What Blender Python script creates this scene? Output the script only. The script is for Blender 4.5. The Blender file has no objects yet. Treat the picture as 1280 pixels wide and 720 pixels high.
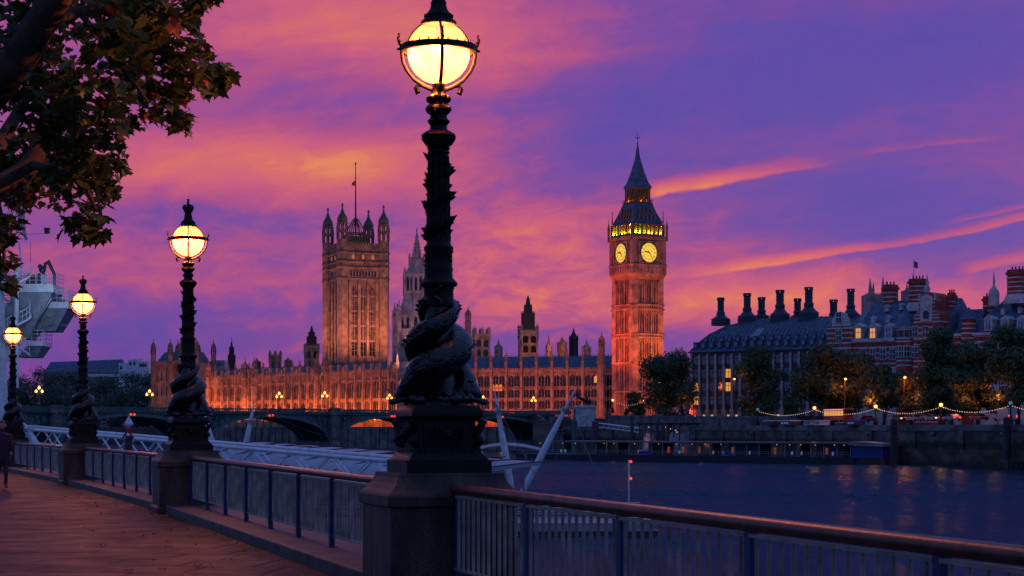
import bpy, bmesh, math, random
from mathutils import Vector, Matrix, noise as mnoise
R = math.radians
PI = math.pi
random.seed(7)
scene = bpy.context.scene
COL = scene.collection

# ------------------------------------------------------------------ camera
F = 1346.0          # picture scale: pixels per metre at depth K metres is F/1
K = 1.76
FK = F * K          # focal length in pixels of the 1280 px wide photograph
EYE = 1.58
HOR = 536.0
cam_d = bpy.data.cameras.new('Camera')
cam = bpy.data.objects.new('Camera', cam_d)
COL.objects.link(cam)
cam.location = (0, 0, EYE)
cam.rotation_euler = (R(90), 0, 0)
cam_d.sensor_width = 36.0
cam_d.lens = 36.0 * FK / 1280.0
cam_d.shift_y = (HOR - 360.0) / 1280.0
cam_d.clip_start = 0.1
cam_d.clip_end = 8000
scene.camera = cam

# ------------------------------------------------------------------ render / view
scene.render.engine = 'CYCLES'
scene.view_settings.view_transform = 'Standard'
scene.view_settings.look = 'None'
scene.view_settings.exposure = 0.0
scene.view_settings.gamma = 1.0
scene.cycles.use_denoising = True
try:
    scene.cycles.denoiser = 'OPENIMAGEDENOISE'
    scene.cycles.denoising_input_passes = 'RGB_ALBEDO_NORMAL'
except Exception:
    pass
scene.cycles.max_bounces = 5
scene.cycles.diffuse_bounces = 2
scene.cycles.glossy_bounces = 3
scene.cycles.transparent_max_bounces = 6
scene.cycles.sample_clamp_indirect = 3.0
scene.cycles.caustics_reflective = False
scene.cycles.caustics_refractive = False
scene.cycles.use_light_tree = True

# ------------------------------------------------------------------ world: dusk sky
SKY_SUN_EL, SKY_SUN_ROT = R(0.5), R(20)
world = bpy.data.worlds.new('World')
scene.world = world
world.use_nodes = True
wn = world.node_tree.nodes
wl = world.node_tree.links
wn.clear()


class NG:
    """tiny expression helper on a node tree"""
    def __init__(self, tree):
        self.n, self.l = tree.nodes, tree.links

    def put(self, sock, v):
        if isinstance(v, (int, float)):
            sock.default_value = v
        elif isinstance(v, (tuple, list)):
            sock.default_value = v if len(v) == len(sock.default_value) else (*v, 1.0)[:len(sock.default_value)]
        else:
            self.l.new(v, sock)

    def m(self, op, a, b=0.0, c=0.0):
        n = self.n.new('ShaderNodeMath')
        n.operation = op
        for i, v in enumerate((a, b, c)):
            self.put(n.inputs[i], v)
        return n.outputs[0]

    def add(self, a, b): return self.m('ADD', a, b)
    def sub(self, a, b): return self.m('SUBTRACT', a, b)
    def mul(self, a, b): return self.m('MULTIPLY', a, b)

    def smooth(self, v, a, b, lo=0.0, hi=1.0):
        n = self.n.new('ShaderNodeMapRange')
        n.interpolation_type = 'SMOOTHSTEP'
        self.put(n.inputs[0], v)
        for i, x in enumerate((a, b, lo, hi)):
            n.inputs[i + 1].default_value = x
        return n.outputs[0]

    def vec(self, x, y, z=0.0):
        n = self.n.new('ShaderNodeCombineXYZ')
        for i, v in enumerate((x, y, z)):
            self.put(n.inputs[i], v)
        return n.outputs[0]

    def noise(self, v, scale, detail=5, rough=.55, dist=0.0):
        n = self.n.new('ShaderNodeTexNoise')
        self.put(n.inputs['Vector'], v)
        n.inputs['Scale'].default_value = scale
        n.inputs['Detail'].default_value = detail
        n.inputs['Roughness'].default_value = rough
        n.inputs['Distortion'].default_value = dist
        return n.outputs[0]

    def mix(self, f, a, b, blend='MIX'):
        n = self.n.new('ShaderNodeMix')
        n.data_type = 'RGBA'
        n.blend_type = blend
        self.put(n.inputs[0], f)
        self.put(n.inputs[6], a)
        self.put(n.inputs[7], b)
        return n.outputs[2]

    def ramp(self, f, stops, interp='LINEAR'):
        n = self.n.new('ShaderNodeValToRGB')
        cr = n.color_ramp
        cr.interpolation = interp
        while len(cr.elements) < len(stops):
            cr.elements.new(0.5)
        for e, (p, c) in zip(cr.elements, stops):
            e.position = p
            e.color = (*c, 1.0)
        self.put(n.inputs[0], f)
        return n.outputs[0]


g = NG(world.node_tree)
tc = wn.new('ShaderNodeTexCoord')
sx = wn.new('ShaderNodeSeparateXYZ')
wl.new(tc.outputs['Generated'], sx.inputs[0])
dx, dy, dz = sx.outputs
ys = g.m('MAXIMUM', dy, 0.12)
u = g.mul(g.m('DIVIDE', dx, ys), K)          # tangent of the bearing from due north-east
v = g.mul(g.m('DIVIDE', dz, ys), K)          # tangent of the height above the horizon


def su(px): return (px - 640.0) / F
def sv(py): return (HOR - py) / F


warp = g.sub(g.noise(g.vec(g.mul(u, 2.2), g.mul(v, 5.0), 3.1), 1.6, 4), 0.5)
uu = g.add(u, g.mul(warp, 0.10))
vv = g.add(v, g.mul(warp, 0.045))
vt = g.add(vv, g.mul(uu, -0.10))       # cloud bands climb gently to the right
n_big = g.noise(g.vec(g.mul(uu, 3.0), g.mul(vt, 10.0), 1.7), 1.25, 5, .52, .25)
n_fine = g.noise(g.vec(g.mul(uu, 15.0), g.mul(vt, 34.0), 5.2), 1.5, 7, .62, .6)
n_streak = g.noise(g.vec(g.mul(uu, 5.0), g.mul(vt, 62.0), 8.4), 1.2, 4, .55, .2)


def blob(px, py, rx, ry, amp):
    a = g.mul(g.sub(uu, su(px)), F / rx)
    b = g.mul(g.sub(vv, sv(py)), F / ry)
    q = g.add(g.mul(a, a), g.mul(b, b))
    return g.mul(g.m('EXPONENT', g.mul(q, -1.0)), amp)


fac = g.add(0.50, g.mul(g.sub(n_big, 0.5), 0.46))
mott = g.add(0.30, g.add(g.mul(g.smooth(v, .08, .24, 1.0, 0.0), .22), blob(660, 340, 150, 110, .55)))
fac = g.add(fac, g.mul(g.sub(n_fine, 0.5), mott))
fac = g.add(fac, g.mul(g.sub(n_streak, 0.5), 0.16))
for b in [(440, 40, 260, 70, .28), (330, 205, 230, 42, .30), (480, 200, 90, 35, .12), (300, 330, 190, 50, .05),
          (690, 290, 130, 60, .22), (640, 390, 110, 40, .10), (560, 60, 120, 60, .10), (960, 375, 330, 32, .34), (1010, 330, 120, 14, .05),
          (1060, 90, 330, 130, -.27), (880, 70, 200, 110, -.12), (1110, 265, 170, 55, -.24), (730, 180, 90, 60, -.14), (230, 262, 230, 26, -.10),
          (170, 430, 240, 45, -.18), (880, 425, 200, 26, -.10), (420, 130, 120, 34, -.03), (1210, 40, 150, 80, -.14), (650, 440, 160, 26, -.12), (1180, 300, 160, 18, -.06)]:
    fac = g.add(fac, blob(*b))


def streak(p0, p1, w, amp, t0=0.12, t1=0.5, curve=0.0):
    """a lit cloud edge along a slanting line: sharp below, soft above"""
    (x0, y0), (x1, y1) = p0, p1
    u0, v0, u1, v1 = su(x0), sv(y0), su(x1), sv(y1)
    L = math.hypot(u1 - u0, v1 - v0)
    tx, ty = (u1 - u0) / L, (v1 - v0) / L
    a = g.sub(u, u0)
    b = g.sub(g.add(v, g.mul(warp, 0.018)), v0)
    t = g.m('DIVIDE', g.add(g.mul(a, tx), g.mul(b, ty)), L)
    d = g.mul(g.sub(g.mul(b, tx), g.mul(a, ty)), F / w)
    d = g.sub(d, g.mul(g.mul(t, g.sub(1.0, t)), curve))
    d = g.add(d, g.mul(g.sub(n_fine, 0.5), 1.1))
    lo = g.smooth(d, -0.55, 0.1)
    hi = g.smooth(d, 0.1, 3.2, 1.0, 0.0)
    e = g.mul(g.smooth(t, -0.02, t0), g.smooth(t, t1, 1.02, 1.0, 0.0))
    return g.mul(g.mul(g.mul(lo, hi), e), amp)


fac = g.add(fac, streak((795, 247), (1085, 196), 8, .52, .12, .35))
fac = g.add(fac, streak((820, 350), (1320, 272), 6, .37, .3, .9, -3.0))
fac = g.add(fac, streak((1160, 284), (1330, 255), 4, .26, .3, .9))
fac = g.add(fac, streak((1180, 346), (1330, 318), 7, .22, .3, .9))
fac = g.add(fac, streak((1050, 198), (1290, 165), 4, .14, .2, .6))
sky_col = g.ramp(fac, [(0.0, (.078, .058, .370)), (.25, (.112, .062, .360)), (.42, (.200, .063, .320)), (.56, (.400, .074, .240)),
                       (.72, (.58, .105, .190)), (.86, (.68, .150, .135)), (1.0, (.80, .27, .090))])
# dusk thickens towards the horizon, bluer towards the south bank end
low = g.smooth(v, 0.0, 0.13, 1.0, 0.0)
sky_col = g.mix(g.mul(low, 0.42), sky_col, (.175, .042, .235))
# overhead and behind the camera the sky has already gone dark blue
up = g.smooth(dz, 0.235, 0.34)
sky_col = g.mix(up, sky_col, (.070, .150, .540))
side = g.smooth(dy, 0.84, 0.955, 1.0, 0.0)
sky_col = g.mix(side, sky_col, (.085, .145, .400))
nis = wn.new('ShaderNodeTexSky')
nis.sky_type = 'NISHITA'
nis.sun_disc = False
nis.sun_elevation = SKY_SUN_EL
nis.sun_rotation = SKY_SUN_ROT
nis.air_density = 1.0
nis.ozone_density = 3.0
sky_col = g.mix(1.0, sky_col, g.mix(1.0, nis.outputs[0], (.012, .012, .016), 'MULTIPLY'), 'ADD')
below = g.smooth(dz, -0.02, 0.0)
sky_col = g.mix(below, (.02, .012, .03), sky_col)
bg = wn.new('ShaderNodeBackground')
bg.inputs['Strength'].default_value = 1.0
wl.new(sky_col, bg.inputs['Color'])
wo = wn.new('ShaderNodeOutputWorld')
wl.new(bg.outputs[0], wo.inputs[0])

# the last of the sun, just under the clouds behind the far bank
sun_d = bpy.data.lights.new('Sun', 'SUN')
sun_d.energy = 0.04
sun_d.angle = R(12)
sun_d.color = (1.0, .45, .40)
sun = bpy.data.objects.new('Sun', sun_d)
COL.objects.link(sun)
sun.rotation_euler = (R(-86), 0, R(-20))


# ------------------------------------------------------------------ geometry helpers
def W(px, py, Y):
    return Vector(((px - 640) * Y / F, Y * K, EYE + (HOR - py) * Y / F))


def XX(px, Y): return (px - 640) * Y / F
def ZZ(py, Y): return EYE + (HOR - py) * Y / F


class MB:
    def __init__(self):
        self.v, self.f, self.M = [], [], None

    def at(self, M=None):
        self.M = M
        return self

    def add(self, vs, fs):
        o = len(self.v)
        if self.M is not None:
            vs = [self.M @ Vector(p) for p in vs]
        self.v.extend([tuple(p) for p in vs])
        self.f.extend([[i + o for i in f] for f in fs])
        return self

    def box(self, x0, x1, y0, y1, z0, z1):
        vs = [(x0, y0, z0), (x1, y0, z0), (x1, y1, z0), (x0, y1, z0), (x0, y0, z1), (x1, y0, z1), (x1, y1, z1), (x0, y1, z1)]
        return self.add(vs, [(0, 3, 2, 1), (4, 5, 6, 7), (0, 1, 5, 4), (1, 2, 6, 5), (2, 3, 7, 6), (3, 0, 4, 7)])

    def cb(self, cx, cy, cz, sx, sy, sz):
        return self.box(cx - sx / 2, cx + sx / 2, cy - sy / 2, cy + sy / 2, cz - sz / 2, cz + sz / 2)

    def lathe(self, prof, n=12, cx=0, cy=0, rot=0.0, cap=True):
        vs, fs = [], []
        for r, z in prof:
            for k in range(n):
                a = rot + 2 * PI * k / n
                vs.append((cx + r * math.cos(a), cy + r * math.sin(a), z))
        for i in range(len(prof) - 1):
            for k in range(n):
                k2 = (k + 1) % n
                fs.append((i * n + k, i * n + k2, (i + 1) * n + k2, (i + 1) * n + k))
        if cap:
            fs.append(tuple(reversed(range(n))))
            fs.append(tuple(range((len(prof) - 1) * n, len(prof) * n)))
        return self.add(vs, fs)

    def square(self, prof, cx=0, cy=0, rot=0.0):
        """lathe of a square section; r is the half side"""
        return self.lathe([(r * math.sqrt(2), z) for r, z in prof], 4, cx, cy, rot + PI / 4)

    def tube(self, pts, rad, n=8, cap=True):
        pts = [Vector(p) for p in pts]
        if isinstance(rad, (int, float)):
            rad = [rad] * len(pts)
        vs, fs = [], []
        up = Vector((0, 0, 1))
        t0 = (pts[1] - pts[0]).normalized()
        if abs(t0.dot(up)) > .95:
            up = Vector((1, 0, 0))
        nrm = (up - t0 * up.dot(t0)).normalized()
        for i, p in enumerate(pts):
            if i == 0: t = pts[1] - pts[0]
            elif i == len(pts) - 1: t = pts[i] - pts[i - 1]
            else: t = pts[i + 1] - pts[i - 1]
            t.normalize()
            nrm = (nrm - t * nrm.dot(t)).normalized()
            b = t.cross(nrm)
            for k in range(n):
                a = 2 * PI * k / n
                vs.append(p + (nrm * math.cos(a) + b * math.sin(a)) * rad[i])
        for i in range(len(pts) - 1):
            for k in range(n):
                k2 = (k + 1) % n
                fs.append((i * n + k, i * n + k2, (i + 1) * n + k2, (i + 1) * n + k))
        if cap:
            fs.append(tuple(reversed(range(n))))
            fs.append(tuple(range((len(pts) - 1) * n, len(pts) * n)))
        return self.add(vs, fs)

    def sphere(self, c, r, nu=10, nv=7, sz=1.0):
        prof = []
        for i in range(nv + 1):
            a = -PI / 2 + PI * i / nv
            prof.append((max(r * math.cos(a), r * .02), c[2] + r * sz * math.sin(a)))
        return self.lathe(prof, nu, c[0], c[1])

    def poly(self, outline, y0, y1):
        """extrude an x-z outline (counter-clockwise seen from -y) from y0 to y1"""
        n = len(outline)
        vs = [(x, y0, z) for x, z in outline] + [(x, y1, z) for x, z in outline]
        fs = [tuple(range(n)), tuple(reversed(range(n, 2 * n)))]
        fs += [((i + 1) % n, i, i + n, (i + 1) % n + n) for i in range(n)]
        return self.add(vs, fs)

    def slab(self, outline, z0, z1):
        n = len(outline)
        vs = [(x, y, z0) for x, y in outline] + [(x, y, z1) for x, y in outline]
        fs = [tuple(reversed(range(n))), tuple(range(n, 2 * n))]
        fs += [(i, (i + 1) % n, (i + 1) % n + n, i + n) for i in range(n)]
        return self.add(vs, fs)

    def loft(self, rings, cap=True):
        n = len(rings[0])
        vs = [p for r in rings for p in r]
        fs = []
        for i in range(len(rings) - 1):
            for k in range(n):
                k2 = (k + 1) % n
                fs.append((i * n + k, i * n + k2, (i + 1) * n + k2, (i + 1) * n + k))
        if cap:
            fs.append(tuple(reversed(range(n))))
            fs.append(tuple(range((len(rings) - 1) * n, len(rings) * n)))
        return self.add(vs, fs)

    def mesh(self, name):
        me = bpy.data.meshes.new(name)
        me.from_pydata(self.v, [], self.f)
        bm = bmesh.new()
        bm.from_mesh(me)
        bmesh.ops.recalc_face_normals(bm, faces=bm.faces)
        bm.to_mesh(me)
        bm.free()
        return me

    def build(self, name, mat, parent=None, smooth=False, bevel=0.0, keep=False):
        me = self.mesh(name) if not keep else self.raw(name)
        me.materials.append(mat)
        if smooth:
            me.polygons.foreach_set('use_smooth', [True] * len(me.polygons))
            if smooth != 'all':
                try:
                    me.set_sharp_from_angle(angle=R(40))
                except Exception:
                    pass
        o = bpy.data.objects.new(name, me)
        COL.objects.link(o)
        if parent is not None:
            o.parent = parent
        if bevel:
            b = o.modifiers.new('Bevel', 'BEVEL')
            b.width = bevel
            b.segments = 2
            b.limit_method = 'ANGLE'
        return o

    def raw(self, name):
        me = bpy.data.meshes.new(name)
        me.from_pydata(self.v, [], self.f)
        return me


def thing(name, label, cat, loc=(0, 0, 0), rotz=0.0, group=None):
    o = bpy.data.objects.new(name, None)
    o.empty_display_size = .2
    COL.objects.link(o)
    o.location = loc
    o.rotation_euler = (0, 0, rotz)
    return tag(o, label, cat, group)


def tag(o, label, cat, group=None, kind=None):
    o['label'] = label
    o['category'] = cat
    if group: o['group'] = group
    if kind: o['kind'] = kind
    return o


def struct(o, kind='structure'):
    o['kind'] = kind
    return o


def inst(src, parent, loc, rz=0.0, scale=None, name=None, mat=None):
    """another child that shares the mesh of SRC"""
    c = src.copy()
    if name: c.name = name
    COL.objects.link(c)
    c.parent = parent
    c.location = loc
    c.rotation_euler = (0, 0, rz)
    if scale: c.scale = scale
    if mat is not None:
        c.material_slots[0].link = 'OBJECT'
        c.material_slots[0].material = mat
    return c


def kids(o):
    return list(o.children)


def copy_tree(o, parent=None, label=None, loc=None, rz=None):
    c = o.copy()
    COL.objects.link(c)
    if parent is not None: c.parent = parent
    if label: c['label'] = label
    if loc is not None: c.location = loc
    if rz is not None: c.rotation_euler = (0, 0, rz)
    for ch in kids(o):
        if ch.type == 'LIGHT':
            d = ch.copy()
            COL.objects.link(d)
            d.parent = c
        else:
            copy_tree(ch, c)
    return c


def lamp(kind, name, loc, energy, color, parent=None, radius=.2, aim=None, spot=None, size=None, blend=.5):
    d = bpy.data.lights.new(name, kind)
    d.energy = energy
    d.color = color
    if kind in ('POINT', 'SPOT'): d.shadow_soft_size = radius
    if spot:
        d.spot_size = R(spot)
        d.spot_blend = blend
    if size:
        d.shape = 'RECTANGLE'
        d.size, d.size_y = size
    o = bpy.data.objects.new(name, d)
    COL.objects.link(o)
    o.location = loc
    if parent is not None: o.parent = parent
    if aim is not None:
        o.rotation_euler = (Vector(aim) - Vector(loc)).to_track_quat('-Z', 'Y').to_euler()
    return o


# ------------------------------------------------------------------ materials
def mat(name, col, rough=.6, var=.25, scale=2.0, col2=None, bump=0.0, bscale=None, metal=0.0, spec=.5, stretch=None, detail=4):
    m = bpy.data.materials.new(name)
    m.use_nodes = True
    n = m.node_tree.nodes
    bs = n['Principled BSDF']
    bs.inputs['Roughness'].default_value = rough
    bs.inputs['Metallic'].default_value = metal
    bs.inputs['Specular IOR Level'].default_value = spec
    q = NG(m.node_tree)
    t = n.new('ShaderNodeTexCoord')
    vec = t.outputs['Object']
    if stretch:
        mp = n.new('ShaderNodeMapping')
        mp.inputs['Scale'].default_value = stretch
        m.node_tree.links.new(vec, mp.inputs[0])
        vec = mp.outputs[0]
    f = q.noise(vec, scale, detail, .6)
    f = q.smooth(f, .3, .7)
    c2 = col2 or tuple(max(0, c * (1 - var * 1.6)) for c in col)
    c1 = tuple(min(1, c * (1 + var * .5)) for c in col)
    m.node_tree.links.new(q.mix(f, c2, c1), bs.inputs['Base Color'])
    if bump:
        b = n.new('ShaderNodeBump')
        b.inputs['Strength'].default_value = 1.0
        b.inputs['Distance'].default_value = bump
        m.node_tree.links.new(q.noise(vec, bscale or scale * 4, 5, .6), b.inputs['Height'])
        m.node_tree.links.new(b.outputs[0], bs.inputs['Normal'])
    return m


def emit(name, col, strength):
    m = bpy.data.materials.new(name)
    m.use_nodes = True
    bs = m.node_tree.nodes['Principled BSDF']
    bs.inputs['Base Color'].default_value = (.1, .08, .05, 1)
    bs.inputs['Emission Color'].default_value = (*col, 1)
    bs.inputs['Emission Strength'].default_value = strength
    return m


iron = mat('black_iron', (.0045, .0042, .005), .50, .4, 9, bump=.004, bscale=60, spec=.28)
def granite_mat():
    m = mat('granite', (.080, .055, .042), .62, .55, 2.2, bump=.004, bscale=120, detail=8, stretch=(1, 1, .45))
    q = NG(m.node_tree)
    n, l = m.node_tree.nodes, m.node_tree.links
    bs = n['Principled BSDF']
    t = n.new('ShaderNodeTexCoord')
    base = bs.inputs['Base Color'].links[0].from_socket
    sp = q.smooth(q.noise(t.outputs['Object'], 55, 3, .7), .35, .68, .55, 1.45)
    cc = n.new('ShaderNodeCombineColor')
    for i in range(3): q.put(cc.inputs[i], sp)
    l.new(q.mix(1.0, base, cc.outputs[0], 'MULTIPLY'), bs.inputs['Base Color'])
    return m


granite = granite_mat()
kerb_stone = mat('kerb_stone', (.080, .058, .046), .6, .4, 2.0, bump=.004, bscale=60)
navy_paint = mat('navy_paint', (.010, .032, .15), .4, .25, 7)
pale_paint = mat('pale_paint', (.44, .34, .28), .5, .35, 3)
rail_paint = mat('rail_paint', (.15, .045, .030), .42, .5, 9, col2=(.06, .018, .013), bump=.003, bscale=22, detail=8)
white_paint = mat('white_paint', (.78, .80, .84), .4, .15, 1.5)
grey_steel = mat('grey_steel', (.30, .33, .38), .4, .2, 1.5)
dark_steel = mat('dark_steel', (.03, .035, .05), .45, .3, 2)
lime = mat('limestone', (.36, .28, .20), .8, .35, .35, bump=.05, bscale=2.5, detail=6)
lime_dark = mat('weathered_limestone', (.25, .20, .165), .8, .35, .35, bump=.05, bscale=2.5, detail=6)
lime_grey = mat('grey_limestone', (.33, .32, .34), .8, .3, .3, bump=.03, bscale=2)
slate = mat('slate', (.085, .135, .225), .5, .35, .6, bump=.03, bscale=3, stretch=(1, 1, 3))
lead_roof = mat('iron_roof', (.085, .130, .205), .45, .35, .8)
scaff = mat('scaffold_sheet', (.022, .028, .042), .6, .3, 1.2, stretch=(1, 1, 4))
gilt = mat('gilded_iron', (.30, .17, .05), .4, .3, 2, metal=.4)
glass_dark = mat('dark_window_glass', (.012, .015, .028), .12, .3, 1.0, spec=.6)
bronze = mat('dark_bronze', (.012, .014, .018), .4, .3, 1.0)
brick_red = mat('red_brick', (.46, .080, .055), .8, .3, .8, bump=.02, bscale=5)
portland = mat('portland_stone', (.66, .62, .62), .75, .25, .7)
stone_wall = mat('river_wall_stone', (.20, .18, .17), .75, .45, .25, bump=.06, bscale=1.2, detail=7)
bridge_green = mat('bridge_green_paint', (.075, .17, .155), .5, .25, .7)
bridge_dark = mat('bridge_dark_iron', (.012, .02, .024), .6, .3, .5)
pier_stone = mat('bridge_pier_stone', (.22, .20, .19), .75, .35, .6)
bark = mat('plane_bark', (.13, .085, .060), .85, .5, 3.0, col2=(.05, .035, .027), bump=.012, bscale=14)
bark_far = mat('tree_bark', (.05, .038, .03), .9, .4, 1.0)


def scale_iron():
    m = mat('fish_scale_iron', (.005, .005, .007), .24, .4, 9, spec=.6)
    n, l = m.node_tree.nodes, m.node_tree.links
    t = n.new('ShaderNodeTexCoord')
    vo = n.new('ShaderNodeTexVoronoi')
    vo.inputs['Scale'].default_value = 26
    l.new(t.outputs['Object'], vo.inputs['Vector'])
    b = n.new('ShaderNodeBump')
    b.inputs['Strength'].default_value = 1.0
    b.inputs['Distance'].default_value = .007
    b.invert = True
    l.new(vo.outputs['Distance'], b.inputs['Height'])
    l.new(b.outputs[0], n['Principled BSDF'].inputs['Normal'])
    return m


fish_iron = scale_iron()
polished_iron = mat('polished_iron', (.005, .005, .007), .26, .4, 9, bump=.003, bscale=50, spec=.6)


def leaf_mat(name, ca, cb, cc=None, trans=.25):
    m = bpy.data.materials.new(name)
    m.use_nodes = True
    n, l = m.node_tree.nodes, m.node_tree.links
    bs = n['Principled BSDF']
    bs.inputs['Roughness'].default_value = .5
    q = NG(m.node_tree)
    geo = n.new('ShaderNodeNewGeometry')
    st = [(0.0, ca), (.6, cb)]
    if cc: st += [(.93, cb), (.97, cc)]
    l.new(q.ramp(geo.outputs['Random Per Island'], st), bs.inputs['Base Color'])
    tr = n.new('ShaderNodeBsdfTranslucent')
    l.new(q.ramp(geo.outputs['Random Per Island'], st), tr.inputs['Color'])
    mx = n.new('ShaderNodeMixShader')
    mx.inputs[0].default_value = trans
    l.new(bs.outputs[0], mx.inputs[1])
    l.new(tr.outputs[0], mx.inputs[2])
    l.new(mx.outputs[0], n['Material Output'].inputs[0])
    return m


leaf_near = leaf_mat('plane_leaves', (.040, .072, .016), (.085, .120, .028), (.30, .055, .02))
leaf_far = leaf_mat('embankment_leaves', (.035, .075, .030), (.075, .130, .045))
leaf_wood = leaf_mat('park_leaves', (.045, .085, .065), (.08, .12, .085))


def globe_mat():
    m = bpy.data.materials.new('lamp_globe_glass')
    m.use_nodes = True
    n, l = m.node_tree.nodes, m.node_tree.links
    bs = n['Principled BSDF']
    q = NG(m.node_tree)
    t = n.new('ShaderNodeTexCoord')
    s = n.new('ShaderNodeSeparateXYZ')
    l.new(t.outputs['Object'], s.inputs[0])
    ns = q.noise(t.outputs['Object'], 9, 6, .65)
    # the burner sits low in the globe: white hot behind the glass there, weaker in the upper half
    hot = q.m('EXPONENT', q.mul(q.add(q.m('POWER', q.m('MULTIPLY', q.add(s.outputs[2], .06), 7.0), 2.0), q.m('POWER', q.m('MULTIPLY', s.outputs[0], 4.5), 2.0)), -1.0))
    low_half = q.smooth(s.outputs[2], .02, .06, 1.0, 0.0)
    gg = q.add(q.add(.62, q.mul(low_half, .12)), q.mul(q.mul(q.sub(ns, .5), 1.0), low_half))
    gg = q.add(gg, q.mul(q.mul(hot, low_half), .6))
    lw = n.new('ShaderNodeLayerWeight')
    lw.inputs['Blend'].default_value = .5
    gg = q.mul(gg, q.sub(1.06, q.mul(q.m('POWER', lw.outputs['Facing'], 2.2), .55)))
    cc = n.new('ShaderNodeCombineColor')
    q.put(cc.inputs[0], q.add(5.2, q.mul(low_half, 3.2)))
    q.put(cc.inputs[1], gg)
    q.put(cc.inputs[2], q.mul(q.m('POWER', gg, 1.8), .62))
    bs.inputs['Base Color'].default_value = (.1, .07, .03, 1)
    l.new(cc.outputs[0], bs.inputs['Emission Color'])
    bs.inputs['Emission Strength'].default_value = 1.0
    bs.inputs['Roughness'].default_value = .2
    tr = n.new('ShaderNodeBsdfTransparent')
    tr.inputs[0].default_value = (1, .85, .6, 1)
    mx = n.new('ShaderNodeMixShader')
    mx.inputs[0].default_value = .18
    l.new(bs.outputs[0], mx.inputs[1])
    l.new(tr.outputs[0], mx.inputs[2])
    l.new(mx.outputs[0], n['Material Output'].inputs[0])
    return m


globe_glass = globe_mat()
far_globe = emit('far_lamp_globe', (1.0, .50, .10), 3.0)
orange_bulb = emit('orange_lamp', (1.0, .30, .05), 5.0)
white_bulb = emit('festoon_bulb', (1.0, .55, .36), 1.1)
red_bulb = emit('red_signal', (1.0, .03, .02), 3.0)
lit_yellow = emit('lit_window', (1.0, .42, .05), .75)
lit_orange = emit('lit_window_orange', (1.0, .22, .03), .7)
clock_glow = emit('clock_opal_glass', (1.0, .60, .07), 1.05)
cyan_lit = emit('lit_panel', (.25, .6, .9), .22)
# ================================================================== THE SETTING: water, promenade, far bank
WATER_Z = -5.5
KY_ = lambda pts: [Vector((x, y * K, 0)) for x, y in pts]
LAMPS = KY_([(-0.70, 10.27), (-6.18, 20.55), (-12.27, 30.8), (-19.05, 41.1)])
WALL = KY_([(9.7, -10.6), (4.75, -.05)]) + LAMPS + KY_([(-26.5, 51.2), (-34.6, 61.2), (-43.5, 71), (-53, 80.5), (-75, 98), (-160, 140), (-330, 190)])


def water_mat():
    m = bpy.data.materials.new('river_water')
    m.use_nodes = True
    n, l = m.node_tree.nodes, m.node_tree.links
    n.remove(n['Principled BSDF'])
    df = n.new('ShaderNodeBsdfDiffuse')
    df.inputs['Color'].default_value = (.012, .032, .052, 1)
    gs = n.new('ShaderNodeBsdfGlossy')
    gs.inputs['Color'].default_value = (.32, .48, .64, 1)
    gs.inputs['Roughness'].default_value = .20
    lw = n.new('ShaderNodeLayerWeight')
    lw.inputs['Blend'].default_value = .12
    mx = n.new('ShaderNodeMixShader')
    l.new(df.outputs[0], mx.inputs[1])
    l.new(gs.outputs[0], mx.inputs[2])
    l.new(mx.outputs[0], n['Material Output'].inputs[0])
    q = NG(m.node_tree)
    t = n.new('ShaderNodeTexCoord')
    b = n.new('ShaderNodeBump')
    b.inputs['Strength'].default_value = 1.0
    b.inputs['Distance'].default_value = .02
    l.new(q.noise(t.outputs['Object'], 1.6, 4, .6), b.inputs['Height'])
    l.new(b.outputs[0], gs.inputs['Normal'])
    # murky tidal water: a dull, weak mirror even at a low angle
    q.put(mx.inputs[0], q.add(.11, q.mul(lw.outputs['Fresnel'], .22)))
    return m


import numpy as np


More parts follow.
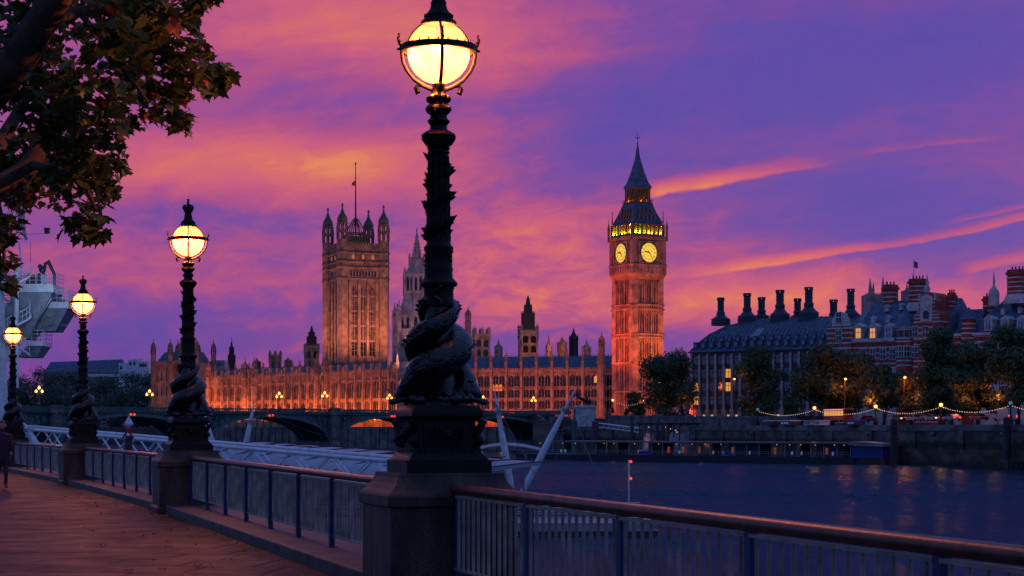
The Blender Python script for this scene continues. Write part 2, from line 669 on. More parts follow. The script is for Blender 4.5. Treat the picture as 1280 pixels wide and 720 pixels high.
def water_sheet():
    """one sheet; real wind waves where the river is in view, flat beyond"""
    xs = np.concatenate([[-900, -500, -300], np.arange(-200, -62, 2.0), np.arange(-60, 112, .5), np.arange(113, 150, 2.0), [220, 400, 900]])
    ys = np.concatenate([[-150, -60, 0, 40, 80], np.arange(105, 430, .42), np.arange(432, 700, 4.0), [760, 900, 1200, 1700]])
    X, Y = np.meshgrid(xs, ys)
    rs = np.random.RandomState(4)
    Zw = np.zeros_like(X)
    for k in range(34):
        lam = 1.15 * (1.05 ** (k % 17)) * rs.uniform(.9, 1.1)
        th = rs.normal(PI / 2 - .2, .40)
        kx, ky = 2 * PI / lam * math.cos(th), 2 * PI / lam * math.sin(th)
        amp = .16 * lam / (2 * PI) * .30
        Zw += amp * np.sin(kx * X + ky * Y + rs.uniform(0, 6.28) + .8 * np.sin(X * .05 * rs.uniform(.5, 1.5) + Y * .02))
    # wind lanes: rougher and calmer stretches drawn out across the stream
    lane = np.zeros_like(X)
    for k in range(9):
        lane += np.sin(X * rs.uniform(.004, .03) + Y * rs.uniform(.03, .16) + rs.uniform(0, 6.28) + 1.2 * np.sin(X * .02 + k))
    Zw *= np.clip(.85 + .16 * lane, .35, 1.3)
    inside = (X > -199) & (X < 149) & (Y > 104)
    Zw = np.where(inside, Zw, 0.0) * np.clip((700 - Y) / 200, 0, 1)
    co = np.stack([X, Y, Zw + WATER_Z], -1).reshape(-1, 3)
    nx, ny = len(xs), len(ys)
    idx = np.arange(nx * ny).reshape(ny, nx)
    f = np.stack([idx[:-1, :-1], idx[:-1, 1:], idx[1:, 1:], idx[1:, :-1]], -1).reshape(-1, 4)
    me = bpy.data.meshes.new('river_water')
    me.vertices.add(len(co)); me.vertices.foreach_set('co', co.ravel())
    me.loops.add(f.size); me.loops.foreach_set('vertex_index', f.ravel())
    me.polygons.add(len(f)); me.polygons.foreach_set('loop_start', np.arange(0, f.size, 4))
    me.polygons.foreach_set('use_smooth', np.ones(len(f), dtype=bool))
    me.update(); me.validate()
    me.materials.append(water_mat())
    o = bpy.data.objects.new('river_water', me)
    COL.objects.link(o)
    return o


struct(water_sheet())


def paving_mat():
    m = bpy.data.materials.new('wet_shaded_paving')
    m.use_nodes = True
    n, l = m.node_tree.nodes, m.node_tree.links
    bs = n['Principled BSDF']
    q = NG(m.node_tree)
    t = n.new('ShaderNodeTexCoord')
    mp = n.new('ShaderNodeMapping')
    mp.inputs['Rotation'].default_value = (0, 0, R(8))
    l.new(t.outputs['Object'], mp.inputs[0])
    br = n.new('ShaderNodeTexBrick')
    l.new(mp.outputs[0], br.inputs['Vector'])
    br.inputs['Scale'].default_value = 1.0
    br.inputs['Brick Width'].default_value = .92
    br.inputs['Row Height'].default_value = 1.05
    br.inputs['Mortar Size'].default_value = .07
    br.inputs['Mortar Smooth'].default_value = .7
    br.inputs['Color1'].default_value = (.042, .027, .020, 1)
    br.inputs['Color2'].default_value = (.019, .013, .010, 1)
    br.inputs['Mortar'].default_value = (.002, .0015, .0015, 1)
    br.offset = .43
    br.squash = .8
    br.squash_frequency = 3
    nz = q.noise(mp.outputs[0], .30, 5, .55)
    c = q.mix(q.smooth(nz, .3, .7), (.38, .36, .36), (1.05, 1.0, 1.0))  # broad patches paint lamp pools and tree shadow into the slab colour
    l.new(q.mix(1.0, br.outputs['Color'], c, 'MULTIPLY'), bs.inputs['Base Color'])
    rn = q.noise(mp.outputs[0], 1.1, 5, .6)
    q.put(bs.inputs['Roughness'], q.smooth(rn, .3, .7, .48, .62))
    bs.inputs['Specular IOR Level'].default_value = .08
    hgt = q.add(q.mul(br.outputs['Fac'], -1.0), q.add(q.mul(q.noise(mp.outputs[0], 26, 4), .06), q.mul(br.outputs['Color'], 4.0)))
    b = n.new('ShaderNodeBump')
    b.inputs['Strength'].default_value = 1.0
    b.inputs['Distance'].default_value = .012
    l.new(hgt, b.inputs['Height'])
    l.new(b.outputs[0], bs.inputs['Normal'])
    return m


paving = paving_mat()
mb = MB()
pts = [(p.x, p.y) for p in WALL]
mb.slab(pts + [(-330, -60), (14, -60)], -7.0, 0.0)
struct(mb.build('promenade', paving))

# far bank: one sheet from the embankment wall back past the horizon
BANK = [(x, y * K) for x, y in [(140, 100), (95, 180), (70, 232), (43, 287), (15.5, 345), (3, 352), (-38, 404), (-141, 474), (-300, 560), (-1200, 800)]]
BANK_Z = 2.2
earth = mat('embankment_ground', (.07, .065, .06), .8, .3, .2)
mb = MB()
mb.slab(BANK + [(-1600, 4500), (1800, 4500), (1800, 100 * K)], -7.0, BANK_Z)
struct(mb.build('embankment_ground', earth))

# ================================================================== RIVER WALL KERB, PEDESTALS, RAILINGS, LAMPS
def dirn(i):
    a, b = WALL[i], WALL[i + 1]
    return (b - a).normalized()


mb = MB()
half = .50
ring_a, ring_b = [], []
for i, p in enumerate(WALL[:10]):
    d0 = dirn(max(i - 1, 0))
    d1 = dirn(min(i, 8))
    d = (d0 + d1).normalized()
    nrm = Vector((-d.y, d.x, 0))
    ring_a.append(p + nrm * half)
    ring_b.append(p - nrm * half)
for i in range(9):
    a0, a1, b0, b1 = ring_a[i], ring_a[i + 1], ring_b[i], ring_b[i + 1]
    o = len(mb.v)
    mb.v += [(*a0.xy, -.05), (*a1.xy, -.05), (*b1.xy, -7), (*b0.xy, -7), (*a0.xy, .15), (*a1.xy, .15), (*b1.xy, .15), (*b0.xy, .15)]
    mb.f += [[o + 4, o + 5, o + 6, o + 7], [o, o + 1, o + 5, o + 4], [o + 2, o + 3, o + 7, o + 6]]
tag(mb.build('river_wall', kerb_stone, bevel=.02), 'low grey granite kerb running along the promenade edge under the railings', 'wall', kind='thing')

ang = lambda d: math.atan2(d.y, d.x)

# ---- pedestal
ped_names = ['granite lamp pedestal nearest the camera carrying the tallest lamp', 'granite lamp pedestal between the first two full railings, second along the wall',
             'granite lamp pedestal by the red and white river mark', 'granite lamp pedestal in front of the white wheel structure']


def make_pedestal(i):
    t = thing('lamp_pedestal', ped_names[i], 'pedestal', LAMPS[i], ang(dirn(i + 1)), 'granite pedestals along the promenade')
    return t


ped0 = make_pedestal(0)
mb = MB()
mb.square([(.66, 0), (.66, .10), (.612, .13)])
mb.square([(.592, .131), (.592, .86)])
for xa, xb in ((-.608, .205), (.213, .608)):
    for ya, yb in ((-.608, -.17), (-.162, .608)):
        mb.box(xa, xb, ya, yb, .136, .856)
mb.build('die', granite, ped0, bevel=.008)
mb = MB()
mb.square([(.64, .862), (.64, .96), (.625, .985), (.58, 1.02), (.535, 1.075), (.51, 1.13), (.505, 1.168)])
mb.build('cap', granite, ped0, bevel=.008)
for i in range(1, 4):
    p = copy_tree(ped0, label=ped_names[i], loc=LAMPS[i], rz=ang(dirn(i + 1)))

# ---- street lamp with entwined fish
lamp_labels = ['tallest ornate black lamp with entwined fish, lit globe reaching the top of the picture',
               'lit ornate fish lamp whose crowned globe stands clear against the purple sky',
               'lit ornate fish lamp with orange globe in front of dark park trees',
               'smallest lit ornate fish lamp, in front of the white spiral stair']


def fish_body(sign):
    """one sturgeon: head down at the front of the base, body coiling up, tail wrapped round the column"""
    m = MB()
    pts, rad = [], []
    N = 44
    for k in range(N + 1):
        t = k / N
        a = sign * PI / 2 + PI * (-.10 + 2.35 * t)
        rr = .135 * (1 - t) ** .8 + .105
        if t < .12: rr += .02 * (1 - t / .12)
        z = .80 + .86 * t ** .92 + (.02 if t > .1 else 0)
        z -= .07 * max(0, 1 - t / .14)
        pts.append((rr * math.cos(a), rr * math.sin(a), z))
        r = .064 + .118 * math.sin(PI * min(1, (t + .09) / 1.05) ** .62) if t < .9 else .06 * (1 - (t - .9) / .1) + .032
        if t < .05: r *= .75 + t * 5
        rad.append(max(.03, r * (1 - .35 * t)))
    m.tube(pts, rad, 14)
    # scale rows and back plates
    for k in range(6, N - 3, 2):
        p, q = Vector(pts[k]), Vector(pts[k + 1])
        out = Vector((p.x, p.y, 0)).normalized()
        tip = p + out * (rad[k] + .035) + Vector((0, 0, .02))
        s = (q - p).normalized() * .035
        b0 = p + out * (rad[k] - .015)
        m.add([b0 - s, b0 + s + Vector((0, 0, .02)), tip, b0 + s - Vector((0, 0, .02))], [(0, 1, 2), (0, 2, 3), (1, 3, 2), (0, 3, 1)])
    return m, pts, rad


def fish_head(sign, pts, rad):
    m = MB()
    c = Vector(pts[1])
    out = Vector((c.x, c.y, 0)).normalized()
    side = Vector((-out.y, out.x, 0))
    base = c - out * .01
    # blunt snout, lips, brow, gill covers and eyes
    m.sphere(base + Vector((0, 0, .0)), .155, 14, 9, .9)
    m.tube([base + out * .05 + Vector((0, 0, .02)), base + out * .10 + Vector((0, 0, -.03)), base + out * .15 + Vector((0, 0, -.075))], [.10, .085, .045], 12)
    m.tube([base + side * .10 + out * .07 + Vector((0, 0, -.07)), base + out * .20 + Vector((0, 0, -.10)), base - side * .10 + out * .07 + Vector((0, 0, -.07))], [.022, .032, .022], 8)
    for s in (-1, 1):
        e = base + side * s * .095 + out * .06 + Vector((0, 0, .055))
        m.sphere(e, .034, 10, 6)
        m.tube([e + Vector((0, 0, .03)) - out * .04, e + Vector((0, 0, .045)) + out * .015], [.018, .024], 6)
        # gill cover and pectoral fin swept back along the base
        gl = base + side * s * .13 - out * .02
        m.tube([gl + Vector((0, 0, .10)), gl + side * s * .02 + Vector((0, 0, .02)), gl + Vector((0, 0, -.06))], [.02, .03, .02], 7)
        f0 = base + side * s * .13 + Vector((0, 0, -.05))
        f1 = base + side * s * .25 - out * .06 + Vector((0, 0, .02))
        f2 = base + side * s * .27 - out * .10 + Vector((0, 0, -.06))
        f3 = base + side * s * .22 + out * .02 + Vector((0, 0, -.10))
        u = Vector((0, 0, .022))
        m.add([f0, f1, f2, f3, f0 + u, f1 + u * .6, f2 + u * .3, f3 + u], [(0, 1, 2, 3), (7, 6, 5, 4), (0, 4, 5, 1), (1, 5, 6, 2), (2, 6, 7, 3), (3, 7, 4, 0)])
    return m


def leafy(m, z0, z1, r0, r1, turns, n, size, rnd):
    for k in range(n):
        t = k / n
        a = 2 * PI * turns * t + rnd.uniform(-.3, .3)
        r = r0 + (r1 - r0) * t
        z = z0 + (z1 - z0) * t
        out = Vector((math.cos(a), math.sin(a), 0))
        sd = Vector((-out.y, out.x, .35)).normalized()
        p = out * (r - .012) + Vector((0, 0, z))
        s = size * rnd.uniform(.7, 1.25)
        tip = p + out * s * .75 + Vector((0, 0, rnd.uniform(-.25, .9) * s)) + sd * s * .3
        m.add([p - sd * s * .5, p + Vector((0, 0, s * .55)), p + sd * s * .5, p - Vector((0, 0, s * .55)), tip],
              [(0, 1, 4), (1, 2, 4), (2, 3, 4), (3, 0, 4)])


def make_lamp(loc, rz, label):
    rnd = random.Random(3)
    t = thing('street_lamp', label, 'street lamp', loc, rz, 'ornate fish lamps along the promenade')
    # base
    m = MB()
    m.square([(.375, 0), (.375, .115), (.352, .118), (.345, .135), (.318, .165), (.300, .20), (.298, .23)])
    m.square([(.262, .232), (.262, .49), (.275, .505)])
    m.square([(.292, .507), (.315, .53), (.318, .575), (.300, .60), (.285, .632)])
    for k in range(4):
        a = k * PI / 2
        M = Matrix.Rotation(a, 4, 'Z')
        m.at(M)
        # face panel with a lion mask, corner scroll figures and a dentil row
        m.box(-.20, .20, -.272, -.262, .255, .475)
        m.box(-.17, .17, -.285, -.2725, .275, .455)
        m.sphere((0, -.285, .365), .062, 12, 8)
        m.sphere((0, -.335, .345), .032, 8, 6)
        for s in (-1, 1):
            m.sphere((s * .055, -.285, .405), .026, 8, 5)
            m.tube([(s * .07, -.29, .36), (s * .11, -.30, .41), (s * .15, -.292, .38), (s * .13, -.295, .33), (s * .105, -.30, .35)], [.016, .018, .015, .013, .01], 6)
            m.tube([(s * .06, -.288, .31), (s * .10, -.295, .29), (s * .15, -.29, .31)], [.014, .016, .01], 6)
        m.tube([(-.262, -.262, .24), (-.30, -.30, .30), (-.275, -.275, .36), (-.29, -.29, .42), (-.315, -.315, .475), (-.275, -.275, .50)], [.035, .042, .03, .038, .04, .02], 8)
        for j in range(9):
            m.box(-.26 + j * .058, -.225 + j * .058, -.312, -.297, .19, .225)
    m.at(None)
    m.build('base', iron, t, smooth=True).scale = (1.09, 1.09, 1)
    # rocky mound of shells under the fish
    m = MB()
    m.lathe([(.30, .634), (.30, .66), (.265, .70), (.20, .78), (.15, .95), (.135, 1.45), (.13, 1.57)], 16)
    for k in range(22):
        a = 2 * PI * k / 22 + rnd.uniform(-.1, .1)
        r = rnd.uniform(.22, .31)
        m.sphere((r * math.cos(a), r * math.sin(a), .66 + rnd.uniform(0, .05)), rnd.uniform(.035, .065), 7, 5)
    leafy(m, .66, .74, .27, .24, 3, 36, .075, rnd)
    m.build('mound', polished_iron, t, smooth=True)
    for s in (-1, 1):
        fm, pts, rad = fish_body(s)
        f = fm.build('fish', fish_iron, t, smooth='all')
        fish_head(s, pts, rad).build('fish_head', polished_iron, f, smooth='all')
        e = Vector(pts[-1])
        out = Vector((e.x, e.y, 0)).normalized()
        sd = Vector((-out.y, out.x, 0)) * 1
        m = MB()
        for q in (-1, 1):
            m.tube([e, e + sd * .06 + Vector((0, 0, q * .03 + .01)) + out * .03, e + sd * .13 + Vector((0, 0, q * .09)) + out * .05], [.03, .028, .008], 7)
        m.build('tail_fin', polished_iron, f, smooth='all')
    # column
    m = MB()
    m.lathe([(.150, 1.572), (.158, 1.60), (.145, 1.64), (.140, 1.74), (.150, 1.762), (.178, 1.775), (.182, 1.80), (.160, 1.825), (.138, 1.85), (.132, 1.90), (.140, 1.93), (.132, 1.955),
             (.132, 2.10), (.142, 2.12), (.142, 2.145), (.120, 2.165), (.112, 2.20), (.094, 3.02), (.108, 3.045), (.098, 3.065), (.112, 3.085)], 20)
    for k in range(12):     # flutes
        a = 2 * PI * k / 12
        m.tube([(.112 * math.cos(a), .112 * math.sin(a), 2.2), (.095 * math.cos(a), .095 * math.sin(a), 3.01)], .012, 5)
    leafy(m, 1.60, 1.75, .135, .135, 3.1, 26, .045, rnd)
    leafy(m, 1.96, 2.10, .125, .125, 3.3, 30, .045, rnd)
    hel = [((.116 - .018 * q / 60) * math.cos(2 * PI * 3.2 * q / 60), (.116 - .018 * q / 60) * math.sin(2 * PI * 3.2 * q / 60), 2.2 + .8 * q / 60) for q in range(61)]
    m.tube(hel, .018, 6)
    leafy(m, 2.2, 3.0, .124, .108, 3.2, 64, .088, rnd)
    leafy(m, 2.2, 3.0, .115, .100, 7.3, 60, .055, rnd)
    m.build('column', iron, t, smooth=True)
    # capital and neck
    m = MB()
    m.lathe([(.095, 3.087), (.105, 3.10), (.135, 3.155), (.158, 3.18), (.168, 3.20), (.160, 3.22), (.120, 3.245), (.085, 3.265), (.080, 3.30), (.098, 3.325), (.110, 3.345), (.085, 3.37), (.078, 3.40),
             (.105, 3.425), (.128, 3.455), (.120, 3.48), (.098, 3.50), (.072, 3.53), (.085, 3.555), (.095, 3.585), (.070, 3.61), (.055, 3.66), (.060, 3.70)], 18)
    leafy(m, 3.11, 3.19, .12, .155, 2.6, 26, .05, rnd)
    leafy(m, 3.43, 3.47, .11, .115, 1.7, 12, .05, rnd)
    for k in range(6):
        a = 2 * PI * k / 6
        m.sphere((.085 * math.cos(a), .085 * math.sin(a), 3.555), .040, 8, 6)
    m.build('capital', iron, t, smooth=True)
    # lantern: globe, cradle, ring, crown
    m = MB()
    m.sphere((0, 0, 0), .298, 32, 20)
    gl = m.build('globe', globe_glass, t, smooth='all')
    gl.location = (0, 0, 4.0)
    lamp('POINT', 'burner', (0, 0, 3.93), 2300, (1, .28, .055), t, .07)
    m = MB()
    for k in range(4):
        a = k * PI / 2 - R(9)
        c, s = math.cos(a), math.sin(a)
        arc = [(.05, 3.64), (.14, 3.675), (.235, 3.735), (.305, 3.82), (.342, 3.90), (.352, 3.97), (.352, 4.03)]
        m.tube([(r * c, r * s, z) for r, z in arc], [.022, .020, .018, .017, .017, .017, .019], 7)
        m.tube([(r * c, r * s, z) for r, z in [(.15, 3.68), (.195, 3.685), (.215, 3.655), (.20, 3.61), (.18, 3.625)]], [.015, .018, .024, .026, .014], 7)
        m.tube([((.304 * math.cos(b)) * c, (.304 * math.cos(b)) * s, 4 + .304 * math.sin(b)) for b in [R(x) for x in range(8, 72, 8)]], .013, 6)
        # leaf spray standing on the ring
        for dz, dr, w in ((.04, .02, .022), (.085, .035, .016), (.12, .03, .012)):
            m.sphere(((.35 + dr) * c, (.35 + dr) * s, 4.045 + dz), w, 6, 5)
        m.tube([(.35 * c, .35 * s, 4.04), (.385 * c, .385 * s, 4.11), (.372 * c, .372 * s, 4.175)], [.018, .013, .005], 6)
        m.tube([(.35 * c, .35 * s, 4.03), (.40 * c, .40 * s, 4.02)], [.02, .008], 6)
    m.build('cradle', iron, t, smooth=True)
    m = MB()
    N = 48
    rings = []
    for k in range(N):
        a = 2 * PI * k / N
        c, s = math.cos(a), math.sin(a)
        rings.append([(r * c, r * s, z) for r, z in ((.328, 4.0), (.362, 4.0), (.362, 4.062), (.328, 4.062))])
        if k % 2 == 0:
            m.add([(.352 * math.cos(a - .03), .352 * math.sin(a - .03), 4.058), (.352 * math.cos(a + .03), .352 * math.sin(a + .03), 4.058), (.340 * c, .340 * s, 4.058), (.350 * c, .350 * s, 4.100)],
                  [(0, 1, 3), (1, 2, 3), (2, 0, 3)])
    rings.append(rings[0])
    m.loft(rings, cap=False)
    m.build('ring', iron, t, smooth=True)
    m = MB()
    m.lathe([(.165, 4.262), (.172, 4.275), (.168, 4.295), (.140, 4.315), (.125, 4.34), (.130, 4.352), (.118, 4.365), (.085, 4.41), (.072, 4.46), (.078, 4.475), (.066, 4.49), (.066, 4.54)], 20)
    for k in range(16):
        a = 2 * PI * k / 16
        m.cb(.128 * math.cos(a), .128 * math.sin(a), 4.345, .022, .022, .03)
    m.build('lantern_cap', iron, t, smooth=True)
    m = MB()
    m.lathe([(.068, 4.541), (.088, 4.555), (.092, 4.575), (.085, 4.585), (.085, 4.60)], 16)
    m.sphere((0, 0, 4.625), .058, 12, 8, .8)
    for k in range(8):
        a = 2 * PI * k / 8
        c, s = math.cos(a), math.sin(a)
        m.tube([(.086 * c, .086 * s, 4.59), (.104 * c, .104 * s, 4.635), (.085 * c, .085 * s, 4.672), (.03 * c, .03 * s, 4.685)], [.012, .013, .012, .01], 6)
        m.sphere((.094 * c, .094 * s, 4.615), .018, 6, 5)
    m.lathe([(.030, 4.68), (.034, 4.70), (.018, 4.715), (.022, 4.735), (.030, 4.745), (.012, 4.765), (.036, 4.775), (.030, 4.79), (.008, 4.80)], 10)
    m.build('crown_finial', iron, t, smooth=True)
    return t


lamp0 = make_lamp(LAMPS[0] + Vector((0, 0, 1.168)), ang(dirn(2)), lamp_labels[0])
for i in range(1, 4):
    copy_tree(lamp0, label=lamp_labels[i], loc=LAMPS[i] + Vector((0, 0, 1.168)), rz=ang(dirn(i + 2)))

# ---- railings, one per bay
rail_labels = ['brown handrail and pale bars in front of the water, beside the tallest lamp', 'railing with pale bars and blue posts between the tallest lamp and the next one',
               'railing bay before the river mark, third lamp at its far end', 'furthest visible railing bay, running up to the smallest lamp']


def make_railing(a, b, label):
    d = (b - a)
    L = d.length
    t = thing('railing', label, 'railing', a + Vector((0, 0, .15)), ang(d), 'promenade railings between lamp pedestals')
    m = MB()
    x0, x1 = .585, L - .585
    prof = [(.044 * math.cos(q) * 1.0, .046 * math.sin(q)) for q in [2 * PI * k / 14 for k in range(14)]]
    nseg = 12
    rings = []
    for k in range(nseg + 1):
        x = x0 + (x1 - x0) * k / nseg
        rings.append([(x, y, .874 + z) for y, z in prof])
    m.loft(rings)
    for k in range(2, nseg, 5):        # sleeve joints
        x = x0 + (x1 - x0) * k / nseg
        m.loft([[(xx, y * 1.06, .874 + z * 1.06) for y, z in prof] for xx in (x - .05, x + .05)])
    m.build('handrail', rail_paint, t, smooth=True)
    n = 8
    w = (x1 - x0 - .08) / n
    post = MB()
    post.box(-.042, .042, -.012, .050, -.005, .83)
    post.box(-.05, .05, -.045, .045, -.005, .012)
    p0 = post.build('post', navy_paint, t, bevel=.003)
    p0.location = (x0 + .04, 0, 0)
    for k in range(1, n + 1):
        inst(p0, t, (x0 + .04 + k * w, 0, 0))
    pan = MB()
    pan.box(.034, w - .034, -.016, .016, .125, .150)
    pan.box(.034, w - .034, -.016, .016, .795, .818)
    nb = 13
    for k in range(nb):
        x = .034 + (w - .068) * (k + .5) / nb
        pan.lathe([(.0145, .150), (.0145, .795)], 8, x, 0, cap=False)
    q0 = pan.build('baluster_panel', pale_paint, t, smooth=True)
    q0.location = (x0 + .04, 0, 0)
    for k in range(1, n):
        inst(q0, t, (x0 + .04 + k * w, 0, 0))
    return t


for i, (a, b) in enumerate([(LAMPS[0], WALL[1]), (LAMPS[0], LAMPS[1]), (LAMPS[1], LAMPS[2]), (LAMPS[2], LAMPS[3])]):
    make_railing(a, b, rail_labels[i])
make_railing(LAMPS[3], WALL[6], 'railing bay beyond the smallest lamp, below the white structure')

# ================================================================== FOREGROUND PLANE TREE
TB = Vector((-7.6, 10.4 * K, 0))
tree = thing('plane_tree', 'large plane tree with mottled limbs overhanging the promenade lamps', 'tree', TB)


def limb(pts, rad, n=12):
    """smooth a polyline with Catmull-Rom and wobble it a little"""
    P = [Vector(p) for p in pts]
    P = [P[0] * 2 - P[1]] + P + [P[-1] * 2 - P[-2]]
    out, rr = [], []
    for i in range(1, len(P) - 2):
        for k in range(6):
            t = k / 6
            a, b, c, d = P[i - 1], P[i], P[i + 1], P[i + 2]
            q = .5 * ((2 * b) + (c - a) * t + (2 * a - 5 * b + 4 * c - d) * t * t + (3 * b - a - 3 * c + d) * t ** 3)
            r = rad[i - 1] + (rad[i] - rad[i - 1]) * t
            q = q + mnoise.noise_vector(q * 1.3) * r * .35
            out.append(q)
            rr.append(r)
    out.append(P[-2])
    rr.append(rad[-1])
    return out, rr


m = MB()
m.tube(*limb([(0, 0, -.1), (.05, 0, .5), (.1, .05, 1.6), (.2, 0, 3.0), (.35, -.1, 4.0)], [.48, .40, .36, .34, .30]), 16)
m.build('trunk', bark, tree, smooth='all')
T = lambda px, py, Y: W(px, py, Y) - TB
limbs = [([(.3, -.1, 3.5), T(-140, 232, 10.3), T(-10, 118, 10.0), T(46, 42, 9.8), T(80, -20, 9.6), T(120, -110, 9.4), T(190, -220, 9.3)], [.26, .20, .165, .15, .13, .11, .06]),
         ([T(28, 70, 9.9), T(52, 34, 9.9), T(85, 18, 10.1), T(125, 12, 10.4), T(165, 26, 10.7), T(205, 60, 10.9)], [.09, .075, .06, .05, .036, .022]),
         ([(.3, -.1, 3.3), T(-90, 270, 10.9), T(0, 232, 11.0), T(38, 205, 11.1), T(58, 160, 11.2), T(78, 100, 11.3)], [.22, .17, .13, .105, .08, .05]),
         ([T(-40, 250, 11.0), T(-5, 190, 11.4), T(18, 150, 11.6), T(40, 110, 11.8)], [.10, .09, .07, .05]),
         ([T(38, 205, 11.1), T(75, 215, 10.8), T(105, 235, 10.6), T(120, 262, 10.5)], [.05, .04, .028, .014]),
         ([(.3, 0, 3.9), T(-300, 0, 11.5), T(-150, -160, 12), T(20, -260, 12.5)], [.25, .2, .14, .07]),
         ([(.2, 0, 3.9), T(-520, -60, 9.5), T(-760, -200, 8.5)], [.22, .16, .08]),
         ([T(160, 26, 10.7), T(205, 20, 10.3), T(240, 16, 10.0)], [.03, .022, .012]),
         ([T(190, 50, 10.85), T(235, 78, 10.6), T(268, 104, 10.4)], [.022, .016, .008]),
         ([T(100, 16, 10.2), T(150, 80, 9.8), T(185, 128, 9.6)], [.032, .022, .01]),
         ([T(-8, 235, 11), T(2, 280, 10.7), T(6, 335, 10.6)], [.05, .03, .012])]
for pts, rad in limbs:
    m = MB()
    m.tube(*limb(pts, rad), 10)
    m.build('branch', bark, tree, smooth='all')

LEAF = [(0, 0), (.18, -.06), (.42, -.04), (.36, .10), (.62, .22), (.46, .36), (.52, .62), (.28, .56), (.16, .72), (0, 1.0)]
LEAF = [(x * .9, y) for x, y in LEAF] + [(-x * .9, y) for x, y in reversed(LEAF[1:-1])]


def leaf(m, p, size, rnd, droop=True):
    a = rnd.uniform(0, 2 * PI)
    fwd = Vector((math.cos(a), math.sin(a), rnd.uniform(-1.3, .15))).normalized()
    sd = fwd.cross(Vector((rnd.uniform(-.6, .6), rnd.uniform(-.6, .6), 1))).normalized()
    nr = sd.cross(fwd)
    fold = rnd.uniform(.05, .35)
    curl = rnd.uniform(-.3, .1)
    vs = []
    for x, y in LEAF:
        vs.append(p + fwd * y * size + sd * x * size + nr * size * (abs(x) * fold + y * y * curl))
    c = p + fwd * .42 * size
    n = len(vs)
    m.add([c] + vs, [(0, 1 + k, 1 + (k + 1) % n) for k in range(n)])


rnd = random.Random(11)
clumps = [(30, 22, 62), (105, 5, 50), (170, 8, 48), (215, 10, 40), (258, -12, 20), (200, 52, 40), (236, 80, 32), (262, 100, 18), (280, 92, 15), (214, 112, 26), (150, 74, 48), (190, 138, 15),
          (228, 152, 12), (218, 140, 12), (175, 105, 26), (118, 120, 45), (148, 145, 28), (100, 170, 46), (58, 150, 42), (24, 105, 36), (130, 190, 30), (139, 236, 17), (98, 225, 38), (112, 262, 22), (94, 283, 15),
          (120, 292, 9), (60, 226, 34), (30, 240, 24), (18, 205, 36), (6, 285, 18), (6, 325, 14), (3, 352, 12), (76, 195, 40), (160, 40, 50), (60, 62, 38), (10, 60, 40), (70, 110, 40), (250, 60, 12), (150, 205, 8),
          (-40, 60, 70), (-60, 170, 70), (-40, 260, 60), (60, -60, 70), (160, -70, 70), (-120, -20, 100), (-160, 150, 90), (240, -90, 60), (40, -170, 90), (-30, 330, 30), (-200, -140, 130), (140, -190, 90)]
m = MB()
for (px, py, r) in clumps + [(25, 198, 38), (58, 186, 34), (6, 222, 32), (16, 236, 24)]:
    Yc = rnd.uniform(9.4, 11.6)
    if px < 160 and py > 150: Yc = rnd.uniform(10.2, 12.2)
    rm = r * Yc / F
    cnt = int(14 + r * r * .062) if px > -20 and py > -30 else int(r * r * .016)
    if px > 205 or py > 275: cnt = int(cnt * 1.35)
    c = W(px, py, Yc) - TB
    for k in range(cnt):
        while True:
            q = Vector((rnd.uniform(-1, 1), rnd.uniform(-1, 1), rnd.uniform(-1, 1)))
            if q.length < 1: break
        p = c + Vector((q.x * rm, q.y * max(rm * 2.0, .35), q.z * rm))
        s = rnd.uniform(.075, .15) * (1.0 if rnd.random() < .75 else 1.25)
        leaf(m, p, s, rnd)
# further foliage of the same crown, up over the promenade and out of the picture
for k in range(900):
    a = rnd.uniform(0, 2 * PI)
    rr = 5.2 * math.sqrt(rnd.random())
    p = Vector((rr * math.cos(a) - 1.0, rr * math.sin(a) - .6, 8.2 + rnd.uniform(-1.6, 2.6) * (1 - rr / 7)))
    leaf(m, p, rnd.uniform(.22, .36), rnd)
m.build('crown', leaf_near, tree, keep=True)

# two unseen plane trees of the row, added to shade the foreground from sky light
for (tx_, ty_, hh, lb, sd) in ((-6.6, -3.0, 11.5, 'unseen plane tree added beside the viewpoint to shade the promenade', 71), (-5.2, -23.0, 12.0, 'unseen plane tree added behind the viewpoint to shade the promenade', 72)):
    t = thing('plane_tree', lb, 'tree', (tx_, ty_, 0))
    r2 = random.Random(sd)
    m = MB()
    m.tube(*limb([(0, 0, -.1), (.05, 0, .5), (.1, .1, 2.0), (.2, 0, 4.2), (.1, 0, 7.0)], [.50, .40, .36, .32, .2]), 14)
    m.build('trunk', bark, t, smooth='all')
    for q in range(7):
        an = q * .9 + r2.uniform(-.2, .2)
        m = MB()
        m.tube(*limb([(.1, 0, 3.6 + q * .35), (2.2 * math.cos(an), 2.2 * math.sin(an), 5.6 + q * .3), (5.0 * math.cos(an), 5.0 * math.sin(an), 7.2 + q * .3)], [.2, .13, .05]), 8)
        m.build('branch', bark, t, smooth='all')
    m = MB()
    for q in range(5200):
        an = r2.uniform(0, 2 * PI)
        rr_ = 9.5 * math.sqrt(r2.random())
        zz_ = 6.2 + (hh - 6.2) * math.sqrt(max(0, 1 - (rr_ / 10) ** 2)) * r2.random()
        p = Vector((rr_ * math.cos(an), rr_ * math.sin(an) * 1.15, zz_))
        leaf(m, p, r2.uniform(.28, .46), r2)
    m.build('crown', leaf_near, t, keep=True)

